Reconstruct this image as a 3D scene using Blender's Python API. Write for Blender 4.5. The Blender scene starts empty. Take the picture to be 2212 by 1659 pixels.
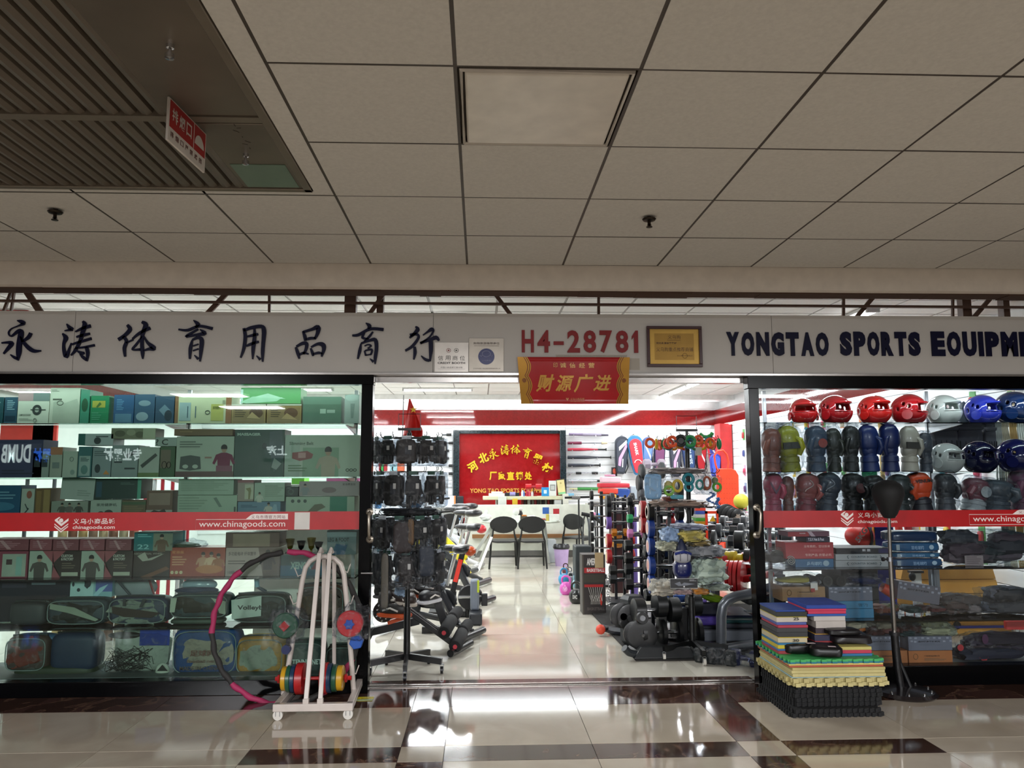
import bpy, math, random
import numpy as np
from mathutils import Matrix, Vector, noise
S = bpy.context.scene
C = S.collection
random.seed(7)
PI = math.pi
# ---------------------------------------------------------------- camera
F, PITCH, YAW, ROLL, CZ = 1683., .11308, .04119, .00247, 1.5
cd = bpy.data.cameras.new('camera'); cam = bpy.data.objects.new('camera', cd); C.objects.link(cam)
cd.sensor_fit = 'HORIZONTAL'; cd.sensor_width = 36; cd.lens = 36*F/2212; cd.clip_start = .05; cd.clip_end = 200
cam.location = (0, 0, CZ)
cam.rotation_euler = (Matrix.Rotation(-YAW, 3, 'Z') @ Matrix.Rotation(PI/2+PITCH, 3, 'X') @ Matrix.Rotation(-ROLL, 3, 'Z')).to_euler()
S.camera = cam
# ---------------------------------------------------------------- view, world, lights
S.view_settings.view_transform = 'Standard'; S.view_settings.look = 'None'
S.view_settings.gamma = 1; S.view_settings.use_curve_mapping = False
S.view_settings.exposure = 0.0
S.cycles.use_denoising = True
S.cycles.transparent_max_bounces = 24; S.cycles.max_bounces = 7; S.cycles.diffuse_bounces = 3
S.cycles.glossy_bounces = 4; S.cycles.transmission_bounces = 4; S.cycles.sample_clamp_indirect = 4
S.cycles.caustics_reflective = False; S.cycles.caustics_refractive = False
wd = bpy.data.worlds.new('dim_mall'); S.world = wd; wd.use_nodes = True
wd.node_tree.nodes['Background'].inputs[0].default_value = (.95, .9, .85, 1)
wd.node_tree.nodes['Background'].inputs[1].default_value = .4
def area(name, loc, size, power, col=(1, 1, 1), rot=(0, 0, 0), spread=PI):
    l = bpy.data.lights.new(name, 'AREA'); l.shape = 'RECTANGLE'; l.size, l.size_y = size; l.energy = power; l.color = col; l.spread = spread
    o = bpy.data.objects.new(name, l); C.objects.link(o); o.location = loc; o.rotation_euler = rot; return o
COOL = (.93, .98, 1)
for i, y in enumerate((7.3, 9.6, 11.9, 13.76)):
    for j, x in enumerate((-3.2, -.75)):
        area('shop_lamp', (x, y, 2.9), (1.2, .06), 54, COOL)
for i in range(7): area('shop_lamp', (3.55, 7.4+1.25*i, 2.9), (.06, 1.2), 34, COOL)
area('rear_wall_lamp', (-.3, 15.3, 2.88), (10, .05), 75, COOL, (-.3, 0, 0))
area('left_window_lamp', (-2.7, 5.665, 2.125), (3.7, .02), 5, (.8, 1, .95), (.35, 0, 0))
area('right_window_lamp', (3.6, 5.665, 2.1), (3.2, .02), 8, (.92, .97, 1), (.35, 0, 0))
area('cove_lamp', (-.3, 15.6, 2.785), (10, .1), 45, COOL, (PI, 0, 0))
for x in (-4.4, 0.3, 4.8):
    for y, pw in ((-1.6, 150), (-4.0, 1050)): area('added_hall_fill', (x, y, 2.76), (1.1, .55), pw, (.96, .97, 1))  # added fill lamps behind the camera, brightening hall, fascia and window fronts
# ---------------------------------------------------------------- pixel -> world on a real plane
def ray(px, py):
    cr, sr = math.cos(ROLL), math.sin(ROLL); a = px-1106; b = 829.5-py
    x = a*cr+b*sr; u = -a*sr+b*cr
    cp, sp = math.cos(PITCH), math.sin(PITCH); y = F*cp-u*sp; z = F*sp+u*cp
    c, s = math.cos(YAW), math.sin(YAW)
    return Vector((x*c+y*s, -x*s+y*c, z))
def at(px, py, Y):
    r = ray(px, py); return Vector((0, 0, CZ))+r*(Y/r.y)
def onz(px, py, Z=0.):
    r = ray(px, py); return Vector((0, 0, CZ))+r*((Z-CZ)/r.z)
def rect(x0, y0, x1, y1, Y):
    a = at((x0+x1)/2, y0, Y); b = at((x0+x1)/2, y1, Y); l = at(x0, (y0+y1)/2, Y); r = at(x1, (y0+y1)/2, Y)
    return l.x, r.x, b.z, a.z
# ---------------------------------------------------------------- materials
_m = {}; GAIN = [1.]
def lin(c):
    if isinstance(c, str): c = tuple(int(c[i:i+2], 16) for i in (0, 2, 4))
    return tuple(min(.9, GAIN[0]*(v/255/12.92 if v/255 <= .04045 else ((v/255+.055)/1.055)**2.4)) for v in c)
def M(c, r=.5, me=0., coat=0., em=0., al=1., var=.08, sc=9., bump=0., tr=0.):
    k = (c, r, me, coat, em, al, var, sc, bump, tr, GAIN[0])
    if k in _m: return _m[k]
    m = bpy.data.materials.new('paint_'+(c if isinstance(c, str) else '%d_%d_%d' % c)); _m[k] = m; m.use_nodes = True
    nt = m.node_tree; b = nt.nodes['Principled BSDF']; L = nt.links
    col = lin(c)
    b.inputs['Roughness'].default_value = r; b.inputs['Metallic'].default_value = me; b.inputs['Coat Weight'].default_value = coat
    b.inputs['Coat Roughness'].default_value = .08
    if em:
        b.inputs['Emission Color'].default_value = (*col, 1); b.inputs['Emission Strength'].default_value = em
    if tr: b.inputs['Transmission Weight'].default_value = tr
    tc = nt.nodes.new('ShaderNodeTexCoord'); nz = nt.nodes.new('ShaderNodeTexNoise'); nz.inputs['Scale'].default_value = sc; nz.inputs['Detail'].default_value = 3
    L.new(tc.outputs['Object'], nz.inputs['Vector'])
    if var:
        rp = nt.nodes.new('ShaderNodeValToRGB'); L.new(nz.outputs['Fac'], rp.inputs['Fac'])
        rp.color_ramp.elements[0].position = .3; rp.color_ramp.elements[1].position = .7
        rp.color_ramp.elements[0].color = (*[v*(1-var) for v in col], 1); rp.color_ramp.elements[1].color = (*[min(1, v*(1+var)) for v in col], 1)
        L.new(rp.outputs['Color'], b.inputs['Base Color'])
    else: b.inputs['Base Color'].default_value = (*col, 1)
    if bump:
        bp = nt.nodes.new('ShaderNodeBump'); bp.inputs['Strength'].default_value = bump; bp.inputs['Distance'].default_value = .01
        L.new(nz.outputs['Fac'], bp.inputs['Height']); L.new(bp.outputs['Normal'], b.inputs['Normal'])
    if al < 1:
        b.inputs['Alpha'].default_value = al
    return m
def glassM(name, tint, refl=.05, rough=.01):
    if name in _m: return _m[name]
    m = bpy.data.materials.new(name); _m[name] = m; m.use_nodes = True; nt = m.node_tree; nt.nodes.clear(); L = nt.links
    out = nt.nodes.new('ShaderNodeOutputMaterial'); mx = nt.nodes.new('ShaderNodeMixShader'); t = nt.nodes.new('ShaderNodeBsdfTransparent'); g = nt.nodes.new('ShaderNodeBsdfGlossy')
    fr = nt.nodes.new('ShaderNodeFresnel'); ma = nt.nodes.new('ShaderNodeMath'); ma.operation = 'ADD'; ma.inputs[1].default_value = refl; fr.inputs['IOR'].default_value = 1.45
    t.inputs[0].default_value = (*tint, 1); g.inputs['Roughness'].default_value = rough
    L.new(fr.outputs[0], ma.inputs[0]); L.new(ma.outputs[0], mx.inputs[0]); L.new(t.outputs[0], mx.inputs[1]); L.new(g.outputs[0], mx.inputs[2]); L.new(mx.outputs[0], out.inputs[0])
    return m
def filmM(name='clear_plastic_film', tint=(.86, .88, .9), a=.1, white=.25):
    """thin crumpled polythene: mostly see-through, a bit milky, glossy"""
    if name in _m: return _m[name]
    m = bpy.data.materials.new(name); _m[name] = m; m.use_nodes = True; nt = m.node_tree; L = nt.links; b = nt.nodes['Principled BSDF']
    b.inputs['Base Color'].default_value = (white, white, white, 1); b.inputs['Roughness'].default_value = .12; b.inputs['Specular IOR Level'].default_value = .8
    t = nt.nodes.new('ShaderNodeBsdfTransparent'); t.inputs[0].default_value = (*tint, 1); mx = nt.nodes.new('ShaderNodeMixShader')
    tc = nt.nodes.new('ShaderNodeTexCoord'); nz = nt.nodes.new('ShaderNodeTexNoise'); nz.inputs['Scale'].default_value = 22; nz.inputs['Detail'].default_value = 4; nz.inputs['Distortion'].default_value = 1.2
    L.new(tc.outputs['Object'], nz.inputs['Vector']); bp = nt.nodes.new('ShaderNodeBump'); bp.inputs['Strength'].default_value = .9; bp.inputs['Distance'].default_value = .02
    L.new(nz.outputs['Fac'], bp.inputs['Height']); L.new(bp.outputs['Normal'], b.inputs['Normal'])
    rp = nt.nodes.new('ShaderNodeValToRGB'); rp.color_ramp.elements[0].position = .5; rp.color_ramp.elements[0].color = (a*.4,)*3+(1,); rp.color_ramp.elements[1].position = .74; rp.color_ramp.elements[1].color = (min(1, a*4),)*3+(1,)
    L.new(nz.outputs['Fac'], rp.inputs['Fac']); L.new(rp.outputs['Color'], mx.inputs[0]); L.new(t.outputs[0], mx.inputs[1]); L.new(b.outputs[0], mx.inputs[2])
    L.new(mx.outputs[0], nt.nodes['Material Output'].inputs[0]); return m
def stoneM(name, c1, c2, rough, scale, vein=None):
    if name in _m: return _m[name]
    m = bpy.data.materials.new(name); _m[name] = m; m.use_nodes = True; nt = m.node_tree; L = nt.links; b = nt.nodes['Principled BSDF']
    tc = nt.nodes.new('ShaderNodeTexCoord'); nz = nt.nodes.new('ShaderNodeTexNoise'); nz.inputs['Scale'].default_value = scale; nz.inputs['Detail'].default_value = 8; nz.inputs['Distortion'].default_value = .8
    oi = nt.nodes.new('ShaderNodeObjectInfo'); va = nt.nodes.new('ShaderNodeVectorMath'); va.operation = 'ADD'
    L.new(tc.outputs['Object'], va.inputs[0]); L.new(oi.outputs['Random'], va.inputs[1]); L.new(va.outputs[0], nz.inputs['Vector'])
    rp = nt.nodes.new('ShaderNodeValToRGB'); rp.color_ramp.elements[0].color = (*lin(c1), 1); rp.color_ramp.elements[1].color = (*lin(c2), 1)
    rp.color_ramp.elements[0].position = .35; rp.color_ramp.elements[1].position = .68
    if vein:
        e = rp.color_ramp.elements.new(.505); e.color = (*lin(vein), 1); e = rp.color_ramp.elements.new(.49); e.color = (*lin(c1), 1); e = rp.color_ramp.elements.new(.52); e.color = (*lin(c2), 1)
    L.new(nz.outputs['Fac'], rp.inputs['Fac']); L.new(rp.outputs['Color'], b.inputs['Base Color']); b.inputs['Roughness'].default_value = rough
    b.inputs['Specular IOR Level'].default_value = .6
    return m
# ---------------------------------------------------------------- mesh builder
class MB:
    def __init__(s, m=None): s.v = []; s.f = []; s.fm = []; s.mats = []; s.m = m; s.X = None
    def _mi(s):
        if s.m not in s.mats: s.mats.append(s.m)
        return s.mats.index(s.m)
    def add(s, vs, fs, m=None):
        if m is not None: s.m = m
        k = len(s.v); i = s._mi()
        if s.X is not None: vs = [s.X @ Vector(p) for p in vs]
        s.v.extend(tuple(p) for p in vs); s.f.extend(tuple(a+k for a in f) for f in fs); s.fm.extend([i]*len(fs)); return s
    def box(s, x0, x1, y0, y1, z0, z1, m=None):
        vs = [(x, y, z) for z in (z0, z1) for y in (y0, y1) for x in (x0, x1)]
        return s.add(vs, [(0, 2, 3, 1), (4, 5, 7, 6), (0, 1, 5, 4), (2, 6, 7, 3), (0, 4, 6, 2), (1, 3, 7, 5)], m)
    def beam(s, a, b, w, h=None, m=None, up=(0, 0, 1)):
        a, b = Vector(a), Vector(b); h = h or w; d = (b-a); L = d.length; d.normalize(); u = Vector(up)
        if abs(d.dot(u)) > .98: u = Vector((0, 1, 0))
        x = d.cross(u).normalized(); z = x.cross(d)
        vs = [p+x*i*w/2+z*j*h/2 for p in (a, b) for i, j in ((-1, -1), (1, -1), (1, 1), (-1, 1))]
        return s.add(vs, [(0, 3, 2, 1), (4, 5, 6, 7), (0, 1, 5, 4), (1, 2, 6, 5), (2, 3, 7, 6), (3, 0, 4, 7)], m)
    def tube(s, pts, r, n=8, closed=False, m=None, cap=True):
        P = [Vector(p) for p in pts]; N = len(P); R = r if isinstance(r, (list, tuple)) else [r]*N
        vs = []; px = None
        for i, p in enumerate(P):
            d = (P[(i+1) % N]-P[i-1]) if closed else (P[min(i+1, N-1)]-P[max(i-1, 0)])
            if d.length < 1e-9: d = Vector((0, 0, 1))
            d.normalize()
            if px is None:
                u = Vector((0, 0, 1)) if abs(d.z) < .9 else Vector((1, 0, 0)); px = d.cross(u).normalized()
            else:
                px = (px-d*px.dot(d))
                px = px.normalized() if px.length > 1e-6 else d.orthogonal().normalized()
            q = d.cross(px)
            for k in range(n): a = 2*PI*k/n; vs.append(p+(px*math.cos(a)+q*math.sin(a))*R[i])
        fs = []
        for i in range(N if closed else N-1):
            j = (i+1) % N
            for k in range(n): l = (k+1) % n; fs.append((i*n+k, i*n+l, j*n+l, j*n+k))
        if not closed and cap: fs.append(tuple(range(n))[::-1]); fs.append(tuple((N-1)*n+k for k in range(n)))
        return s.add(vs, fs, m)
    def cyl(s, a, b, r, r2=None, n=16, m=None): return s.tube([a, b], [r, r if r2 is None else r2], n, m=m)
    def lathe(s, prof, o=(0, 0, 0), ax='z', n=20, m=None):
        vs = []; fs = []
        for r, z in prof:
            for k in range(n):
                a = 2*PI*k/n; p = (r*math.cos(a), r*math.sin(a), z)
                if ax == 'x': p = (p[2], p[0], p[1])
                if ax == 'y': p = (p[0], p[2], p[1])
                vs.append((p[0]+o[0], p[1]+o[1], p[2]+o[2]))
        N = len(prof)
        for i in range(N-1):
            for k in range(n):
                l = (k+1) % n; f = (i*n+k, i*n+l, (i+1)*n+l, (i+1)*n+k); fs.append(f[::-1] if ax == 'y' else f)
        if prof[0][0] > 1e-5: fs.append(tuple(range(n)) if ax == 'y' else tuple(range(n))[::-1])
        if prof[-1][0] > 1e-5: fs.append(tuple((N-1)*n+k for k in range(n))[::(-1 if ax == 'y' else 1)])
        return s.add(vs, fs, m)
    def ell(s, c, r, nu=14, nv=9, m=None, e=1., crumple=0., seed=0):
        """ellipsoid; e<1 squares it off, crumple displaces it"""
        vs = []; fs = []
        sg = lambda v: math.copysign(abs(v)**e, v)
        for j in range(nv+1):
            t = -PI/2+PI*j/nv
            for k in range(nu):
                a = 2*PI*k/nu; d = Vector((sg(math.cos(t))*sg(math.cos(a)), sg(math.cos(t))*sg(math.sin(a)), sg(math.sin(t))))
                q = 1+(crumple*noise.noise(Vector((d.x*2.3+seed*3.1, d.y*2.3+seed, d.z*2.3)))+crumple*.6*noise.noise(Vector((d.x*6+seed, d.y*6, d.z*6+seed))) if crumple else 0)
                vs.append((c[0]+d.x*r[0]*q, c[1]+d.y*r[1]*q, c[2]+d.z*r[2]*q))
        for j in range(nv):
            for k in range(nu): l = (k+1) % nu; fs.append((j*nu+k, j*nu+l, (j+1)*nu+l, (j+1)*nu+k))
        return s.add(vs, fs, m)
    def prism(s, poly, y0, y1, m=None):
        """outline in x,z extruded along y"""
        n = len(poly); A = sum(poly[i][0]*poly[(i+1) % n][1]-poly[(i+1) % n][0]*poly[i][1] for i in range(n))
        if A < 0: poly = poly[::-1]
        vs = [(p[0], y0, p[1]) for p in poly]+[(p[0], y1, p[1]) for p in poly]
        return s.add(vs, [tuple(range(n)), tuple(range(2*n-1, n-1, -1))]+[((i+1) % n, i, i+n, (i+1) % n+n) for i in range(n)], m)
    def flat(s, poly, y, m=None):
        n = len(poly); A = sum(poly[i][0]*poly[(i+1) % n][1]-poly[(i+1) % n][0]*poly[i][1] for i in range(n))
        if A < 0: poly = poly[::-1]
        return s.add([(p[0], y, p[1]) for p in poly], [tuple(range(n))], m)
    def ribbon(s, pts, y, m=None, d=0.):
        """brush stroke: (x,z,width) points smoothed to a tapering ribbon"""
        P = []; n = len(pts)
        for i in range(n-1):
            p0, p1, p2, p3 = pts[max(i-1, 0)], pts[i], pts[i+1], pts[min(i+2, n-1)]
            for t in (0, .25, .5, .75):
                P.append(tuple(.5*((2*b)+(-a+c)*t+(2*a-5*b+4*c-d_)*t*t+(-a+3*b-3*c+d_)*t**3) for a, b, c, d_ in zip(p0, p1, p2, p3)))
        P.append(pts[-1]); L = []; R = []
        for i, p in enumerate(P):
            q0 = P[max(i-1, 0)]; q1 = P[min(i+1, len(P)-1)]; dx, dz = q1[0]-q0[0], q1[1]-q0[1]; l = math.hypot(dx, dz) or 1
            w = max(p[2], 1e-4)/2; L.append((p[0]-dz/l*w, p[1]+dx/l*w)); R.append((p[0]+dz/l*w, p[1]-dx/l*w))
        N = len(P); vs = []; 
        for yy in ((y, y+d) if d else (y,)): vs += [(a[0], yy, a[1]) for a in L]+[(a[0], yy, a[1]) for a in R]
        fs = [(i, i+N, i+1+N, i+1) for i in range(N-1)]
        if d:
            K = 2*N; fs += [(K+i, K+i+1, K+i+1+N, K+i+N) for i in range(N-1)]+[(i, i+1, K+i+1, K+i) for i in range(N-1)]+[(i+N, K+i+N, K+i+1+N, i+1+N) for i in range(N-1)]
        return s.add(vs, fs, m)
    def text(s, t, x0, x1, z0, z1, y, m=None, bold=0., ext=0., fit=True, mirror=False, T=None):
        vs, fs, (a, b, c, d) = glyphs(t, bold, ext)
        if not vs: return s
        sx = (x1-x0)/max(b-a, 1e-6); sz = (z1-z0)/max(d-c, 1e-6)
        if not fit: sx = sz
        o = []
        for p in vs:
            X = x0+(p[0]-a)*sx; Z = z0+(p[1]-c)*sz
            if mirror: X = x0+x1-X
            q = (X, y-p[2], Z)
            o.append(T @ Vector(q) if T is not None else q)
        if mirror: fs = [f[::-1] for f in fs]
        return s.add(o, fs, m)
_g = {}
def glyphs(t, bold, ext):
    k = (t, bold, ext)
    if k in _g: return _g[k]
    cu = bpy.data.curves.new('lettering', 'FONT'); cu.body = t; cu.offset = bold; cu.extrude = ext; cu.resolution_u = 3; cu.size = 1
    ob = bpy.data.objects.new('lettering', cu); C.objects.link(ob)
    dg = bpy.context.evaluated_depsgraph_get(); me = bpy.data.meshes.new_from_object(ob.evaluated_get(dg))
    vs = [tuple(v.co) for v in me.vertices]; fs = [tuple(p.vertices) for p in me.polygons]
    bpy.data.objects.remove(ob); bpy.data.meshes.remove(me); bpy.data.curves.remove(cu)
    bb = (min(v[0] for v in vs), max(v[0] for v in vs), min(v[1] for v in vs), max(v[1] for v in vs)) if vs else (0, 1, 0, 1)
    _g[k] = (vs, fs, bb); return _g[k]
# ---------------------------------------------------------------- objects
ORG = {}
def props(o, label=None, cat=None, group=None, kind=None):
    if label: o['label'] = label
    if cat: o['category'] = cat
    if group: o['group'] = group
    if kind: o['kind'] = kind
    return o
def T(name, label=None, cat=None, group=None, loc=(0, 0, 0), local=False, kind=None):
    o = bpy.data.objects.new(name, None); C.objects.link(o); o.location = loc; o.empty_display_size = .05
    ORG[o.name] = Vector((0, 0, 0)) if local else Vector(loc)
    return props(o, label, cat, group, kind)
def O(name, mb, parent=None, label=None, cat=None, group=None, kind=None, bev=0., smooth=.6, org=None):
    me = bpy.data.meshes.new(name)
    if parent is not None: sh = ORG[parent.name]
    else:
        A = np.array(mb.v); sh = Vector(((A[:, 0].min()+A[:, 0].max())/2, (A[:, 1].min()+A[:, 1].max())/2, A[:, 2].min())) if org is None else Vector(org)
    me.from_pydata([(p[0]-sh.x, p[1]-sh.y, p[2]-sh.z) for p in mb.v], [], mb.f)
    for m in mb.mats: me.materials.append(m)
    me.polygons.foreach_set('material_index', mb.fm)
    if smooth:
        me.polygons.foreach_set('use_smooth', [True]*len(me.polygons)); me.set_sharp_from_angle(angle=smooth)
    me.update()
    o = bpy.data.objects.new(name, me); C.objects.link(o)
    if parent is not None: o.parent = parent; ORG[o.name] = sh
    else: o.location = sh; ORG[o.name] = sh
    if bev:
        b = o.modifiers.new('edge', 'BEVEL'); b.width = bev; b.segments = 2; b.limit_method = 'ANGLE'; b.angle_limit = .6
    return props(o, label, cat, group, kind)
def kids(o): return [c for c in o.children]
def dup(root, loc, rz=0., label=None, group=None, rot=None, sc=None):
    def cp(o, par):
        c = o.copy(); C.objects.link(c)
        if par is not None: c.parent = par
        for k in list(o.children): cp(k, c)
        return c
    r = cp(root, None); r.location = loc; r.rotation_euler = rot if rot is not None else (0, 0, rz)
    if sc is not None: r.scale = sc if isinstance(sc, (tuple, list)) else (sc, sc, sc)
    if label: r['label'] = label
    if group: r['group'] = group
    return r
class Kind:
    """first placement moves the prototype itself, later ones copy it"""
    def __init__(s, make): s.make = make; s.p = {}; s.used = set()
    def put(s, key, loc, rz=0., label=None, group=None, rot=None, sc=None):
        if key not in s.p: s.p[key] = s.make(key)
        o = s.p[key]
        if key in s.used: return dup(o, loc, rz, label, group, rot, sc)
        s.used.add(key); s.p[key] = o; o.location = loc; o.rotation_euler = rot if rot is not None else (0, 0, rz)
        if sc is not None: o.scale = sc if isinstance(sc, (tuple, list)) else (sc, sc, sc)
        if label: o['label'] = label
        if group: o['group'] = group
        return o
# common materials
BLK = M('08090a', .35, coat=.1); BLKM = M('0c0d0f', .5); CHR = M('c9ccd0', .18, 1.); WHT = M('e8e8e4', .5); STEEL = M('9a9da2', .32, 1.)
ALU = M('b9bdc2', .3, .9); NAVY = M('1a2350', .5); FILM = filmM()
# ================================================================= SETTING
BEIGE = stoneM('beige_polished_tile', 'a89c8b', 'b9ad9b', .06, 2.2)
BROWN = stoneM('brown_polished_tile', '38261f', '46302a', .08, 3., '6a5040')
INT = stoneM('pale_polished_tile', 'c2bcae', 'd0cabd', .06, 1.6)
FY = 5.6
def tiles(parent, xs, ys, colf, z=0., name='tile', th=.02, gap=.0035):
    cache = {}
    for j in range(len(ys)-1):
        for i in range(len(xs)-1):
            w, d = xs[i+1]-xs[i]-gap, ys[j+1]-ys[j]-gap; m = colf(i, j)
            k = (round(w, 3), round(d, 3), m.name)
            if k not in cache:
                mb = MB(m).box(-w/2, w/2, -d/2, d/2, -th, 0); o = O(name, mb, parent=None, smooth=0, org=(0, 0, 0)); cache[k] = o
            else: o = cache[k].copy(); C.objects.link(o)
            o.parent = parent; o.location = ((xs[i]+xs[i+1])/2, (ys[j]+ys[j+1])/2, z)
G = MB(M('3b342d', .7)).box(-20, 20, -6, 5.745, -.06, -.006)
fl = O('floor', G, kind='structure', org=(0, 0, 0))
xs = [-.43-.82*k for k in range(8)][::-1]+[-.19, .625, 1.44, 1.69]+[1.69+.82*k for k in range(1, 7)]
ys = [1.15, 1.95, 2.75, 3.55, 3.72, 4.28, 4.51, 5.24, 5.735]
def fc(i, j):
    x = (xs[i]+xs[i+1])/2; y = (ys[j]+ys[j+1])/2; strip = -.43 < x < -.19 or 1.44 < x < 1.69
    if j == 7: return BROWN
    if j == 5: return (BEIGE if strip else BROWN) if -1.3 < x < 2.55 else BEIGE
    return BROWN if strip else BEIGE
tiles(fl, xs, ys, fc)
th = MB(BROWN).box(-.78, 1.98, 5.77, 5.87, -.02, .006)
O('threshold_stone', th, fl)
O('door_track', MB(M('a8a09a', .25, 1.)).box(-.8, 2., 5.74, 5.77, -.02, .008).box(-.8, 2., 5.7, 5.715, -.02, .006), fl)
inf = O('floor_shop', MB(M('8a8478', .7)).box(-6.2, 6.2, 5.76, 16.1, -.06, -.006), kind='structure', org=(0, 0, 0))
xs2 = [.0+.8*k for k in range(-7, 8)]; ys2 = [5.87+.8*k for k in range(0, 14)]; ys2[-1] = 16.05
tiles(inf, xs2, ys2, lambda i, j: INT)
# hall ceiling: T-bar grid with lay-in tiles
TILE = M((214, 212, 206), .9, var=.05, sc=60, bump=.25)
BAR = M((70, 62, 54), .5); HZ = 2.8
X0c, Y0c = -.0824, 4.7722
ce = O('ceiling', MB(M((96, 89, 80), .9)).box(-20, 20, -6, Y0c+.02, HZ+.03, HZ+.08), kind='structure', org=(0, 0, 0))
g = MB(BAR)
for i in range(-14, 15): g.box(X0c+.6*i-.006, X0c+.6*i+.006, -5.9 if i > -2 else 3.52, Y0c, HZ-.004, HZ+.02)
for j in range(0, 17): g.box(-8.4 if j < 3 else -.77, 8.4, Y0c-.6*j-.006, Y0c-.6*j+.006, HZ-.0045, HZ+.018)
O('grid_rail', g, ce, kind='stuff')
VX, VY = -.775, 3.515     # corner of the smoke vent
tmb = O('ceiling_tile', MB(TILE).box(-.2935, .2935, -.2935, .2935, -.007, .014), None, smooth=0, org=(0, 0, 0)); first = True
for j in range(0, 17):
    for i in range(-9, 11):
        cx, cy = X0c+.6*(i+.5), Y0c-.6*(j+.5)
        if cx < VX and cy < VY and cy > -1.5: continue
        if i == 0 and j == 3: continue
        if abs(cy) > 6: continue
        o = tmb if first else tmb.copy()
        if not first: C.objects.link(o)
        first = False; o.parent = ce; o.location = (cx, cy, HZ+.002); o.rotation_euler = (random.uniform(-.003, .003), random.uniform(-.003, .003), 0)
O('edge_filler', MB(TILE).box(VX+.004, X0c-.606, -1.6, VY+.02, HZ-.005, HZ+.02), ce)
O('edge_filler', MB(TILE).box(-6, X0c-.606, VY+.004, Y0c-1.206, HZ-.004, HZ+.02), ce)
# unlit diffuser panel
t = T('ceiling_light_panel', 'square milky light panel, switched off, set between the ceiling tiles', 'ceiling light', loc=(X0c+.3, Y0c-2.1, HZ))
O('diffuser', MB(M((225, 220, 210), .35)).box(X0c+.03, X0c+.57, Y0c-2.37, Y0c-1.83, HZ-.014, HZ+.004), t, bev=.008)
O('panel_rim', MB(M((200, 194, 184), .4)).tube([(X0c+.018, Y0c-2.382, HZ-.006), (X0c+.582, Y0c-2.382, HZ-.006), (X0c+.582, Y0c-1.818, HZ-.006), (X0c+.018, Y0c-1.818, HZ-.006)], .008, 4, True), t)
# glowing panels added out of view behind the viewer, bodies for the fill lamps
for x in (-4.4, .3, 4.8):
    for y in (-1.6, -4.): O('ceiling_light_panel', MB(M((255, 244, 230), .4, em=3.)).box(x-.55, x+.55, y-.28, y+.28, 2.785, 2.797), None, 'lit ceiling panel over the walkway behind the camera', 'ceiling light', 'lit hall panels')
# gypsum bulkhead
GYP = M((226, 218, 208), .85, var=.05, sc=14)
bk = MB(GYP); n = 10; pr = [(Y0c+.01, HZ+.03)]
for k in range(n+1): a = PI/2*k/n; pr.append((Y0c+.01+.03*math.sin(a)*0, HZ-.0)) if k == 0 else None
pr = [(Y0c, 2.82), (Y0c, 2.79), (Y0c+.006, 2.76), (Y0c+.02, 2.7), (Y0c+.03, 2.655), (Y0c+.05, 2.645), (5.02, 2.65), (5.04, 2.82)]
vs = [(x, p[0], p[1]) for x in (-9, 9) for p in pr]; K = len(pr)
bk.add(vs, [(i, (i+1) % K, (i+1) % K+K, i+K) for i in range(K)]+[tuple(range(K))[::-1], tuple(range(K, 2*K))])
O('beam_bulkhead', bk, kind='structure')
e = MB(M('4a3326', .8))
random.seed(3)
x = -8.5
while x < 8.5:
    w = random.uniform(.12, .5); e.box(x, x+w, 4.83+random.uniform(0, .01), 4.97, 2.634+random.uniform(0, .005), 2.646); x += w
O('rusty_edge_strip', e, bpy.data.objects['beam_bulkhead'], kind='stuff')
# smoke vent
DK = M((120, 110, 97), .42, .55, sc=3, var=.15); DKF = M((128, 118, 104), .45, .5); VOID = M('0c0a08', .9)
vent = T('smoke_vent', 'large grey metal smoke exhaust grille with slanting blades set into the ceiling', 'vent', loc=(VX-1.7, VY-2.2, HZ))
vx0 = -4.6; vy0 = -1.4
O('backing', MB(VOID).box(vx0, VX, vy0, VY, HZ+.06, HZ+.07), vent)
fr = MB(DKF); fr.box(VX-.035, VX, vy0, VY, HZ-.012, HZ+.05).box(vx0, VX, VY-.035, VY, HZ-.012, HZ+.05)
O('frame', fr, vent, bev=.003)
c1, c2 = VY-.035, 2.58
O('cross_rail', MB(DKF).box(vx0, VX-.03, 2.755, 2.8, HZ-.01, HZ+.05), vent); O('cross_rail', MB(DKF).box(vx0, VX-.03, 1.6, 1.645, HZ-.01, HZ+.05), vent)
sx1 = VX-.3
O('side_plate', MB(DK).box(sx1, VX-.035, 2.82, VY-.04, HZ-.006, HZ+.03), vent, bev=.003); O('side_plate', MB(DK).box(sx1-.06, VX-.035, 1.66, 2.75, HZ-.006, HZ+.03), vent, bev=.003)
O('green_sticker', MB(M((104, 124, 108), .3)).box(sx1+.02, VX-.05, 3.2, 3.46, HZ-.009, HZ-.006), vent)
for y0, y1 in ((2.8, 3.48), (1.645, 2.755), (.7, 1.6), (-.2, .65)):
    k = 0; x = sx1-.02 if y0 > 2.7 else sx1-.075; bl = None
    while x > -3.9:
        if bl is None:
            mb = MB(DK); pf = [(-.03, .002), (-.02, -.014), (.0, -.019), (.018, -.01), (.024, .012), (.012, .04), (.004, .04), (.008, .012), (0, 0), (-.01, .004), (-.02, .02)]
            vs = [(p[0], yy, p[1]) for yy in (y0-(y0+y1)/2, y1-(y0+y1)/2) for p in pf]; K = len(pf)
            mb.add(vs, [(i, i+K, (i+1) % K+K, (i+1) % K) for i in range(K)]+[tuple(range(K)), tuple(range(2*K-1, K-1, -1))])
            bl = O('blade', mb, vent); o = bl
        else: o = bl.copy(); C.objects.link(o)
        o.parent = vent; L0 = ORG[vent.name]; mid = (y0+y1)/2
        # the mesh was shifted by -ORG when built; undo through the location
        o.location = (x, mid, HZ+.012)
        x -= .06
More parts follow.
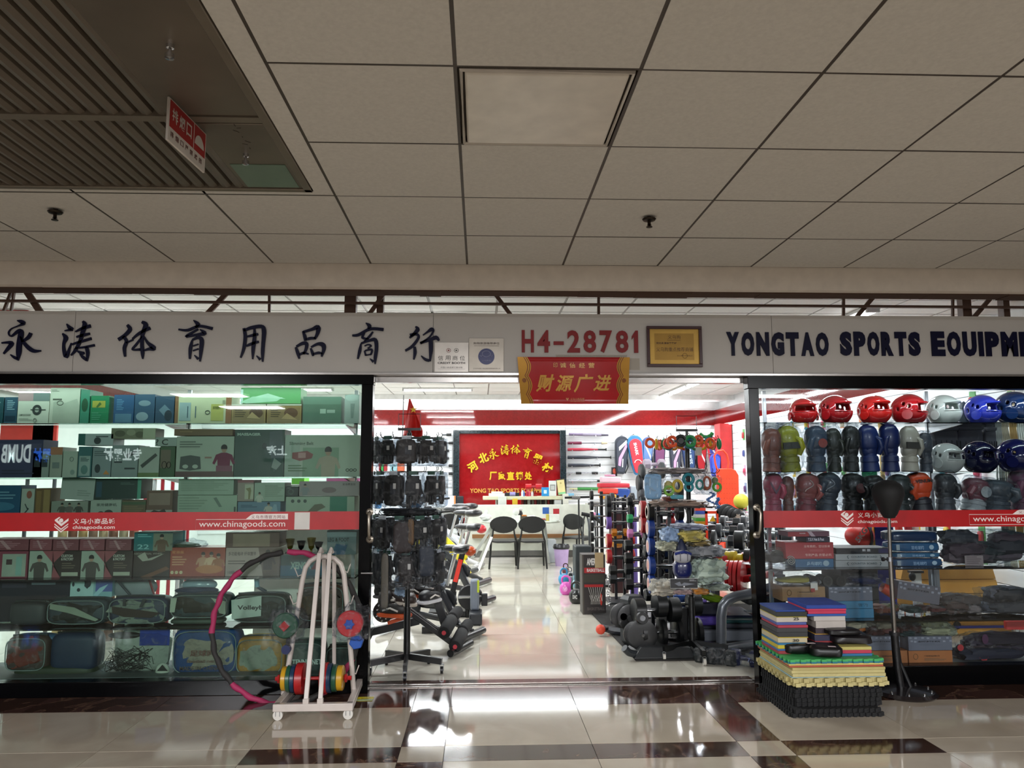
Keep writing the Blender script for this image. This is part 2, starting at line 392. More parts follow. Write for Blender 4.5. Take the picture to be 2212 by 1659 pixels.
for (px, py) in ((531, 340), (367, 106)):
    p = onz(px, py, HZ-.02); O('latch_knob', MB(CHR).lathe([(.012, .0), (.012, -.012), (.006, -.016), (.006, -.028), (.014, -.03), (.014, -.044), (.0, -.046)][::-1], (p.x, p.y, HZ-.006), n=12), vent)
hw = MB(M('332a22', .8))
for i in range(7): a = onz(505+i*6, 268+i*9, HZ-.0065); hw.beam(a, a+Vector((.02*math.sin(i*2.1), .02*math.cos(i*1.7), 0)), .003, .0006)
O('handwritten_mark', hw, vent)
# hung sign: smoke outlet
RED = M('a51f1f', .4); SW = M('d6cfc6', .4)
a0 = Vector(onz(372, 225, 2.66)); p0 = Vector((-1.44, 2.49, 0)); 
def signT(pa, pb, z0, z1):
    """plane frame: local x from pa to pb, y normal, z up"""
    d = Vector((pb[0]-pa[0], pb[1]-pa[1], 0)); L = d.length; d.normalize()
    return Matrix(((d.x, -d.y, 0, pa[0]), (d.y, d.x, 0, pa[1]), (0, 0, 1, z0), (0, 0, 0, 1))), L, z1-z0
pa = at(366, 208, 2.6); q_ = ray(446, 290); pb = at(446, 290, (pa.z-CZ)*q_.y/q_.z)
zt = pa.z; zb = (at(361, 300, pa.y).z+at(440, 375, pb.y).z)/2
sg = T('hanging_sign', 'red and white plastic sign hung edge-on from the smoke vent', 'sign', loc=((pa.x+pb.x)/2, (pa.y+pb.y)/2, zb))
X, L, H = signT(pa, pb, zb, zt)
mb = MB(SW); mb.X = X; mb.box(0, L, 0, .008, 0, H); O('board', mb, sg, bev=.002)
mb = MB(RED); mb.X = X; mb.box(L*.03, L*.97, -.0012, 0, H*.34, H*.96); O('red_field', mb, sg)
mb = MB(SW); mb.X = X; mb.box(L*.64, L*.645+.002, -.002, -.001, H*.34, H*.96)
for i, ch in enumerate('排烟口'): mb.text(ch, L*(.08+.18*i), L*(.22+.18*i), H*.5, H*.82, -.002, bold=.02)
mb.flat([(L*.8+L*.13*math.cos(PI*k/12), H*.5+H*.27*math.sin(PI*k/12)) for k in range(13)], -.002)
mb.m = M('5d2a25', .5)
for i, ch in enumerate('排烟口严禁遮挡'): mb.text(ch, L*(.06+.125*i), L*(.14+.125*i), H*.13, H*.26, -.001, bold=.01)
O('lettering', mb, sg)
O('wire', MB(M('3a342c')).cyl(X @ Vector((L*.12, .004, H)), X @ Vector((L*.12, .004, H+.09)), .0015, n=5).cyl(X @ Vector((L*.86, .004, H)), X @ Vector((L*.86, .004, H+.09)), .0015, n=5), sg)
# sprinklers
def mk_spr(k):
    t = T('sprinkler', 'dark brass sprinkler head under the hall ceiling', 'sprinkler', 'ceiling sprinklers', local=True); m = M('2c241c', .35, .8)
    O('stem', MB(m).lathe([(.012, -.05), (.008, -.045), (.009, -.02), (.012, -.012), (.012, 0)], n=10), t)
    O('deflector', MB(m).lathe([(0, -.062), (.016, -.061), (.016, -.058), (.006, -.054), (.005, -.05)], n=12), t)
    O('escutcheon', MB(m).lathe([(.012, -.03), (.03, -.026), (.036, -.018), (.03, -.014), (.012, -.012)], n=16), t); return t
SPR = Kind(mk_spr)
for (px, py), l in (((120, 450), 'dark sprinkler head under the ceiling in front of the smoke vent'), ((1402, 466), 'dark sprinkler head under the plain ceiling tiles above the entrance')):
    p = onz(px, py, HZ); SPR.put(0, (p.x, p.y, HZ), label=l)
# ------------------------------------------------ shop shell
IZ = 3.0
IT = M((232, 232, 230), .85, var=.03, sc=50, bump=.15)
ic = O('ceiling_shop', MB(M((150, 150, 148), .9)).box(-6.2, 6.2, 5.3, 16.1, IZ+.03, IZ+.08), kind='structure', org=(0, 0, 0))
g = MB(M((140, 138, 134), .5))
for i in range(-10, 11): g.box(.15+.6*i-.009, .15+.6*i+.009, 5.3, 14.95, IZ-.003, IZ+.02)
for j in range(17): g.box(-6, 6, 5.35+.6*j-.009, 5.35+.6*j+.009, IZ-.0035, IZ+.02)
O('grid_rail', g, ic, kind='stuff')
o0 = O('ceiling_tile', MB(IT).box(-.289, .289, -.289, .289, -.008, .014), None, smooth=0, org=(0, 0, 0)); first = True
for j in range(16):
    for i in range(-10, 10):
        o = o0 if first else o0.copy()
        if not first: C.objects.link(o)
        first = False; o.parent = ic; o.location = (.15+.6*(i+.5), 5.35+.6*(j+.5), IZ)
WALLM = M((240, 243, 250), .6, var=.03)
SLATM = M((238, 241, 250), .45, var=.02)
rxw = 4.95; lxw = -5.6
O('ceiling_cove', MB(M('f2f5f8', .7)).box(lxw, rxw, 15.0, 15.98, 2.93, 2.99).box(lxw, rxw, 14.93, 15.0, 2.9, 2.99), kind='structure')
wb = T('wall_back', kind='structure', loc=(0, 16, 0))
O('wall_back_face', MB(WALLM).box(lxw, rxw, 15.98, 16.1, 0, 3), wb)
z = .3
while z < 2.42:
    O('slat_panel', MB(SLATM).box(lxw, -.56, 15.945, 15.98, z, z+.145).box(1.76, rxw, 15.945, 15.98, z, z+.145), wb, bev=.003); z += .15
wr = T('wall_right', kind='structure', loc=(rxw, 11, 0))
O('wall_right_face', MB(WALLM).box(rxw, rxw+.1, 5.7, 16.1, 0, 3), wr)
z = .3
while z < 2.4: O('slat_panel', MB(SLATM).box(rxw-.03, rxw, 6.2, 15.94, z, z+.145), wr, bev=.003); z += .15
wl = T('wall_left', kind='structure', loc=(lxw, 11, 0))
O('wall_left_face', MB(WALLM).box(lxw-.1, lxw, 5.7, 16.1, 0, 3), wl)
# glossy red fascia round the room, and its LED edge
RG = stoneM('red_speckled_gloss', '6a0c0c', '7e1619', .05, 30)
for nm, mb in (('trim_1', MB(RG).box(lxw, rxw, 15.86, 15.9, 2.455, 2.765)), ('trim_2', MB(RG).box(rxw-.12, rxw-.08, 6.0, 15.86, 2.455, 2.765)), ('trim_3', MB(RG).box(lxw+.08, lxw+.12, 6.0, 15.86, 2.455, 2.765))): O(nm, mb, kind='structure')
LED = M('ffffff', .4, em=4.)
O('strip_light', MB(LED).box(lxw+.2, rxw-.2, 15.88, 15.92, 2.425, 2.45), None, 'long white strip light under the red fascia of the rear wall', 'strip light')
O('strip_light', MB(LED).box(rxw-.1, rxw-.06, 6.3, 15.7, 2.425, 2.45), None, 'long white strip light under the red fascia of the side wall', 'strip light')
O('wall_column', MB(M('c22a2c', .45)).box(4.67, 4.9, 15.0, 15.35, 0, 2.44), kind='structure')
O('ceiling_upstand', MB(M('f4f6fa', .6)).box(lxw, rxw, 15.9, 15.98, 2.765, 2.93), kind='structure')
# hall far side, behind the viewer, mirrored in the glass
O('wall_hall_opposite', MB(M('2a2826', .6)).box(-20, 20, -6.1, -6, 0, 2.82), kind='structure')
def neon(label, txt, x, z, w, h, m, yy=-5.85):
    t = T('lit_sign', label, 'sign', 'lit signs across the hall', (x, yy, z)); O('backing', MB(M('15151c', .5)).box(x-w/2-.08, x+w/2+.08, -5.99, yy, z-.06, z+h+.06), t)
    O('letters', MB(m).text(txt, x-w/2, x+w/2, z, z+h, yy+.02, bold=.03, mirror=True), t)
NE = M('e8f2ff', .4, em=7.); NB = M('3c78ff', .4, em=7.)
def mirr(px, py):  # real position of a thing seen mirrored in the window glass, on the plane y=-5.85
    p = at(px, py, 2*FY+5.85); return p
for lab, tx, x0, x1, y0, y1, m in (('lit white letter sign of the shop across the hall', 'DUMB', 0, 66, 960, 1000, NE), ('small lit blue sign of the shop across the hall', '器材', 70, 110, 968, 998, NB), ('lit white sign with four characters across the hall', '专业器材', 222, 305, 968, 996, NE), ('small lit white sign with two characters across the hall', '上海', 574, 620, 962, 984, NE)):
    a = mirr(x0, y1); b = mirr(x1, y0); neon(lab, tx, (a.x+b.x)/2, a.z, b.x-a.x, b.z-a.z, m)
# ------------------------------------------------ facade
BOARD = M((196, 192, 186), .45, var=.03, sc=2.)
fas = T('sign_board', 'long pale fascia board over the shopfront with blue and red lettering', 'sign', loc=(.3, FY, 2.2))
zb, zt = 2.215, 2.65
seams = [-6, -2.983, .0-.45, 1.77+.03, 6.2]
seams = [-6, at(163, 740, FY).x, at(936, 740, FY).x, at(1666, 740, FY).x, 6.2]
for a, b in zip(seams, seams[1:]): O('board_panel', MB(BOARD).box(a+.0015, b-.0015, FY-.02, FY+.1, zb, zt), fas, bev=.001)
O('bottom_trim', MB(M('c4c0bc', .22, .85)).box(-6, 6.2, FY-.035, FY+.11, zb-.018, zb-.001), fas, bev=.002)
O('door_rail', MB(M('b0aca8', .25, .9)).box(-.76, 1.95, FY+.06, FY+.12, zb-.062, zb-.018), fas, bev=.002)
INK = M('050628', .4); INK.node_tree.nodes['Principled BSDF'].inputs['Specular IOR Level'].default_value = .2
K1 = 560/2212.
GL = {
'永': [[(145,365,8),(182,375,32),(200,390,26),(150,412,10),(95,435,9),(72,470,12),(95,498,14),(150,458,28),(178,465,42),(163,560,42),(158,640,40),(152,706,8)],[(88,655,8),(120,678,22),(150,692,24)],[(12,556,12),(60,552,20),(98,560,34),(65,605,26),(28,648,12)],[(262,470,26),(238,510,28),(182,548,14)],[(172,500,12),(215,570,28),(280,622,32),(348,622,10)]],
'涛': [[(568,393,8),(592,425,30),(612,440,26),(550,452,8)],[(532,475,12),(560,512,36),(543,562,22),(545,620,26),(565,672,32),(592,600,16),(608,555,8)],[(642,460,10),(700,432,24),(772,410,28)],[(705,370,16),(722,400,36),(702,470,32),(682,540,26),(640,620,24),(603,662,10)],[(650,505,14),(700,492,26),(765,476,18)],[(612,568,14),(680,547,22),(778,518,22)],[(640,602,12),(720,592,18),(806,575,20)],[(735,590,24),(747,640,28),(740,712,10)],[(680,650,8),(708,678,24),(738,702,20)],[(655,622,10),(695,642,28),(718,640,18)]],
'体': [[(1085,402,22),(1108,440,32),(1062,492,28),(1008,528,28)],[(1050,500,26),(1078,540,26),(1060,600,28),(1066,672,16)],[(1075,556,12),(1135,528,14)],[(1128,522,14),(1190,472,24),(1280,428,26)],[(1210,376,22),(1243,402,38),(1216,480,30),(1210,560,28),(1215,640,28),(1216,692,8)],[(1212,500,10),(1162,568,18),(1128,612,14),(1192,612,22)],[(1228,500,10),(1256,550,22),(1290,580,34),(1308,602,40),(1268,608,24),(1222,622,10)]],
'育': [[(1650,362,8),(1688,396,34),(1668,424,14)],[(1522,440,14),(1600,447,22),(1700,412,22),(1812,434,26)],[(1690,438,16),(1600,490,20),(1582,505,12)],[(1588,502,20),(1680,486,22),(1745,472,34),(1705,440,8)],[(1640,530,12),(1624,600,28),(1618,692,14)],[(1640,530,16),(1690,510,26),(1720,532,34),(1714,620,30),(1705,714,12)],[(1658,660,8),(1690,692,22)],[(1645,582,12),(1692,566,12)],[(1645,622,12),(1692,606,12)]],
'用': [[(500,430,22),(512,500,28),(500,600,26),(472,682,12)],[(500,452,18),(560,427,28),(650,415,30),(672,452,36),(665,560,30),(660,640,28),(660,716,12)],[(608,665,8),(640,697,24)],[(525,502,14),(580,490,24),(622,480,18)],[(520,582,16),(570,562,24),(627,545,18)],[(590,435,16),(592,500,28),(580,600,30),(575,694,10)]],
'品': [[(1003,455,14),(1020,500,28),(1025,537,20)],[(1008,462,20),(1080,440,24),(1132,422,40),(1130,470,30),(1105,522,18)],[(1028,527,18),(1070,516,24),(1112,516,20)],[(943,592,18),(960,640,28),(973,690,14)],[(948,587,18),(1000,560,26),(1035,562,30),(1030,610,24),(1008,652,16)],[(973,657,16),(1010,641,20),(1052,650,12)],[(1070,602,14),(1085,640,24),(1090,667,14)],[(1073,592,14),(1130,565,24),(1175,572,38),(1183,610,30),(1163,672,14)],[(1090,652,16),(1140,640,22),(1172,650,14)]],
'商': [[(1540,385,6),(1572,410,34),(1560,434,14)],[(1425,492,16),(1480,486,24),(1580,436,24),(1692,442,26)],[(1532,470,10),(1512,510,22),(1566,522,10)],[(1602,460,12),(1572,500,20),(1528,542,12)],[(1500,560,10),(1490,620,26),(1472,692,14)],[(1500,560,16),(1570,536,22),(1622,530,32),(1632,600,30),(1622,680,28),(1620,736,10)],[(1576,690,8),(1606,716,24)],[(1530,582,10),(1560,570,12),(1587,580,14),(1556,602,10)],[(1530,622,14),(1540,664,14)],[(1533,622,12),(1592,612,18),(1585,654,14)],[(1540,660,12),(1587,653,12)]],
'行': [[(1965,416,12),(1984,440,34),(1950,482,24),(1915,512,14)],[(1918,492,28),(1970,480,22),(1992,508,22),(1940,582,24),(1878,622,18)],[(1957,588,22),(1961,640,28),(1950,697,12)],[(2028,490,8),(2070,460,18),(2102,440,32),(2117,455,18),(2080,510,14),(2006,560,18)],[(2008,556,20),(2080,532,24),(2140,510,34),(2166,536,16)],[(2095,540,34),(2096,620,32),(2090,712,14)],[(2013,665,8),(2050,697,24),(2085,706,22)]]}
for ch in '永涛体育用品商行':
    ox = 0 if ch in '永涛体育' else 400; mb = MB(INK)
    for st in GL[ch]:
        pts = []
        for x, y, w in st: p = at(ox+x*K1, 600+y*K1, FY-.03); pts.append((p.x, p.z, w*K1*FY/F*1.03))
        mb.ribbon(pts, FY-.032, d=.011)
    O('sign_letter', mb, fas, smooth=0)
def word(s, px0, px1, py0, py1, m, widths=None, gap=.18, bold=.065):
    """row of separate upright letters fitted between pixel bounds on the board"""
    x0, x1, z0, z1 = rect(px0, py0, px1, py1, FY-.02); ws = [{'I': .34, '1': .5, '-': .8, 'M': 1.2, 'H': .95}.get(c, 1.) for c in s]
    tot = sum(ws)+gap*(len(s)-1); u = (x1-x0)/tot; x = x0
    for c, w in zip(s, ws):
        za, zb_ = (z0, z1) if c != '-' else (z0+(z1-z0)*.34, z0+(z1-z0)*.5)
        O('sign_letter', MB(m).prism([(x+w*u*q[0], z0+(z1-z0)*q[1]) for q in ((.35, 0), (1, 0), (1, 1), (.6, 1), (0, .74), (0, .6), (.35, .72))], FY-.03, FY-.018) if c == '1' else MB(m).text(c, x, x+w*u, za, zb_, FY-.024, bold=bold, ext=.006), fas, smooth=0); x += (w+gap)*u
word('YONGTAO', 1569, 1789, 718, 769, INK); word('SPORTS', 1814, 1987, 717, 769, INK); word('EOUIPMENT', 2011, 2298, 717, 770, INK)
word('H4-28781', 1127, 1378, 714, 762, M('84080c', .5), gap=.28, bold=.03)
# plates on the board
def plaque(name, label, cat, x0, y0, x1, y1, m, th=.008, Y=FY-.02):
    a, b, c, d = rect(x0, y0, x1, y1, Y); t = T(name, label, cat, loc=((a+b)/2, Y, c)); O('plate', MB(m).box(a, b, Y-th, Y, c, d), t, bev=.001); return t, a, b, c, d
def star(cx, cz, r): return [(cx+(r if k % 2 == 0 else r*.4)*math.sin(PI*k/5), cz+(r if k % 2 == 0 else r*.4)*math.cos(PI*k/5)) for k in range(10)]
t, a, b, c, d = plaque('credit_plaque', 'silver credit booth plaque with two small emblems on the fascia', 'plaque', 939, 740, 1012, 804, M('d8d2ca', .3, .3))
W, H = b-a, d-c; y = FY-.0288; mb = MB(M('2a2522', .5))
for i, ch in enumerate('信用商位'): mb.text(ch, a+W*(.1+.215*i), a+W*(.25+.215*i), c+H*.39, c+H*.55, y)
mb.text('CREDIT BOOTH', a+W*.09, a+W*.9, c+H*.27, c+H*.34, y, bold=.03); mb.text('中国小商品城工商分局', a+W*.18, a+W*.82, c+H*.13, c+H*.18, y); mb.box(a+W*.09, a+W*.9, y, y+.0005, c+H*.1, c+H*.105)
for k, cc in ((.41, '8a1c1c'), (.64, '3a332c')):
    mb.m = M(cc, .5); cx, cz, r = a+W*k, c+H*.73, W*.06; mb.tube([(cx+r*math.cos(q*PI/8), y, cz+r*math.sin(q*PI/8)) for q in range(16)], .0015, 5, True); mb.flat(star(cx, cz, r*.7), y)
O('lettering', mb, t)
t, a, b, c, d = plaque('award_plaque', 'grey metal plaque with a round blue emblem on the fascia', 'plaque', 1013, 731, 1088, 803, M('b4aca0', .35, .5))
W, H = b-a, d-c; mb = MB(M('4a3a34', .5)); y = FY-.0288
mb.text('购物旅游推荐商位', a+W*.13, a+W*.88, c+H*.81, c+H*.88, y, bold=.01); mb.box(a+W*.15, a+W*.87, y, y+.0005, c+H*.765, c+H*.775); mb.text('义乌市中国小商品城旅游发展有限公司', a+W*.12, a+W*.9, c+H*.07, c+H*.11, y)
mb.m = M('17206a', .3, coat=.4); mb.flat([(a+W*.5+W*.235*math.cos(k*PI/16), c+H*.45+W*.235*math.sin(k*PI/16)) for k in range(32)], y)
mb.m = M('8c90b4', .4); mb.tube([(a+W*.5+W*.12*math.cos(k*PI/8), y-.0005, c+H*.53+W*.085*math.sin(k*PI/8)) for k in range(16)], .003, 5, True)
for s_ in (-1, 1): mb.tube([(a+W*(.5+s_*.1), y-.0005, c+H*.5), (a+W*(.5+s_*.15), y-.0005, c+H*.45), (a+W*(.5+s_*.19), y-.0005, c+H*.49)], .003, 5)
mb.text('义乌旅游', a+W*.37, a+W*.63, c+H*.31, c+H*.35, y-.0005); O('lettering', mb, t)
# framed certificate
a, b, c, d = rect(1397, 705, 1516, 793, FY-.03); t = T('certificate', 'gold certificate in a dark red wooden frame on the fascia', 'certificate', loc=((a+b)/2, FY-.03, c)); fw = .022
mb = MB(M('3a1418', .3, coat=.4)); mb.box(a, b, FY-.045, FY-.02, c, c+fw).box(a, b, FY-.045, FY-.02, d-fw, d).box(a, a+fw, FY-.045, FY-.02, c+fw, d-fw).box(b-fw, b, FY-.045, FY-.02, c+fw, d-fw); O('frame', mb, t, bev=.003)
O('gold_sheet', MB(M('c8a04a', .35, .35)).box(a+fw, b-fw, FY-.03, FY-.022, c+fw, d-fw), t)
a, b, c, d = a+fw, b-fw, c+fw, d-fw; W, H = b-a, d-c; O('centre_panel', MB(M('a07c38', .35, .5)).box(a+W*.1, b-W*.1, FY-.031, FY-.03, c+H*.12, d-H*.12), t)
y = FY-.0315; mb = MB(M('4a2c12', .5)); mb.text('义乌购', a+W*.37, a+W*.63, c+H*.72, c+H*.83, y); mb.box(a+W*.36, a+W*.63, y, y+.0004, c+H*.68, c+H*.69)
mb.text('河北永涛体育器材', a+W*.13, a+W*.55, c+H*.57, c+H*.63, y, bold=.03); mb.text('义乌购重点推荐商铺', a+W*.13, a+W*.88, c+H*.36, c+H*.48, y); mb.text('浙江义乌购电子商务有限公司', a+W*.55, a+W*.86, c+H*.22, c+H*.26, y); mb.tube([(a+W*.71+W*.05*math.cos(k*PI/8), y, c+H*.24+W*.05*math.sin(k*PI/8)) for k in range(16)], .0012, 4, True)
O('lettering', mb, t)
# red banner, curling at its lower edge
a, b, c, d = rect(1118, 771, 1362, 873, FY-.05); W, H = b-a, d-c
t = T('hanging_banner', 'red paper banner with gold border and gold writing taped below the shop number', 'banner', loc=((a+b)/2, FY-.05, c))
NX, NZ = 24, 10
def bpt(u, v):
    bow = .035*(1-v)**2+.01*math.sin(u*9)*(1-v); return (a+W*(u+(.5-u)*.06*(1-v)**2*0+(u-.5)*-.06*(1-v)), FY-.04-bow, c+H*v)
mb = MB(M('b20a14', .32, coat=.3)); vs = [bpt(i/NX, j/NZ) for j in range(NZ+1) for i in range(NX+1)]
mb.add(vs, [(j*(NX+1)+i, j*(NX+1)+i+1, (j+1)*(NX+1)+i+1, (j+1)*(NX+1)+i) for j in range(NZ) for i in range(NX)]); O('paper', mb, t).modifiers.new('thickness', 'SOLIDIFY').thickness = .001
GOLD = M('c8a05a', .35, .3); GOLD2 = M('b9862e', .35, .4); DR = M('6a0a10', .4)
def onb(mb, f0, y_off=.002):   # lay vertices onto the banner surface
    mb.v = [((lambda q: (q[0], q[1]-y_off-(p[1]), q[2]))(bpt(p[0], p[2]))) for p in mb.v]; return mb
for s_ in (0, 1):
    mb = MB(GOLD2)
    out = []; R_ = lambda v: .085+.03*abs(math.cos(v*PI*2.5))
    for k in range(41): v = k/40; out.append((R_(v), v))
    for k in range(40):
        q = [(0, out[k][1]), (out[k][0], out[k][1]), (out[k+1][0], out[k+1][1]), (0, out[k+1][1])]
        q = [(1-p[0], p[1]) if s_ else p for p in q]; mb.flat(q, 0)
    onb(mb, 0); O('gold_border', mb, t)
mb = MB(DR)
for s_ in (0, 1):
    for off in (.012, .03):
        pts = [((1-(.085+.03*abs(math.cos(k/60*PI*2.5))-off) if s_ else .085+.03*abs(math.cos(k/60*PI*2.5))-off), k/60, .006) for k in range(0, 61, 2)]
        mb.ribbon(pts, .0)
    for k in range(8): aa = k*PI/4; cx = .955 if s_ else .045; mb.flat([(cx, .5), (cx+.02*math.cos(aa), .5+.05*math.sin(aa)), (cx+.02*math.cos(aa+.5), .5+.05*math.sin(aa+.5))], 0)
onb(mb, 0, .003); O('border_line', mb, t)
mb = MB(M('e0b070', .3, .25))
for i, ch in enumerate('诚信经营'): mb.text(ch, .375+.085*i, .43+.085*i, .77, .88, 0, bold=.02)
mb.text('印', .315, .352, .77, .88, 0)
onb(mb, 0, .003); O('lettering', mb, t)
mb = MB(M('d8a24e', .3, .35))
for i, (ch, z0_, z1_) in enumerate((('财', .25, .63), ('源', .26, .62), ('广', .24, .64), ('进', .27, .62))):
    k = len(mb.v); mb.text(ch, .165+.175*i, .31+.175*i, z0_, z1_, 0, bold=.025)
    mb.v[k:] = [(p[0]+(p[2]-.45)*.12, p[1], p[2]) for p in mb.v[k:]]
onb(mb, 0, .003); O('lettering', mb, t)
mb = MB(M('d9a06a', .35)); mb.text('义乌小商品城', .46, .59, .075, .13, 0); mb.text('chinagoods.com', .46, .59, .04, .065, 0); mb.flat([(.418, .12), (.432, .06), (.446, .12), (.438, .13), (.432, .105), (.426, .13)], 0); onb(mb, 0, .003); O('small_logo', mb, t)
O('tape', MB(M('c4b8a0', .3, al=.22)).box(b-.01, b+.075, FY-.0225, FY-.021, d-.09, d-.005).box(a+.28, a+.8, FY-.0225, FY-.021, d-.01, d+.02), t)
# ------------------------------------------------ brown steel truss above the board
TR = M('4a2e1c', .6); tr = T('roof_truss', 'brown painted steel rails and struts showing above the fascia board', 'truss', loc=(0, 5.75, 2.65)); TY = 5.75
tz = lambda y: at(1100, y, TY).z
for yy in (637, 658): zz = tz(yy)+.003; O('rail', MB(TR).box(-6, 6.2, TY-.015, TY+.015, zz-.009, zz+.009), tr)
zz = tz(620)+.02; O('rail', MB(TR).box(-6, 6.2, TY-.03, TY+.03, 2.86, 2.9), tr)
for x0, y0, x1, y1, w in ((45, 610, 95, 680, .045), (30, 615, 5, 675, .018), (33, 615, 22, 680, .014), (512, 610, 440, 680, .035), (582, 612, 582, 680, .018), (1052, 612, 1110, 684, .03), (1293, 615, 1293, 684, .02), (1822, 620, 1822, 684, .018), (1905, 620, 1845, 685, .03), (2058, 625, 2058, 684, .016), (2150, 632, 2100, 684, .03), (838, 622, 790, 684, .03)):
    A = at(x0, y0, TY+.02); B = at(x1, y1+6, TY+.02); A = A+(A-B)*.6; O('strut', MB(TR).beam(A, B, w, .02, up=(0, 1, 0)), tr)
for x0, w in ((758, .085), (822, .05), (2083, .07), (2168, .05)):
    A = at(x0, 650, TY+.06); O('post', MB(TR).box(A.x-w/2, A.x+w/2, TY+.03, TY+.1, 2.55, 2.96), tr)
a_, b_, c_, d_ = rect(-40, 640, 60, 700, 7.2); O('hanging_board', MB(M('b83230', .4)).box(a_, b_, 7.2, 7.23, c_, IZ-.01), None, 'red board hung from the shop ceiling behind the fascia board', 'board')
# ------------------------------------------------ shop windows
FRM = M('050506', .2); FRM.node_tree.nodes['Principled BSDF'].inputs['Specular IOR Level'].default_value = .12
def window(nm, gx0, gx1, frames, glass, bandx0, bandx1, by0, by1, kick):
    w = T(nm, kind='structure', loc=((gx0+gx1)/2, FY, 0))
    for k, f in enumerate(frames): O('frame_bar', MB(FRM).box(*f), w, bev=.003)
    O('glass_pane', MB(glass).box(gx0, gx1, FY+.02, FY+.028, .1, 2.15), w)
    return w
ty0, ty1 = FY-.03, FY+.07
GL1 = glassM('green_tinted_glass', (.80, .88, .84), .0); GL2 = glassM('clear_window_glass', (.88, .91, .92), .0)
w1 = window('window_1', -6, -.845, [(-6, -.76, ty0, ty1, 2.128, 2.2), (-.845, -.765, ty0, ty1, 0, 2.128), (-6, -.845, ty0, ty1, 0, .1)], GL1, 0, 0, 0, 0, 0)
w2 = window('window_2', 2.03, 6.2, [(1.95, 6.2, ty0, ty1, 2.105, 2.2), (1.955, 2.03, ty0, ty1, 0, 2.105), (2.03, 6.2, ty0, ty1, 0, .135)], GL2, 0, 0, 0, 0, 0)
O('top_strip', MB(M('e8ecf0', .15, .9)).box(2.2, 6.2, FY-.034, FY-.02, 2.2, 2.212), w2)
RB = M('b01015', .35); LW = M('ffe6e0', .5)
# red stickers across the glass
def logo(mb, x0, x1, z0, z1, y):
    P = lambda u, v: (x0+(x1-x0)*u, z0+(z1-z0)*v)
    mb.flat([P(.5, .35), P(.03, .74), P(.03, .82), P(.3, 1.), P(.42, 1.), P(.22, .8), P(.5, .55), P(.98, .92), P(.98, .74)], y)
    cx, cz = P(.47, .76); r = (x1-x0)*.15; mb.flat([(cx+r*math.cos(k*PI/8), cz+r*math.sin(k*PI/8)) for k in range(16)], y)
    for o_ in (.0, .17): mb.flat([P(.02, .56-o_), P(.5, .2-o_), P(.98, .56-o_), P(.98, .48-o_), P(.5, .08-o_+.01), P(.02, .48-o_)], y)
def sticker(w, px0, px1, py0, py1, slope, lg, ch, com, box, www, tab, tabt):
    a = at(px0, py0, FY).x; b = at(px1, py0, FY).x
    zt = lambda x: at(1106, py0, FY).z; z1 = at((px0+px1)/2, py0, FY).z; z0 = at((px0+px1)/2, py1, FY).z
    s = O('red_sticker_band', MB(RB).box(a, b, FY+.017, FY+.0195, z0, z1), w, label='red sticker band printed with white web address across the glass')
    y = FY+.0165; mb = MB(LW)
    r = lambda q: rect(*q, FY+.0165)
    logo(mb, *r(lg), y)
    x0, x1, c, d = r(ch); n = 6; cw = (x1-x0)/n
    for i, cc in enumerate('义乌小商品城'): mb.text(cc, x0+cw*i, x0+cw*(i+.86), c, d, y, bold=.015)
    x0, x1, c, d = r(com); mb.text('chinagoods.com', x0, x1, c, d, y, bold=.012)
    x0, x1, c, d = r(box); mb.tube([(x0, y, c), (x1, y, c), (x1, y, d), (x0, y, d)], .0022, 4, True)
    x0, x1, c, d = r(www); mb.text('www.chinagoods.com', x0, x1, c, d, y, bold=.004)
    x0, x1, c, d = r(tab); mb.flat([(x0, c), (x1, c), (x1, d), (x0+.06, d), (x0+.04, d-.006)], y)
    mb.m = M('7a1a1c', .5); x0, x1, c, d = r(tabt); cw = (x1-x0)/8
    for i, cc in enumerate('义乌市场官方网站'): mb.text(cc, x0+cw*i, x0+cw*(i+.8), c, d, y-.001)
    O('lettering', mb, s)
sticker(w1, -700, 786, 1108, 1148, 0, (117, 1117, 148, 1148), (158, 1120, 250, 1132), (157, 1135, 248, 1145), (423, 1122, 622, 1145), (430, 1125, 616, 1142), (530, 1110, 622, 1122), (543, 1113, 618, 1120))
sticker(w2, 1645, 2900, 1101, 1137, 0, (1816, 1105, 1844, 1134), (1853, 1107, 1938, 1118), (1853, 1123, 1938, 1132), (2094, 1111, 2292, 1133), (2102, 1114, 2286, 1130), (2186, 1101, 2292, 1111), (2200, 1103, 2286, 1109))
O('paper_square', MB(M('d8d4cc', .5)).box(*(lambda q: (q[0], q[1], FY+.0155, FY+.0168, q[2], q[3]))(rect(635, 1107, 668, 1144, FY))), w1)
# pull handles
def handle(w, px, py0, py1, dx):
    a = at(px, py0, FY-.03); b = at(px, py1, FY-.03); m = M('8c8478', .3, .9); h = O('pull_handle', MB(m).tube([(a.x, FY-.035, a.z), (a.x+dx*.3, FY-.075, a.z-.01), (a.x+dx, FY-.085, a.z-.04), (b.x+dx, FY-.085, b.z+.04), (b.x+dx*.3, FY-.075, b.z+.01), (b.x, FY-.035, b.z)], .011, 10), w)
    for p in (a, b): O('rose', MB(m).lathe([(.026, FY-.032), (.026, FY-.038), (.014, FY-.044)], (p.x, 0, p.z), 'y', 14), h)
handle(w1, 799, 1106, 1165, -.0); handle(w2, 1634, 1096, 1156, .01)
a = at(790, 1238, FY-.05); O('door_lock', MB(CHR).cyl((a.x-.03, FY-.06, a.z), (a.x+.05, FY-.06, a.z), .009, n=12).cyl((a.x, FY-.06, a.z), (a.x, FY-.02, a.z), .007, n=8), w1)
GAIN[0] = 1.1
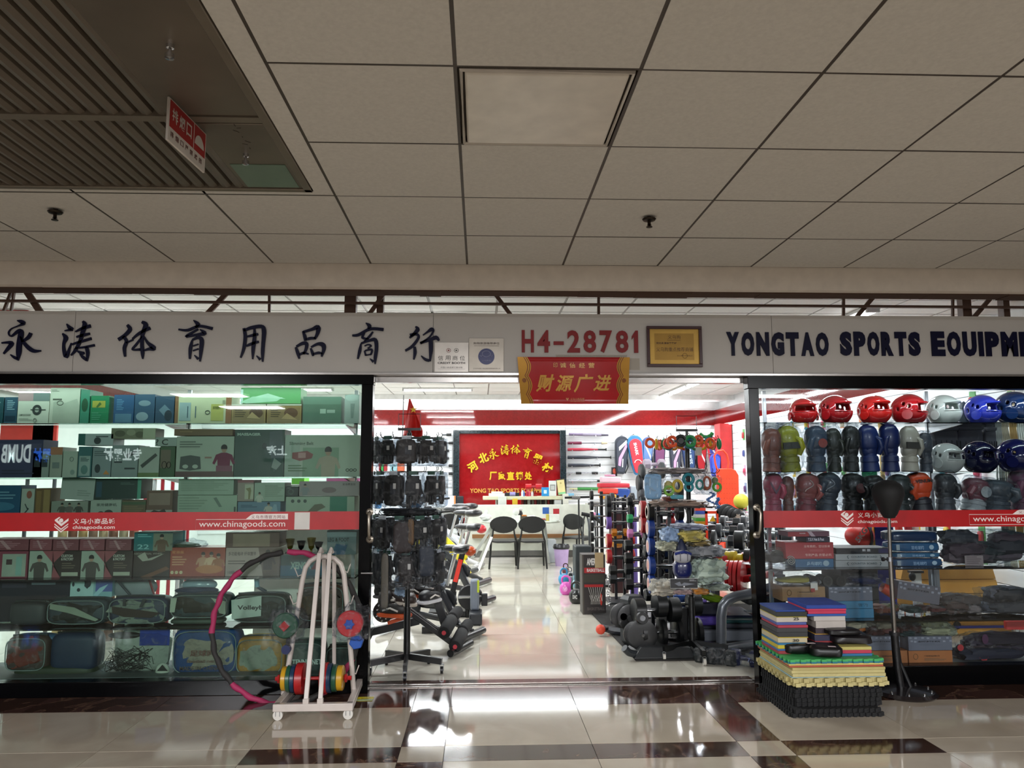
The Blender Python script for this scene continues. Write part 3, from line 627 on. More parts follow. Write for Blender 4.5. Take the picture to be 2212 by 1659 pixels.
# ================================================================= LEFT WINDOW DISPLAY
def Zs(y, Y=5.78, x=400): return at(x, y, Y).z
def prints(par, a, b, c, d, y, spec, ysurf=None, nm='print'):
    if not spec: return
    W, H = b-a, d-c; mb = MB(None); k = 0
    P = lambda u, v: (a+W*u, d-H*v)
    for s in spec:
        yy = y-.0008-.0004*min(k, 9); k += 1
        if s[0] == 'r': _, u0, v0, u1, v1, col = s; mb.m = M(col, .35); mb.flat([P(u0, v0), P(u1, v0), P(u1, v1), P(u0, v1)], yy)
        elif s[0] == 't': mb.m = M(s[6], .5); mb.text(s[1], a+W*s[2], a+W*s[4], d-H*s[5], d-H*s[3], yy, bold=s[7] if len(s) > 7 else .012)
        elif s[0] == 'e': _, cu, cv, ru, rv, col = s; mb.m = M(col, .4); mb.flat([P(cu+ru*math.cos(q*PI/9), cv+rv*math.sin(q*PI/9)) for q in range(18)], yy)
        elif s[0] == 'o': _, cu, cv, ru, rv, col = s; mb.m = M(col, .4); mb.tube([(P(cu+ru*math.cos(q*PI/9), 0)[0], yy, P(0, cv+rv*math.sin(q*PI/9))[1]) for q in range(18)], .0022, 4, True)
        elif s[0] == 'p': mb.m = M(s[2], .4); mb.flat([P(*q) for q in s[1]], yy)
        elif s[0] == 'l': # blocks of small print
            _, u0, v0, u1, v1, n, col = s; mb.m = M(col, .5)
            for i in range(n): vv = v0+(v1-v0)*i/n; mb.flat([P(u0, vv), P(u0+(u1-u0)*(.7+.3*((i*7) % 4)/3), vv), P(u0+(u1-u0)*(.7+.3*((i*7) % 4)/3), vv+(v1-v0)/n*.45), P(u0, vv+(v1-v0)/n*.45)], yy)
        elif s[0] == 'h': # half-length figure: centre u, top v, size, clothes colour
            _, cu, tv, sz, col = s[:5]; q = H/W
            mb.m = M(col, .5); mb.flat([P(cu+x*sz*q, tv+z*sz) for x, z in ((-.09, .3), (-.3, .38), (-.42, .7), (-.34, .75), (-.24, .55), (-.22, 1), (.22, 1), (.24, .55), (.34, .75), (.42, .7), (.3, .38), (.09, .3))], yy)
            mb.m = M('b08f7c', .5); mb.flat([P(cu+.1*sz*q*math.cos(g*PI/8), tv+.17*sz+.13*sz*math.sin(g*PI/8)) for g in range(16)], yy-.0004)
            mb.m = M('1c1614', .5); mb.flat([P(cu+.12*sz*q*math.cos(g*PI/8), tv+.12*sz-.13*sz*math.sin(g*PI/8)) for g in range(-1, 10)], yy-.0008)
    return O(nm, mb, par, smooth=0)
def carton(label, x0, y0, x1, y1, col, spec=(), sh=None, dep=.2, Y=5.78, group=None, name='carton', side=None, cat='box', tilt=0, r=.4):
    a, b, c, d = rect(x0, y0, x1, y1, Y)
    if sh is not None: c = sh+.001
    t = T(name, label, cat, group, ((a+b)/2, Y+dep/2, c))
    m = M(col, r, var=.04); mb = MB(m).box(a+.001, b-.001, Y, Y+dep, c, d); O('box_body', mb, t, bev=.0015)
    if side: O('side_panel', MB(M(side, r)).box(b-.0012, b-.0002, Y+.004, Y+dep-.004, c+.003, d-.003), t)
    O('closing_flap', MB(m).box(a+.002, b-.002, Y+.002, Y+dep*.5, d, d+.0008), t)
    prints(t, a, b, c, d, Y, spec)
    if tilt: t.rotation_euler = (0, tilt, 0)
    return t
def shelves(where, ys, x0, x1, posts, Y0, Y1, glassm, refx=400):
    zz = [at(refx, y, 5.78).z for y in ys]; nn = ['top', 'second', 'third', 'fourth', 'fifth', 'bottom']
    for k, z in enumerate(zz[:-1]):
        t = T('glass_shelf', '%s glass shelf on brackets %s' % (nn[k], where), 'shelf', loc=((x0+x1)/2, (Y0+Y1)/2, z)); O('shelf_pane', MB(glassm).box(x0, x1, Y0, Y1-.032, z-.009, z), t)
        for x in posts: O('bracket', MB(ALU).add([(x-.006, Y1-.032, z-.01), (x+.006, Y1-.032, z-.01), (x-.006, Y0+.05, z-.01), (x+.006, Y0+.05, z-.01), (x-.006, Y1-.032, z-.06), (x+.006, Y1-.032, z-.06)], [(0, 1, 3, 2), (0, 2, 4), (1, 5, 3), (2, 3, 5, 4), (0, 4, 5, 1)]), t)
    for k, x in enumerate(posts): O('shelf_post', MB(ALU).box(x-.014, x+.014, Y1-.03, Y1, .1, 2.15), None, '%s slotted metal shelf post %s' % (['outermost', 'middle', 'end'][k], where), 'post', bev=.003)
    O('display_deck', MB(M('55585a', .5)).box(x0, x1, Y0, Y1-.035, .101, zz[-1]), None, 'low dark deck %s' % where, 'deck'); return zz
SHG = glassM('shelf_glass', (.80, .93, .87), .08)
LY = [916, 1031, 1112, 1246, 1351, 1466]
LS = shelves('in the green tinted window', LY, -4.6, -.88, [at(p, 900, 6.2).x for p in (-300, 410, 770)], 5.68, 6.2, SHG)
D1 = '3c4a48'; PW = 'c9cec4'
def L(s, label, x0, y0, x1, y1, col, spec=(), **k): return carton(label, x0, y0, x1, y1, col, spec, sh=(LS[s] if s is not None else None), **k)
# top shelf
L(0, 'dark teal box at the window edge on the top glass shelf', -60, 858, 7, 916, '1e4a55', [('l', .1, .1, .9, .5, 5, '7fa0a8')])
L(0, 'narrow slate blue box beside the white exercise wheel box', 9, 858, 37, 916, '2e4f66', [('l', .2, .12, .8, .5, 6, '8fb0c0'), ('r', .1, .7, .9, .9, '22384c')])
L(0, 'white exercise wheel box with pink top band', 38, 849, 106, 916, 'd8d8cc', [('r', 0, 0, .48, .26, 'b9979c'), ('r', .48, 0, 1, .26, '7e8a8a'), ('e', .62, .55, .15, .17, '3a3e3e'), ('e', .62, .55, .07, .08, 'a8aca4'), ('r', .42, .53, .9, .56, '3a3e3e'), ('t', 'CAMPGROUNDBY', .06, .68, .44, .74, '5a5e58'), ('l', .06, .82, .5, .9, 2, '9a9e94'), ('o', .58, .88, .05, .06, '7a7e78')])
L(0, 'tall cream box with a curved fitness drawing and green side', 107, 838, 172, 916, 'cfd0c2', [('p', [(.12, .4), (.3, .32), (.5, .42), (.9, .3), (1, .5), (1, 1), (.12, 1)], 'b7bcae'), ('r', .1, .3, .4, .34, '55584f'), ('o', .35, .42, .1, .06, '5a5c55'), ('l', .05, .05, .3, .12, 2, '8a8c80')], side='2f7a5c', dep=.28)
L(0, 'tall teal green box with dark leaf print', 173, 842, 193, 916, '3f8a72', [('e', .5, .45, .35, .2, '25533a')])
L(0, 'bright green box with yellow patch', 195, 855, 235, 916, '1f7d54', [('r', .1, .18, .8, .42, 'a8a648'), ('p', [(.3, .4), (.5, .22), (.6, .3), (.4, .42)], '4a6a30'), ('l', .1, .6, .6, .9, 4, '4a9a78')])
L(0, 'first blue gym box beside the green box on the top shelf', 245, 853, 289, 916, '27507c', [('l', .15, .15, .5, .55, 7, '5a88b0'), ('r', .1, .65, .9, .95, '567a98')])
L(0, 'second blue gym box with grey dumbbell picture', 290, 852, 334, 916, '31506f', [('e', .5, .3, .3, .1, '7a8fa0'), ('e', .4, .75, .3, .15, '8a9eae')])
L(0, 'third blue gym box beside the cream poster box', 335, 856, 376, 916, '2c4864', [('p', [(.2, .5), (.5, .3), (.8, .5), (.6, .8)], '6a8296'), ('e', .7, .7, .2, .2, '1c2c3c')])
L(0, 'long cream box with yellow and blue printed columns', 378, 850, 500, 916, 'cfcfae', [('r', 0, 0, .06, 1, '8a6040'), ('r', .9, .1, 1, 1, '8f5a34'), ('r', .08, .3, .28, .9, '9fb3b8'), ('r', .64, .35, .86, .9, 'b7b25c'), ('r', .22, .42, .235, .8, '2c4a60'), ('r', .36, .42, .375, .8, '3a5a70'), ('o', .58, .62, .04, .06, '3a4a4a'), ('t', '家用健腹轮', .67, .42, .82, .52, '5f6a2c'), ('r', .84, .22, .89, .34, '9a9a80')])
L(0, 'brown picture carton lying under the green package', 500, 873, 574, 916, 'a98a5c', [('r', .04, .16, .96, .92, '8c7048'), ('e', .72, .45, .2, .26, '5a3c28'), ('l', .1, .3, .42, .7, 4, '5c4a34'), ('p', [(.45, .7), (.6, .4), (.85, .75)], 'b89a70'), ('r', 0, 0, 1, .07, 'd8d8c8')])
L(0, 'second brown picture carton beside the grey green box', 576, 873, 651, 916, 'a58555', [('r', .04, .16, .96, .92, '93744a'), ('e', .7, .45, .2, .26, '6a4630'), ('l', .12, .3, .4, .7, 4, '5c4a34'), ('p', [(.42, .75), (.58, .45), (.9, .8)], 'b8966a'), ('r', 0, 0, 1, .07, 'd8d8c8')])
carton('bright green and white package lying on two brown cartons', 520, 838, 650, 872, '6cb070', [('r', 0, .1, .04, 1, 'd0e8e4'), ('p', [(0, .9), (.2, .55), (.7, .6), (.6, .85), (.1, 1)], 'b7e4c4'), ('p', [(.2, .6), (.45, .35), (.75, .7)], 'c4ecd0')], dep=.2)
L(0, 'grey green box with a small square code print', 654, 857, 737, 916, '6f8c7c', [('r', 0, .28, 1, 1, '5c7868'), ('r', .45, .45, .6, .62, 'a8bcae'), ('r', .63, .48, .84, .6, 'a2b4a8')])
L(0, 'white box with a scalloped lid at the end of the top shelf', 744, 853, 776, 916, 'aeb8b4', [('e', .5, .1, .45, .12, 'bcc8c4'), ('p', [(.4, .3), (.7, .3), (.6, .8), (.45, .8)], '8a9894')])
# second shelf
L(1, 'wide dark purple bag box at the window edge', -80, 950, 92, 1031, '3c3a5c', [('r', .3, .1, .98, .25, '55506f'), ('l', .5, .8, .9, .95, 2, '2a2840')], r=.6)
L(1, 'grey box with two dark photo squares', 70, 975, 106, 1031, '9aa09c', [('r', .1, .3, .45, .6, '2c333a'), ('r', .55, .3, .9, .6, '333a44')])
L(1, 'small orange topped box', 108, 966, 134, 1031, 'a9aaa0', [('r', 0, 0, 1, .25, 'b97a5c'), ('r', .2, .5, .8, .7, '7c8484')])
L(1, 'white upright box with a small drawing', 135, 975, 167, 1031, 'b6bcb2', [('o', .6, .3, .12, .08, '7c8680'), ('e', .7, .8, .15, .1, '8a9a94')])
L(1, 'teal and white upright box', 168, 965, 198, 1031, '3a6a70', [('r', .1, .3, .9, .95, '9fb0ae'), ('l', .2, .36, .8, .5, 3, '2e4c52'), ('e', .5, .75, .25, .15, '5e8280')])
L(1, 'grey blue upright box with an orange triangle', 199, 968, 240, 1031, '8c979c', [('l', .1, .1, .8, .3, 3, '5a666c'), ('e', .3, .7, .15, .15, '2c333a'), ('p', [(.6, .9), (.75, .75), (.95, .9)], 'd08a4c')])
L(1, 'grey box showing a black massage tool', 241, 962, 298, 1031, '8f989a', [('r', .1, .5, .4, .55, '3a4044'), ('r', .5, .7, .9, .75, '2c3236'), ('p', [(.5, .3), (.9, .15), (.95, .22), (.6, .4)], '3c4144')])
L(1, 'white pull-up bar box above green shelf edge', 299, 966, 344, 1031, 'b0b4ac', [('p', [(.1, .6), (.8, .2), (.9, .28), (.2, .7)], '3c3f3c'), ('r', 0, .85, 1, 1, '6a7c48')])
L(1, 'green box with a cyclist picture', 345, 965, 378, 1031, '33502c', [('r', .05, .1, .7, .7, '6c5a48'), ('o', .3, .6, .15, .12, '2a2420'), ('o', .6, .6, .12, .1, '2a2420')])
carton('teal ended white box lying across the upright boxes', 169, 937, 245, 962, 'b6bcc0', [('r', 0, 0, .2, 1, '24605c'), ('e', .55, .6, .1, .3, '33383c'), ('r', .5, .2, .85, .28, '33383c')], dep=.18)
carton('floral patterned box lying behind the second shelf row', 240, 925, 336, 948, '84806a', [('e', .2, .5, .12, .3, '5f5c48'), ('e', .45, .4, .1, .3, 'a09c84'), ('e', .65, .6, .1, .3, '5f5c48'), ('r', .72, 0, 1, 1, 'b4b49c')], dep=.16)
carton('flat grey box with a black letter print', 335, 945, 382, 964, 'a4aca8', [('t', '? C', .05, .2, .6, .85, '2c2f2f')], dep=.16)
L(1, 'large white massage pillow box with a woman in a magenta top', 380, 943, 505, 1031, 'b2b8ac', [('r', 0, .86, 1, 1, '5a2c2c'), ('h', .83, .2, .66, '7a2448'), ('r', .7, .72, .98, .86, '7a2448'), ('p', [(.08, .5), (.25, .46), (.42, .5), (.44, .8), (.25, .84), (.07, .8)], '3e4442'), ('e', .17, .74, .05, .05, 'b4bab0'), ('e', .34, .74, .05, .05, 'b4bab0'), ('l', .06, .12, .45, .3, 3, '6f756f'), ('r', .5, .5, .62, .54, '94685c')])
carton('long brown box lying on the massage pillow box', 376, 927, 503, 941, '77593c', [('l', .1, .3, .4, .7, 1, '9a7a58')], dep=.18)
L(1, 'dark green massager box with white lettering', 506, 928, 614, 1031, '24403a', [('t', 'MASSAGER', .05, .07, .52, .13, 'b9c4bc', .05), ('e', .6, .35, .05, .07, '1a2a26'), ('p', [(.7, .05), (.95, .0), (.98, .6), (.8, .9), (.7, .4)], '3a4a50'), ('p', [(.8, .6), (.95, .72), (.85, .85), (.75, .8)], '8f9694')])
L(1, 'white and green slimming belt box with a woman figure', 615, 940, 777, 1031, 'b4bcae', [('r', .24, .3, .72, 1, '87a088'), ('r', 0, 0, .2, 1, 'a8b2a8'), ('t', 'Slimming Belt', .06, .16, .38, .26, '4a5a4a', .02), ('p', [(.1, .42), (.3, .38), (.38, .46), (.36, .56), (.2, .62), (.1, .56)], '8c3a3a'), ('r', .18, .42, .28, .55, 'c48a8a'), ('h', .58, .28, .72, 'b6a494'), ('l', .05, .72, .3, .9, 3, '5f7a5c'), ('o', .84, .84, .02, .03, '4a5048'), ('o', .89, .84, .02, .03, '4a5048'), ('o', .94, .84, .02, .03, '4a5048')])
# third shelf
L(2, 'deep blue box with faint clouds at the window edge', -70, 1049, 44, 1112, '1c4f72', [('e', .6, .7, .3, .15, '3a7090'), ('l', .5, .2, .9, .5, 3, '6a94ac')])
L(2, 'white box with a bent steel bar drawing', 45, 1056, 74, 1112, 'b0b4ac', [('e', .6, .22, .2, .15, '9a5a4c'), ('p', [(.35, .55), (.5, .7), (.65, .75), (.35, .95), (.3, .9), (.5, .78), (.3, .58)], '33373a')])
L(2, 'brown and gold striped upright box', 75, 1055, 109, 1112, '6f5232', [('r', .1, .1, .4, .9, '8c6c44'), ('r', .55, .05, .95, .95, '9a7c50')])
L(2, 'grey picture box with small figures', 110, 1083, 190, 1112, '8f9288', [('h', .3, .1, .85, '5c5850'), ('h', .5, .1, .85, '6c6460'), ('h', .75, .1, .85, '4c4844')])
carton('plain white box tilted on top of the picture box', 130, 1033, 203, 1080, 'a6ada8', [('l', .5, .55, .9, .85, 3, '8a938f')], tilt=.06)
carton('black and green box standing on white massage box', 205, 1034, 305, 1078, '17302c', [('r', .03, .15, .15, .9, '22465a'), ('r', .92, .0, 1, 1, '4f9a84'), ('l', .55, .2, .85, .32, 2, '5a706a')])
L(2, 'white box with Chinese title and massage cushion', 195, 1080, 262, 1112, 'a9b0a6', [('t', '家用健腹机', .2, .22, .85, .42, '3c423e'), ('e', .35, .95, .12, .2, '3a3c38'), ('e', .6, .9, .15, .25, '3a3c38')])
L(2, 'low brown box with green stripe', 263, 1081, 315, 1112, '6c5a44', [('r', 0, .1, 1, .3, '44583c'), ('l', .1, .4, .9, .9, 4, '8a7458')])
L(2, 'brown photo box with pale lower band', 316, 1060, 373, 1112, '6f4f42', [('r', .1, .1, .9, .6, '8f7468'), ('r', 0, .8, 1, 1, 'a8a49c'), ('p', [(.1, .95), (.3, .8), (.5, .85), (.7, .75), (.8, .95)], '3a3430')])
carton('pale green flat box above the scale box', 385, 1035, 505, 1069, '9fb0a0', [('l', .05, .15, .9, .8, 6, '8a9c8c')])
L(2, 'long pale green box with a pen drawing', 383, 1070, 512, 1112, 'a2b2a0', [('p', [(.6, .15), (.65, .1), (.75, .6), (.7, .62)], '6c7c70'), ('l', .03, .1, .5, .8, 5, '8a9a8a'), ('r', .95, .6, .98, .95, '3a443c')])
carton('small pink box with a massage gun picture', 513, 1037, 548, 1083, '9a8880', [('r', .45, .2, 1, .9, 'b8b4a0'), ('p', [(.5, .4), (.8, .35), (.85, .5), (.78, .9), (.68, .9), (.68, .55)], '7c7448'), ('r', 0, 0, 1, .12, '8a3c44')])
carton('pale green box with a smiling woman', 549, 1043, 615, 1083, '9fae9f', [('h', .18, .5, .55, 'c4c4b8'), ('l', .35, .15, .95, .8, 6, '869686')])
L(2, 'long blue box with a woman portrait', 513, 1084, 606, 1112, '66829a', [('h', .72, .05, .95, 'c0b8b0'), ('l', .08, .25, .45, .5, 2, '33506a'), ('p', [(.75, 1), (.85, .2), (.9, .2), (.95, 1)], '8ea6b8')])
carton('small black box with a round silver mark', 617, 1051, 645, 1072, '16201c', [('o', .4, .55, .2, .25, '8a908a'), ('t', 'ABC', .1, .1, .4, .2, '9aa09a')])
carton('long pinkish grey box with a woman and foot bath', 646, 1040, 776, 1071, '9c8c8e', [('h', .1, .15, .8, '8a8a90'), ('e', .5, .6, .12, .2, '7c6468'), ('t', '足浴养生仪', .72, .12, .94, .28, '4c3c3c')])
L(2, 'long white box with a grey hand massager and teal block', 617, 1073, 766, 1112, 'a4b09e', [('r', .64, 0, .89, 1, '21705a'), ('e', .1, .25, .025, .1, '33403a'), ('e', .19, .25, .025, .1, '33403a'), ('e', .28, .25, .025, .1, '33403a'), ('p', [(.3, .95), (.42, .45), (.52, .4), (.58, .6), (.5, .75), (.4, .98)], '6a6450')])
# fourth shelf
pk = '8c4a54'
for i, (x0, x1) in enumerate(((-30, 62), (64, 112), (114, 170), (172, 226), (228, 284))):
    carton(('first', 'second', 'third', 'fourth', 'fifth')[i]+' faded pink box from the window edge in the row under the red band', x0, 1165, x1, 1189, pk if i % 2 else '7f434c', [('l', .15, .2, .8, .8, 4, 'a8707a'), ('p', [(.3, .1), (.5, .9), (.6, .9), (.4, .1)], 'b88a90')], dep=.2, group='pink boxes under the band')
carton('teal box with a muscular man picture', 289, 1150, 373, 1190, '1d6c72', [('r', .5, .05, 1, 1, '7c8070'), ('h', .72, .1, .95, '6a5040'), ('l', .1, .1, .45, .3, 2, '7fc0c4'), ('t', '22', .1, .65, .4, .9, '90c8cc')])
L(3, 'pink picture box with small photos at the window edge', -25, 1191, 60, 1246, '84384a', [('r', .35, .1, .95, .95, 'a4aca0'), ('r', .45, .3, .6, .5, '4a3838'), ('r', .7, .2, .85, .9, '8cb0a8')])
for i, x0 in enumerate((63, 175)):
    L(3, ('boxed hand weights with a man photo beside the pink picture box', 'matching man photo box beside the black wheel box')[i], x0, 1190, x0+111, 1246, '2a1c18', [('r', 0, 0, .45, 1, 'a9b2a6'), ('p', [(.25, 0), (.45, 0), (.7, 0), (.45, .5), (.62, 1), (.45, 1), (.48, .5)], '9a5058'), ('h', .2, .15, .85, '4a4440'), ('t', 'CUSTOM', .62, .14, .84, .24, 'c4c0b8', .04), ('t', '& FACTORY', .62, .26, .86, .36, 'c4c0b8', .04), ('l', .64, .45, .9, .7, 3, '6a5c50'), ('r', .64, .8, .96, .94, 'b4b4a4')], group='custom boxes')
L(3, 'black spinning wheel box with swirl print', 288, 1190, 367, 1246, '241812', [('t', 'ABDOMINAL WHEEL', .0, .07, .8, .14, '9a968c'), ('p', [(.1, .2), (.3, .05), (.4, .3), (.85, .1), (.5, .35), (.25, .4)], 'a8a89c'), ('p', [(.2, 1), (.9, .6), (1, .7), (.5, 1)], '6a4028')])
L(3, 'orange red foot bath box with a family picture', 367, 1183, 486, 1246, '9a3a24', [('t', '足浴盆', .03, .1, .25, .2, 'd8905c'), ('l', .04, .3, .3, .65, 4, 'd8a07c'), ('h', .6, .15, .6, 'c49074'), ('h', .75, .15, .6, 'd8b090'), ('h', .88, .2, .6, 'a0603c'), ('e', .72, .75, .25, .15, 'b8703c'), ('e', .05, .85, .03, .06, 'e0c8a0'), ('e', .13, .85, .03, .06, 'e0c8a0'), ('e', .21, .85, .03, .06, 'e0c8a0')])
L(3, 'dusty pink box with a seated woman silhouette', 487, 1183, 604, 1246, 'a9948f', [('p', [(.6, 0), (1, 0), (1, 1), (.7, 1)], '6a5450'), ('t', '多功能电动 纤体腰带', .05, .14, .56, .28, '4a3a38'), ('h', .78, .08, .7, '3a2c30'), ('l', .05, .45, .5, .62, 2, '5c4c48'), ('t', '10级', .05, .8, .18, .92, '5a4a48')])
carton('brown box with a pale label panel above the pink box', 487, 1150, 604, 1182, '5e4038', [('r', .14, .1, .82, .95, '8c7464')])
L(3, 'dark green and blue box printed with upside-down letters', 606, 1199, 712, 1246, '1a4c50', [('r', 0, .5, 1, 1, '235a78'), ('t', 'XENOʎ', .2, .3, .62, .68, '9fb8b0', .04), ('p', [(.62, .7), (.72, .3), (.82, .7)], '7a3040')])
carton('grey folded leg massager box with black lettering', 706, 1146, 770, 1198, '5c6a70', [('t', 'LEG & FOOT', .03, .3, .75, .46, '14181a', .03), ('r', 0, 0, 1, .26, '7a868c'), ('p', [(.3, .55), (.7, .6), (.6, 1), (.2, 1)], '2c4a6a')])
# trophies wrapped, roll of bags
O('folded_bag', MB(FILM).ell((at(410, 1175, 5.85).x, 5.85, at(410, 1175, 5.85).z), (.13, .09, .035), 24, 12, crumple=.35, seed=4).ell((at(400, 1178, 5.87).x, 5.87, at(400, 1178, 5.87).z), (.11, .07, .02), 20, 10, m=M('55604c', .5), crumple=.3, seed=6), None, 'crumpled clear bag of dark cord lying on the foot bath box', 'bag')
for i, (x, h) in enumerate(((626, 30), (650, 26), (672, 32), (688, 24))):
    p = at(x, 1198, 5.9); hh = h*.0035*1.1; m = M(('6f5a20', '1a1a1c', '7c6626', '22262c')[i], .3, .6)
    t = T('trophy', ('small gold trophy cup behind the pink box', 'black round trophy lid beside the gold cup', 'bigger gold trophy cup next to the window post', 'dark stubby trophy beside the leg massager box')[i], 'trophy', loc=p); 
    O('base', MB(M('1c1c1e', .4)).box(p.x-.028, p.x+.028, p.y-.028, p.y+.028, p.z, p.z+.02), t, bev=.002)
    O('cup', MB(m).lathe([(.008, .02), (.008, .035), (.02, .05), (.034, hh), (.03, hh), (.0, .06)], p, n=16), t)
# fifth and sixth shelves: bags
def softbag(label, x0, y0, x1, y1, col, Y=5.8, dep=.18, sh=None, inner='4a5250', rim='2c3638', window=True, cram=.12, seed=0, name='carry_bag', extra=None, group=None):
    """clear fronted carry bag: padded body, piped rim, film window showing what is packed inside"""
    a, b, c, d = rect(x0, y0, x1, y1, Y)
    if sh is not None: c = sh+.001
    W, H = b-a, d-c; t = T(name, label, 'bag', group, ((a+b)/2, Y+dep/2, c))
    cx, cz = (a+b)/2, (c+d)/2
    O('body', MB(M(col, .55)).ell((cx, Y+dep/2, cz), (W/2, dep/2, H/2), 28, 14, e=.42), t)
    if window:
        O('contents', MB(M(inner, .7)).ell((cx, Y+.03, cz-.005), (W*.41, .035, H*.37), 26, 14, e=.6, crumple=cram*2, seed=seed), t)
        k = 28; sg = lambda v: math.copysign(abs(v)**.45, v)
        O('piping', MB(M('7c8886', .4)).tube([(cx+W*.455*sg(math.cos(q*2*PI/k)), Y-.004, cz+H*.43*sg(math.sin(q*2*PI/k))) for q in range(k)], .0035, 6, True), t)
        O('film_window', MB(FILM).ell((cx, Y+.012, cz), (W*.45, .028, H*.42), 24, 14, e=.45, crumple=.1, seed=seed+3), t)
    O('zip_flap', MB(M(rim, .5)).tube([(a+W*.1, Y+dep*.3, d-.004), (cx, Y+dep*.28, d+.002), (b-W*.1, Y+dep*.3, d-.004)], .008, 6), t)
    if extra: prints(t, a, b, c, d, Y-.02, extra, nm='printed_card')
    return t
L(4, 'big dark equipment box behind the bags at the window edge', -60, 1251, 152, 1300, '1a1826', [('r', .3, .1, .55, .2, '3c3848'), ('l', .6, .08, .95, .2, 1, '8a90a0')], Y=5.98, r=.6)
carton('soccer picture box with cut slanting lower edge', 152, 1250, 243, 1290, '8fb8c0', [('p', [(0, 0), (.55, 0), (.55, 1), (0, 1)], 'b8d8d8'), ('p', [(.34, .0), (.46, .0), (.46, .4), (.4, .55), (.33, .4)], '24343c'), ('e', .42, .25, .07, .22, '1c2a33'), ('r', .6, .0, 1, .7, '5a68a8'), ('p', [(.55, .9), (.7, .5), (.9, .3), (.8, .6), (.65, .95)], 'a8d0dc'), ('e', .07, .3, .03, .12, '24343c'), ('e', .2, .6, .04, .1, '24343c')], Y=5.95, dep=.1)
O('racket_cover', MB(M('8a9094', .4)).ell((at(290, 1268, 6).x, 6.0, at(290, 1268, 6).z), (.17, .03, .09), 22, 10).tube([at(250, 1250, 5.95), at(285, 1290, 5.95)], .008, 6, m=M('3a3e44')).tube([at(322, 1250, 5.95), at(335, 1290, 5.95)], .008, 6, m=M('8a3434')), None, 'grey racket cover with curved slots behind the clear bags', 'racket cover')
softbag('charcoal grey padded bag with no window', 15, 1301, 96, 1351, '33363a', sh=LS[4], window=False)
softbag('clear fronted bag with black swimming shoe, by the grey bag', 97, 1294, 230, 1351, '3c4850', sh=LS[4], inner='1a1c18', seed=2, cram=.3, extra=[('p', [(.1, .15), (.5, .3), (.9, .75), (.85, .82), (.4, .5), (.1, .35)], '8a9484')])
softbag('clear fronted bag with brown shoe and white stuffing', 230, 1290, 362, 1351, '3c4258', sh=LS[4], inner='8f9688', seed=5, cram=.3, extra=[('p', [(.1, .3), (.25, .35), (.6, .45), (.9, .55), (.75, .72), (.3, .68), (.12, .55)], '2e211c'), ('r', .28, .05, .33, .3, '2c3034'), ('p', [(.6, .05), (.66, .05), (.6, .35), (.55, .35)], '2c3034')])
softbag('clear fronted bag holding a dark brown ball', 364, 1282, 496, 1338, '33464a', sh=None, inner='2b251b', seed=8, cram=.2, extra=[('p', [(.05, .15), (.15, .15), (.12, .7), (.04, .7)], 'a8b0a0'), ('p', [(.7, .15), (.95, .3), (.95, .8), (.85, .75), (.8, .4)], 'a0a898')])
softbag('low green grey packet under the brown ball bag', 364, 1338, 480, 1352, '3c4a40', sh=LS[4], window=False, dep=.14)
softbag('volleyball net bag with a white printed card', 497, 1283, 622, 1351, '22302e', sh=LS[4], inner='2a2a24', seed=11, extra=[('p', [(.03, .18), (.55, .05), (.55, .72), (.05, .82)], 'b9c4bc'), ('t', 'Volleyball', .14, .36, .7, .55, '22282a', .03)])
O('goggle_case', MB(M('22364c', .25, coat=.4)).ell((at(425, 1275, 5.9).x, 5.9, at(425, 1275, 5.9).z), (.16, .06, .03), 24, 10).ell((at(430, 1263, 5.92).x, 5.93, at(430, 1263, 5.92).z), (.13, .05, .05), 24, 10, m=M('8fa8b4', .1, coat=1)), None, 'shiny blue goggle case on top of the clear bags', 'case')
softbag('clear bag of crumpled orange red cloth', 8, 1374, 102, 1442, '4a3a34', sh=LS[5]+.045, inner='7c3020', seed=13, cram=.2)
softbag('dark blue carry bag with pale zip beside the orange cloth', 103, 1368, 205, 1444, '1c2c44', sh=LS[5]+.04, window=False, dep=.2, seed=15)
O('pool_float', MB(M('34587a', .35, coat=.3)).ell((at(95, 1377, 5.9).x, 5.9, at(95, 1377, 5.9).z), (.13, .05, .035), 22, 8), None, 'folded light blue float on the orange cloth bag', 'float')
softbag('flat dark green packet along the bottom deck', 20, 1440, 200, 1466, '26301f', sh=LS[5], window=False, dep=.25)
a, b, c, d = rect(207, 1360, 365, 1466, 5.82); c = LS[5]; t = T('net_bag', 'clear bag of tangled black net with a blue card', 'bag', loc=((a+b)/2, 5.9, c))
O('white_filling', MB(M('a9aea0', .6)).ell(((a+b)/2+.03, 5.92, (c+d)/2), ((b-a)*.38, .07, (d-c)*.46), 24, 12, e=.6, crumple=.12), t)
random.seed(5); nb = MB(M('201a1a', .6)); cx, cz = a+(b-a)*.42, c+(d-c)*.35
for i in range(34):
    pts = [(cx+(b-a)*.36*math.sin(i*1.3+k*.9+random.random())*random.uniform(.4, 1), 5.845+random.uniform(-.008, .01), cz+(d-c)*.3*math.cos(i*.8+k*1.1+random.random())*random.uniform(.3, 1)) for k in range(5)]
    nb.tube(pts, .0022, 4)
O('net_cord', nb, t, kind='stuff')
O('blue_card', MB(M('223c94', .3, coat=.3)).box(a+(b-a)*.58, b-.005, 5.83, 5.836, c+(d-c)*.66, d-.005), t)
O('black_bow', MB(M('26221f', .5)).ell((a+(b-a)*.35, 5.86, c+(d-c)*.86), (.12, .03, .025), 16, 8), t)
O('film', MB(FILM).ell(((a+b)/2, 5.9, (c+d)/2), ((b-a)/2, .1, (d-c)/2), 30, 16, e=.5, crumple=.14, seed=2), t)
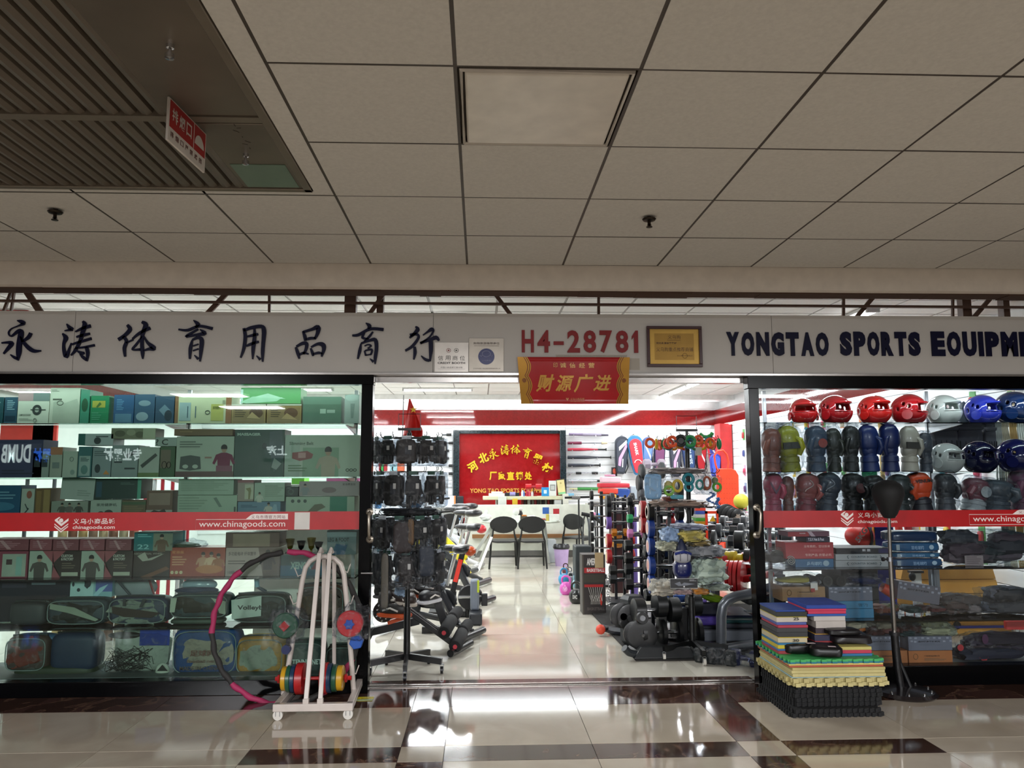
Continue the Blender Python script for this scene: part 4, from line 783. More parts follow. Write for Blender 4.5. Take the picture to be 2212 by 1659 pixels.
O('football', MB(M('b8bcb0', .4)).ell((at(350, 1450, 5.8).x, 5.81, at(350, 1450, 5.8).z), (.05, .03, .055), 16, 10).flat([(at(350+x, 1446+y, 5.77).x, at(350+x, 1446+y, 5.77).z) for x, y in ((-12, 4), (0, -10), (12, 4))], 5.775, m=M('1c1a18')), None, 'small black and white ball in the net bag corner', 'ball')
softbag('football net bag with red Chinese print', 368, 1356, 516, 1466, '2a4a80', sh=LS[5], inner='a89a88', seed=21, cram=.1, extra=[('t', '足球网', .3, .44, .66, .56, '6a3c34'), ('t', 'Football net', .26, .63, .66, .69, '6a4a42'), ('t', 'MADE IN CHINA', .16, .76, .74, .84, '5a4a44')])
softbag('cream net bag in orange edged cover', 506, 1376, 614, 1466, 'c08a3c', sh=LS[5], inner='a8aa98', seed=25, cram=.08)
softbag('green grey net bag behind the white stand', 616, 1385, 700, 1466, '3c4a48', sh=LS[5], inner='6c6e68', seed=27, extra=[('t', 'TENNIS NET', .2, .5, .95, .65, 'c4ccc8', .03)])
softbag('dark rolled net bag by the door post', 702, 1395, 772, 1466, '34302e', sh=LS[5], inner='3a3a3a', seed=29)
softbag('brown shoe packed in a clear bag behind the stand', 640, 1262, 745, 1351, '5c4038', sh=LS[4], inner='7a5c50', seed=31, cram=.35)
O('hand_pump', MB(M('7ea8b8', .3)).cyl(at(553, 1238, 5.9), at(556, 1268, 5.9), .018, n=12).cyl(at(556, 1268, 5.9), at(575, 1278, 5.9), .012, n=8, m=M('2c3c48')), None, 'pale blue hand pump standing behind the volleyball bag', 'pump')
# behind the shelves: red and white things deeper in the shop
def backitem(name, label, cat, mb, **k): return O(name, mb, None, label, cat, **k)
a, b, c, d = rect(0, 922, 122, 965, 8.5); backitem('poster', 'red notice board with pale lines deep behind the left window', 'board', MB(M('c8342c', .4)).box(a, a+.55, 8.5, 8.53, c-.1, d).box(b-.25, b, 8.5, 8.53, c-.1, d).box(a+.55, b-.25, 8.5, 8.51, d-.04, d))
for i, (x, cc) in enumerate(((316, 'c23040'), (352, 'c23040'), (335, 'd8d8e0'), (240, 'b8b8c0'), (60, '4a4a50'))):
    p = at(x, 1035, 7.6); O('swing_rack', MB(M(cc, .4)).tube([(p.x, 7.6, 0), (p.x, 7.6, p.z), (p.x+.25, 7.6, p.z), (p.x+.25, 7.6, 0)], .018, 8), None, ('red upright frame tube behind the left window', 'second red frame tube behind the left window', 'white frame tube behind the left window', 'grey frame tube behind the upright boxes', 'dark frame tube near the window edge')[i], 'frame')
for i in range(8):
    p = at(135+i*22, 1160, 7.4); cc = ('d8c090', '8a5c4c', 'c8a878', 'a08070', 'd0b898', '9a7060', 'c4b498', 'b07060')[i]
    O('rolled_mat', MB(M(cc, .6)).cyl((p.x, 7.4, .0), (p.x, 7.4, p.z+.06), .04, n=14), None, ('cream', 'brown', 'tan', 'mauve', 'light sand', 'rust brown', 'stone', 'terracotta')[i]+' rolled mat standing behind the left window shelves', 'mat', 'rolled mats behind the window')
a, b, c, d = rect(652, 1032, 700, 1046, 6.9); O('pink_binder', MB(M('e070b0', .4)).box(at(705, 1040, 6.9).x, at(775, 1040, 6.9).x, 6.9, 7.1, c, d), None, 'bright pink binder seen between the boxes', 'binder'); O('green_binder', MB(M('7ad040', .4)).box(at(630, 1040, 6.9).x, at(657, 1040, 6.9).x, 6.9, 7.1, c, d), None, 'lime green binder seen between the boxes', 'binder')
# deep counter to carry those binders
O('side_counter', MB(WHT).box(at(560, 1040, 6.9).x, at(790, 1040, 6.9).x, 6.85, 7.3, 0, c-.001), None, 'pale side counter behind the left window shelves', 'counter', bev=.005)
# ================================================================= RIGHT WINDOW DISPLAY
RY = [914, 1020, 1108, 1225, 1335, 1438]
SHC = glassM('clear_shelf_glass', (.9, .95, .94), .05)
RS = shelves('in the clear window', RY, 2.06, 6.1, [at(p, 900, 6.2).x for p in (1650, 2000, 2330)], 5.68, 6.2, SHC, refx=1900)
pp = at(2035, 1300, 6.12); O('square_post', MB(ALU).box(pp.x-.022, pp.x+.022, 6.21, 6.255, 0, 1.1), None, 'square steel post behind the long crumpled bags', 'post', bev=.004)
GAIN[0] = 1.2
def helmet(label, x0, y1_, x1, col, yaw, z, Y=5.92, tilt=0., shine=.12):
    a = at(x0, y1_, Y).x; b = at(x1, y1_, Y).x; R = (b-a)/2*.97; cx = (a+b)/2
    t = T('protective_helmet', label, 'helmet', 'foam helmets in the clear window', (cx, Y, z), local=True); GAIN[0] = 1.; m = M(col, shine, coat=.7, var=.04); GAIN[0] = 1.2
    nu, nv = 40, 22; vs = []; fs = []
    for j in range(nv+1):
        th = -PI*.36+(PI*.86)*j/nv
        for k in range(nu):
            a_ = 2*PI*k/nu; rx = R*(1+.03*math.cos(2*a_)); flare = 1+.06*math.sin(a_*1)*(1 if th < 0 else 0)
            vs.append((rx*math.cos(th)*math.sin(a_)*.98, -R*1.08*math.cos(th)*math.cos(a_)*flare, R*1.02*math.sin(th)+R*.86))
    for j in range(nv):
        th = -PI*.36+(PI*.86)*(j+.5)/nv
        for k in range(nu):
            a_ = (2*PI*(k+.5)/nu+PI) % (2*PI)-PI
            if abs(a_) < .95-.35*max(0, th-.25) and -.02 < th < .5: continue
            l = (k+1) % nu
            hole = any(abs((a_-h[0]))*1.4 < .14 and abs(th-h[1]) < .1 for h in ((1.45, .2), (1.8, .35), (1.6, -.15), (2.1, -.05), (-1.45, .2), (-1.8, .35), (-1.6, -.15), (-2.1, -.05)))
            if hole: continue
            fs.append((j*nu+k, j*nu+l, (j+1)*nu+l, (j+1)*nu+k))
    mb = MB(m); mb.add(vs, fs); o = O('shell', mb, t); sd = o.modifiers.new('foam', 'SOLIDIFY'); sd.thickness = R*.13; sd.offset = -1
    ss = o.modifiers.new('round', 'SUBSURF'); ss.levels = 1; ss.render_levels = 1
    O('crown_pad', MB(m).ell((0, 0, R*1.62), (R*.5, R*.6, R*.2), 20, 8, e=.8), t)
    for s_ in (-1, 1):
        O('ear_guard', MB(m).lathe([(R*.3, 0), (R*.3, R*.07), (R*.16, R*.1), (R*.14, R*.03), (0, R*.03)], (s_*R*.93 if s_ > 0 else -R*1.02, -R*.05, R*.55), 'x', 18), t)
    O('brow_pad', MB(m).tube([(R*.86*math.sin(q), -R*.97*math.cos(q), R*1.37+R*.05*math.cos(q*2)) for q in [i*.2-1. for i in range(11)]], R*.07, 8), t)
    O('chin_band', MB(m).tube([(R*.97*math.sin(q), -R*1.05*math.cos(q), R*.84) for q in [i*.2-1. for i in range(11)]], R*.045, 8), t)
    t.rotation_euler = (tilt, 0, yaw); return t
z0 = RS[0]
for lab, x0, x1, c, yw, tl in (('red foam helmet at the near end of the top shelf, slot facing out', 1705, 1766, 'c02022', -.1, .0), ('second red helmet from the door post, dark strap beside it', 1770, 1838, 'a81c22', .5, .05), ('biggest bright red helmet, third from the door post', 1855, 1923, 'd02622', .45, 0), ('glossy red helmet beside the shelf post, turned sideways', 1925, 1996, 'b01a20', .95, .12), ('white foam helmet on the top shelf', 2006, 2074, 'ccd6d0', .45, 0), ('royal blue perforated helmet on the top shelf', 2088, 2156, '2c3cb4', .6, .05), ('navy and yellow glossy helmet at the frame edge of the top shelf', 2152, 2228, '16305c', .8, .1)):
    helmet(lab, x0, 912, x1, c, yw, z0, tilt=tl)
O('helmet_bag', MB(M('55606a', .6)).ell((at(2085, 890, 6.02).x, 6.04, z0+.09), (.05, .06, .09), 18, 10, crumple=.2), None, 'grey cloth bag squeezed between white and blue helmets', 'bag')
for lab, x0, x1, c, yw in (('white helmet lying face down on the second shelf', 2010, 2077, 'c4cac6', .5), ('dark navy helmet with light reflections on the second shelf', 2079, 2150, '121638', .55), ('navy helmet with round vents at the edge of the second shelf', 2156, 2232, '1c2058', .75)): helmet(lab, x0, 1015, x1, c, yw, RS[1], tilt=.08)
# boxing gloves standing on their cuffs, most of them in clear bags
def glove(label, x0, y0, x1, y1, col, sh, col2=None, tilt=0., Y=5.86, film=True, mark=None, seed=1, r=.35, dep=None, flip=False):
    a, b, c, d = rect(x0, y0, x1, y1, Y); c = RS[sh]+.002; W, H = b-a, d-c; cx = (a+b)/2; s_ = -1 if flip else 1
    t = T('boxing_glove', label, 'glove', 'boxing gloves in the clear window', (cx, Y, c), local=True); m = M(col, r, coat=.15, var=.06); m2 = M(col2 or col, r+.1, var=.06)
    O('fist', MB(m).ell((0, 0, H*.7), (W*.47, W*.42, H*.3), 22, 14, e=.8, crumple=.06, seed=seed).ell((0, .004, H*.48), (W*.4, W*.36, H*.2), 20, 10, e=.85), t)
    O('thumb', MB(m).tube([(-s_*W*.3, -W*.28, H*.36), (-s_*W*.42, -W*.36, H*.52), (-s_*W*.34, -W*.4, H*.68), (-s_*W*.2, -W*.36, H*.74)], [W*.1, W*.14, W*.14, W*.07], 10), t)
    O('cuff', MB(m2).lathe([(W*.3, H*.42), (W*.34, H*.3), (W*.4, H*.12), (W*.42, H*.02), (W*.34, 0), (W*.3, .01)][::-1], (0, 0, 0), n=20), t)
    O('strap', MB(m2).lathe([(W*.36, H*.2), (W*.405, H*.22), (W*.39, H*.32), (W*.34, H*.34)], n=20), t)
    if mark:
        mb = MB(M(mark[0], .5))
        if mark[1] == 's': mb.tube([(-W*.1+W*.16*math.sin(q*.8), -W*.43-.004, H*(.82-.05*q)) for q in range(7)], .0035, 5)
        elif mark[1] == 'd': mb.flat([(W*.12+W*.2*math.cos(q*PI/8), H*.62+W*.2*math.sin(q*PI/8)) for q in range(16)], -W*.44)
        elif mark[1] == 'v': mb.flat([(-W*.3, H*.8), (0, H*.55), (W*.3, H*.8), (W*.3, H*.72), (0, H*.46), (-W*.3, H*.72)], -W*.44)
        elif mark[1] == 'b': mb.box(-W*.36, W*.36, -W*.46, -W*.38, H*.5, H*.64)
        else: mb.text(mark[1], -W*.34, W*.3, H*.74, H*.83, -W*.47, bold=.04)
        O('printed_mark', mb, t)
    if film: O('plastic_sleeve', MB(FILM).ell((0, 0, H*.52), (W*.54, W*.5, H*.54), 22, 16, e=.6, crumple=.16, seed=seed+9), t)
    t.rotation_euler = (0, tilt, 0); return t
gl = [
('dusty pink glove in a bag at the post end of the second shelf', 1643, 926, 1688, 1018, '8c5548', 1, None, .03, 1, None),
('yellow and black glove on the second shelf', 1680, 920, 1732, 1018, 'a8a828', 1, '8c8c24', -.06, 1, ('2a2c20', 'b')),
('slate blue glove with a red dot, in a clear bag', 1737, 920, 1786, 1018, '3c4c60', 1, None, .02, 1, ('a04038', 'd')),
('dark olive glove in a bag next to the slate blue glove', 1783, 925, 1818, 1018, '23281f', 1, None, 0, 1, None),
('black bagged glove, right before the plain blue gloves', 1816, 920, 1856, 1018, '161a18', 1, None, .03, 1, None),
('plain deep blue glove without a bag, dented at the wrist', 1855, 918, 1901, 1018, '14285c', 1, None, -.04, 0, None),
('second plain deep blue glove, beside the beige glove', 1899, 916, 1943, 1018, '101f50', 1, None, 0, 0, None),
('beige glove with a dark wrist band', 1942, 920, 1984, 1018, 'a09c90', 1, 'a8a294', .03, 0, ('2a2824', 'b')),
('small grey glove in a tied clear bag beside the white helmet', 1983, 935, 2014, 1018, '3c424c', 1, None, 0, 1, None),
('rose pink glove with a grey leaf mark on the third shelf', 1648, 1022, 1690, 1108, 'b04c60', 2, None, .03, 1, ('6a4c5c', 'v')),
('brown pink glove squeezed between pink gloves on the third shelf', 1688, 1028, 1716, 1108, '7c4a40', 2, None, 0, 1, None),
('pale red glove with a white swirl on the third shelf', 1712, 1022, 1764, 1108, '9c5450', 2, '8c3c44', .12, 1, ('c8b4ac', 's')),
('grey blue glove with a white swirl on the third shelf', 1755, 1020, 1810, 1108, '38404c', 2, None, .12, 1, ('9aa0a8', 's')),
('black glove with a dark red patch on the third shelf', 1814, 1022, 1866, 1108, '0d0e10', 2, None, .06, 1, ('5a2424', 'd')),
('larger black glove just behind the punching ball', 1862, 1026, 1912, 1108, '0c1012', 2, None, 0, 1, None),
('dark green grey glove to the far side of the punching ball', 1915, 1024, 1966, 1108, '26302e', 2, None, .05, 1, None),
('orange and black glove with black lettering', 1961, 1020, 2016, 1108, 'd04c28', 2, '26242c', -.08, 0, ('2a1c1c', 'VENUM')),
('dark grey glove next to the orange glove', 2017, 1022, 2064, 1108, '34363a', 2, '4a4a50', .03, 1, None),
('white and maroon glove leaning on the third shelf', 2070, 1032, 2128, 1108, '7a4650', 2, 'b4b8b8', .2, 1, ('b8bcbc', 'd')),
('pale grey glove in a thick clear bag on the third shelf', 2112, 1036, 2182, 1108, '4c545c', 2, None, .1, 1, None),
('mauve glove with a white curl at the frame edge', 2178, 1014, 2240, 1108, '74465c', 2, None, .05, 1, ('a890a4', 's')),
]
for i, g_ in enumerate(gl): glove(g_[0], *g_[1:5], g_[5], g_[6], g_[7], g_[8], film=bool(g_[9]), mark=g_[10], seed=i+1, flip=i % 2 == 1)
# black padded vests hanging behind the second shelf
for lab, x0, y0, x1, y1, cc in (('charcoal weight vest with rolled collar hanging behind the white helmet', 2010, 920, 2066, 1000, '3a3c42'), ('dark grey quilted vest hanging behind the navy helmet', 2062, 918, 2120, 1006, '34363e'), ('grey pleated belt hanging beside the rope bundles', 2122, 920, 2148, 1005, '42454c')):
    a, b, c, d = rect(x0, y0, x1, y1, 6.5); t = T('weight_vest', lab, 'vest', loc=((a+b)/2, 6.5, c)); O('body', MB(M(cc, .8, bump=.4)).ell(((a+b)/2, 6.5, (c+d)/2), ((b-a)/2, .05, (d-c)/2), 22, 12, e=.4), t)
    for k in range(5): O('seam', MB(M('1e1f23', .8)).tube([(a+(b-a)*(.1+.2*k), 6.455, c+.03), (a+(b-a)*(.1+.2*k), 6.45, c+(d-c)*.6)], .004, 5), t)
    O('collar', MB(M(cc, .8)).tube([(a+.01, 6.46, d-.03), (b-.01, 6.46, d-.02)], .025, 10), t)
    O('buckle', MB(BLKM).box(b-.03, b-.01, 6.43, 6.46, c+(d-c)*.3, c+(d-c)*.42), t)
rr = MB(M('555a60', .4)).cyl((at(2000, 912, 6.5).x, 6.52, at(2000, 914, 6.5).z), (4.9, 6.52, at(2000, 914, 6.5).z), .012, n=8); O('garment_rail', rr, None, 'grey rail carrying the vests behind the clear window', 'rail')
for lab, x, cc, w in (('cream rope bundle with a loop', 2168, 'b8b49c', .06), ('pale wooden pole bundle', 2186, 'b49860', .05), ('thick white rope coil at the frame edge', 2205, 'c4ccc4', .08), ('white fringe of skipping cords behind the navy helmet', 2154, '9ca4a0', .05)):
    p = at(x, 915, 6.6); t = T('rope_bundle', lab, 'rope', 'ropes behind the clear window', loc=(p.x, 6.6, p.z-.5))
    for k in range(5): O('strand', MB(M(cc, .7)).tube([(p.x+(k-2)*w*.2, 6.6, p.z), (p.x+(k-2)*w*.3, 6.58, p.z-.2), (p.x+(k-2)*w*.34+.01*math.sin(k), 6.6, p.z-.45), (p.x+(k-2)*w*.2, 6.6, p.z-1.1)], .008, 6), t)
O('rope_rail', MB(M('555a60', .4)).cyl((4.1, 6.6, at(2168, 913, 6.6).z), (4.95, 6.6, at(2168, 913, 6.6).z), .01, n=8), None, 'short grey rail the ropes hang from', 'rail')
# fourth shelf
def R_(s, label, x0, y0, x1, y1, col, spec=(), **k): return carton(label, x0, y0, x1, y1, col, spec, sh=(RS[s] if s is not None else None), **k)
R_(3, 'blue box with a round white mark under the red box', 1718, 1208, 1801, 1225, '1f5478', [('t', '乒乓球网', .3, .3, .68, .75, '9cb8c8'), ('e', .8, .5, .08, .35, '8aa0ac')])
carton('red box with white Chinese writing', 1697, 1172, 1801, 1207, '9c2a30', [('t', '没有卖的，空以标本', .38, .15, .93, .32, 'd8a8a0'), ('t', '专利产品 仿冒必究', .4, .68, .95, .85, 'd8a8a0'), ('r', .5, .42, .78, .56, 'a84448')], dep=.2)
carton('dark purple net and post box on the red box', 1741, 1160, 1793, 1171, '2a2030', [('t', 'Y.S.X Net & Post', .08, .15, .75, .75, 'c8c4cc', .03), ], dep=.2)
carton('red and grey long box on top of the pile', 1702, 1148, 1792, 1159, '6c4450', [('r', 0, .1, .5, 1, '9a3a3c'), ('p', [(.46, 0), (.56, 0), (.66, 1), (.56, 1)], 'b49ca4'), ('t', 'POWER', .28, .25, .42, .5, 'd8c8c8')], dep=.2)
carton('black long box with white brush characters', 1806, 1184, 1926, 1196, '15161a', [('t', '新 胜', .47, .15, .62, .6, 'c8c8cc'), ('r', .76, .1, .96, .9, '22204a')], dep=.22)
spc = [('t', 'COUNTER BOARD', .28, .3, .74, .6, '3c4a50', .02), ('l', .2, .78, .8, .86, 1, '8a9094'), ('p', [(.2, .4), (.22, .2), (.235, .2), (.215, .4), (.235, .75), (.22, .75)], '3c4a50'), ('p', [(.82, .4), (.8, .2), (.785, .2), (.805, .4), (.785, .75), (.8, .75)], '3c4a50')]
carton('upper white counter board box, directly under the black box', 1805, 1197, 1926, 1210, '9a9c9c', spc, dep=.22)
R_(3, 'lower white counter board box resting on the shelf', 1805, 1211, 1926, 1225, '969898', spc, dep=.22)
for i, (y0, y1, xx) in enumerate(((1148, 1170, 1926), (1172, 1192, 1930), (1194, 1205, 1932), (1207, 1225, 1932))):
    a, b, c, d = rect(xx, y0, xx+104+(i == 3)*6, y1, 5.8); t = T('badminton_net_pack', ('topmost floppy blue pack in the stack of four', 'second blue pack from the top with round white mark', 'thin third blue pack in the stack', 'bottom blue pack with barcode label')[i], 'pack', 'blue packs on the fourth shelf', ((a+b)/2, 5.88, c))
    O('body', MB(M(('1c3050', '28567e', '2c6084', '1f4a70')[i], .25, coat=.5)).ell(((a+b)/2, 5.9, (c+d)/2), ((b-a)/2, .1, (d-c)/2), 30, 10, e=.35, crumple=.05, seed=i), t)
    if i: prints(t, a, b, c, d, 5.795, [('t', '羽毛球网', .36, .35, .62, .75, '8fb0d0'), ('e', .78, .5, .05, .25, 'a0b8c8'), ('r', .05, .2, .12, .8, '9aa8b0')])
def heap(name, label, cat, x0, y0, x1, y1, cols, Y=5.9, dep=.14, sh=None, seed=0, film=True, n=5, e=.7, group=None, cr=.3):
    a, b, c, d = rect(x0, y0, x1, y1, Y)
    if sh is not None: c = sh+.002
    t = T(name, label, cat, group, loc=((a+b)/2, Y, c)); rs = random.Random(seed); W, H = b-a, d-c
    for k in range(n):
        cx = a+W*(.2+.6*rs.random()); cz = c+H*((.26, .5, .74)[k % 3]+rs.uniform(-.05, .05)) if n > 5 else c+H*(.35+.3*rs.random()); w = W*rs.uniform(.28, .45); w = min(w, cx-a, b-cx)
        O('folded_piece', MB(M(cols[k % len(cols)], .7)).ell((cx, Y+rs.uniform(-.3, .3)*dep, max(cz, c+H*.22)), (max(w, W*.14), dep*.5, H*rs.uniform(.2, .25)), 20, 10, e=e, crumple=cr, seed=seed+k), t)
    if film: O('plastic_bag', MB(FILM).ell(((a+b)/2, Y, (c+d)/2+H*.02), (W*.52, dep*.6, H*.5), 30, 14, e=.6, crumple=.22, seed=seed+50), t)
    return t
heap('clothing_bag', 'big bag of folded dark grey and plum clothes at the frame edge', 'bag', 2036, 1146, 2215, 1225, ['2c2e34', '3c3038', '26363c', '52464c', '1e2c30', '3a3c42', '5c5058'], sh=RS[3], seed=3, n=9)
prints(bpy.data.objects['clothing_bag'], *rect(2084, 1200, 2124, 1222, 5.8), 5.8, [('r', 0, 0, 1, 1, '8c8080'), ('l', .1, .1, .9, .9, 4, '6a5c5e')], nm='paper_label')
heap('glove_bag', 'bag of black gloves beside the pile of boxes', 'bag', 1653, 1183, 1720, 1224, ['101412', '1c2420', '0e1010'], sh=RS[3], seed=9, n=4)
a = at(1704, 1210, 5.8); O('rope_coil', MB(M('8a8c88', .6)).tube([(a.x+(.004+.0035*q*.35)*math.cos(q*.6), 5.76, a.z+(.004+.0035*q*.35)*math.sin(q*.6)) for q in range(26)], .0035, 6), None, 'small grey coiled cord pressed on the black glove bag', 'cord')
# fifth shelf
heap('hand_wrap_bag', 'bag of rolled yellow and brown hand wraps', 'bag', 1674, 1236, 1770, 1266, ['8c8434', '7c7a30', '2c2420', '8a8c8c'], seed=12, n=5, e=1, cr=.05)
for i, x in enumerate((1755, 1783, 1812)):
    p = at(x, 1254, 5.84); t = T('hand_wrap_roll', ('dark brown', 'charcoal grey', 'black')[i]+' rolled wrap lying on the cardboard boxes', 'roll', 'rolled wraps', (p.x, 5.84, p.z)); O('roll', MB(M(('241c18', '33322e', '24221e')[i], .8)).cyl((p.x, 5.8, p.z), (p.x, 5.94, p.z), .038, n=20), t); O('roll_end', MB(M('0e0c0a', .8)).tube([(p.x+(.006+.001*q)*math.cos(q*.7), 5.798, p.z+(.006+.001*q)*math.sin(q*.7)) for q in range(24)], .0016, 4), t)
spk = [('o', .16, .4, .05, .2, '6a5038'), ('t', '广州体育用品有限公司', .35, .3, .7, .42, '3c2c20'), ('l', .35, .52, .85, .72, 3, '6a5440')]
spg = [('t', '运动健身器材系列', .22, .3, .72, .42, '14161c', .03), ('l', .25, .5, .75, .66, 2, '5a5e68')]+[('r', u, v, u+.06, v+.12, '8c8e98') for u, v in ((.02, .03), (.14, .05), (.3, .03), (.42, .06), (.56, .03), (.68, .05), (.86, .04), (.04, .26), (.12, .3), (.78, .28), (.93, .26))]
carton('brown cardboard box with a paper tag', 1690, 1268, 1783, 1299, '8a6a48', spk, dep=.2)
O('price_tag', MB(M('c4beb4', .5)).box(at(1694, 1, 5.77).x, at(1708, 1, 5.77).x, 5.765, 5.768, at(1, 1290, 5.77).z, at(1, 1274, 5.77).z).box(at(1694, 1, 5.77).x, at(1702, 1, 5.77).x, 5.763, 5.765, at(1, 1294, 5.77).z, at(1, 1286, 5.77).z, m=M('8c2420', .5)), None, 'white and red swing tag on the brown cardboard box', 'tag')
carton('grey box printed with pale squares on the blue boxes', 1790, 1268, 1885, 1298, '5c606c', spg, dep=.2)
carton('upper light blue box under the grey box', 1740, 1299, 1886, 1315, '3a7494', [('t', '雪豹', .78, .3, .92, .75, '1c4054')], dep=.2)
R_(4, 'lower light blue box on the fifth shelf', 1738, 1316, 1888, 1335, '3a7494', [('t', '飞鱼', .2, .2, .34, .5, '1f6a6a')], dep=.2)
heap('ankle_weight_bag', 'bag holding a navy knitted strap', 'bag', 1828, 1238, 1902, 1268, ['1c2440', '22284a', '9a8c94'], seed=18, n=4)
carton('slanting grey box with pale squares leaning on the shelf post', 1936, 1262, 2028, 1300, '5f5c64', spg, dep=.18, tilt=.16)
O('red_canister', MB(M('a83a24', .4)).cyl((at(1905, 1268, 5.88).x, 5.88, at(1905, 1268, 5.88).z), (at(1935, 1284, 5.88).x, 5.88, at(1935, 1284, 5.88).z), .035, .045, 18), None, 'orange red tube lying in a clear bag behind the pole', 'tube')
heap('rope_bag', 'bag of olive and red brown cords on the fifth shelf', 'bag', 1886, 1300, 1942, 1335, ['5c5830', '6c3420', '7a3020'], sh=RS[4], seed=22, n=5)
heap('rope_bag', 'bag of dark teal cords on the fifth shelf', 'bag', 1938, 1306, 1984, 1335, ['16302e', '1c3a38'], sh=RS[4], seed=26, n=4)
heap('rope_bag', 'bag of plum red cords against the shelf post', 'bag', 1982, 1304, 2036, 1335, ['4a2020', '5a2c2c', '3a1c1c'], sh=RS[4], seed=27, n=4)
heap('knee_pad_bag', 'long crumpled clear bag of brown and grey knee pads', 'bag', 2030, 1282, 2120, 1335, ['6a544c', '4a3c38', '584c48', '8a7c78'], sh=RS[4], seed=31, n=7)
heap('knee_pad_bag', 'crumpled clear bag of dark grey pads at the frame edge', 'bag', 2112, 1268, 2226, 1335, ['3c3c40', '2c2c30', '585860', '77777c'], sh=RS[4], seed=33, n=7)
# bottom deck
for lab, x0, x1, cs, sd in (('bag of cream cords with an orange coil on the lower boxes', 1822, 1868, ['a89878', 'c8702c', 'b0a890'], 41), ('bag of red brown cords behind the pole sleeve', 1866, 1932, ['3c1814', '4a2420', '6a6454'], 43), ('bag of green black cords on the lower boxes', 1930, 1986, ['14282a', '301412', '1e2422'], 45), ('bag of pale olive cords on the lower boxes', 1978, 2062, ['77785c', '8a8c70', '6c6c50', '94967c'], 47)):
    heap('rope_bag', lab, 'bag', x0, 1340, x1, 1374, cs, seed=sd, n=6)
for i, (x0, x1) in enumerate(((1838, 1868), (1869, 1944), (1962, 2057))):
    if i: carton(('', 'grey box with pale squares behind the pole sleeve', 'grey box with pale squares beside the dark bag')[i], x0, 1375, x1, 1405, '666874', spg, dep=.2)
    R_(5, ('narrow brown box hidden by the mat pile', 'orange brown cardboard box behind the pole sleeve', 'orange brown cardboard box beside the dark bag')[i], (1838, 1869, 1963)[i], 1406, (1867, 1961, 2058)[i], 1438, ('4a3a2a', '9a6038', 'a4663c')[i], spk if i else (), dep=.2)
heap('knee_guard_bag', 'dark purple bag of guards with red details on the bottom deck', 'bag', 2058, 1366, 2228, 1438, ['181220', '201828', '281c30', '14182a', '301c24'], sh=RS[5], seed=51, n=9)
t = bpy.data.objects['knee_guard_bag']; a, b, c, d = rect(2058, 1366, 2228, 1438, 5.8); prints(t, a, b, c, d, 5.8, [('e', .1, .45, .04, .1, 'a03034'), ('p', [(.32, .72), (.36, .84), (.42, .84), (.45, .72), (.42, .8), (.36, .8)], 'a03034'), ('e', .42, .2, .04, .15, '4a2844')], nm='red_trim')
# seen through the window: vaulting box, hurdle, blue mat, red ball
WD = stoneM('pine_wood', 'b07a28', 'c4903c', .45, 3)
def slab(name, label, cat, x0, y0, x1, y1, Y, dep, m, extra=(), bev=.006, ground=True):
    a, b, c, d = rect(x0, y0, x1, y1, Y)
    if ground: c = 0.
    t = T(name, label, cat, loc=((a+b)/2, Y+dep/2, c)); O('body', MB(m).box(a, b, Y, Y+dep, c, d), t, bev=bev)
    for nm, mm, u0, v0, u1, v1 in extra: O(nm, MB(mm).box(a+(b-a)*u0, a+(b-a)*u1, Y-.008, Y+.02, d-(d-at(x0, y1, Y).z)*v1, d-(d-at(x0, y1, Y).z)*v0), t)
    return t
a, b, c, d = rect(1942, 1222, 2162, 1378, 7.2); t = T('vaulting_box', 'tall pine vaulting box with blue band behind the clear window', 'vaulting box', loc=((a+b)/2, 7.4, 0)); H = (d-0)/5
for k in range(5):
    i0 = .03*(5-k); i1 = .03*(4-k); O('box_section', MB(WD).add([(a-.09+i0*-1+.15, 7.2, H*k+.002), (b+.09-.15+i0, 7.2, H*k+.002), (b+.09-.15+i0, 7.7, H*k+.002), (a-.09+.15-i0, 7.7, H*k+.002), (a+.06-i1, 7.2, H*(k+1)-.002), (b-.06+i1, 7.2, H*(k+1)-.002), (b-.06+i1, 7.7, H*(k+1)-.002), (a+.06-i1, 7.7, H*(k+1)-.002)], [(0, 1, 2, 3)[::-1], (4, 5, 6, 7), (0, 1, 5, 4), (1, 2, 6, 5), (2, 3, 7, 6), (3, 0, 4, 7)]), t, bev=.004)
O('blue_band', MB(M('2a348c', .5)).box(a-.05, b+.05, 7.185, 7.199, at(2050, 1357, 7.2).z, at(2050, 1352, 7.2).z), t)
O('hand_hole', MB(M('120c08', .8)).cyl(((a+b)/2+.05, 7.19, at(2120, 1350, 7.2).z), ((a+b)/2+.05, 7.21, at(2120, 1350, 7.2).z), .035, n=16), t)
O('hand_hole', MB(M('2a1a0a', .8)).cyl(((a+b)/2-.13, 7.19, at(2000, 1300, 7.2).z), ((a+b)/2-.13, 7.21, at(2000, 1300, 7.2).z), .025, n=14), t)
slab('folded_mat', 'royal blue folded gym mat standing behind the counter board boxes', 'mat', 1892, 1138, 1934, 1290, 6.9, .3, M('222c8c', .45), [('yellow_edge', M('c8b030', .5), -.05, 0, .0, .3)])
t = T('slam_ball', 'red 5KG weighted ball with black strap behind the clear window', 'ball', loc=at(1857, 1192, 6.9)); p = at(1857, 1158, 6.9)
O('body', MB(M('c83028', .45)).ell(p, (.125, .125, .1), 28, 16), t); O('strap', MB(M('18161a', .6)).tube([(p.x+.05, p.y-.126*math.cos(q), p.z+.105*math.sin(q)) for q in [i*.35-1.6 for i in range(10)]], .012, 6), t)
O('lettering', MB(M('e8d8d4', .4)).text('5KG', 0, .14, 0, .05, -.0, bold=.04, T=Matrix.Translation((p.x-.07, p.y-.128, p.z-.05)) @ Matrix.Rotation(-.9, 4, 'Y')), t)
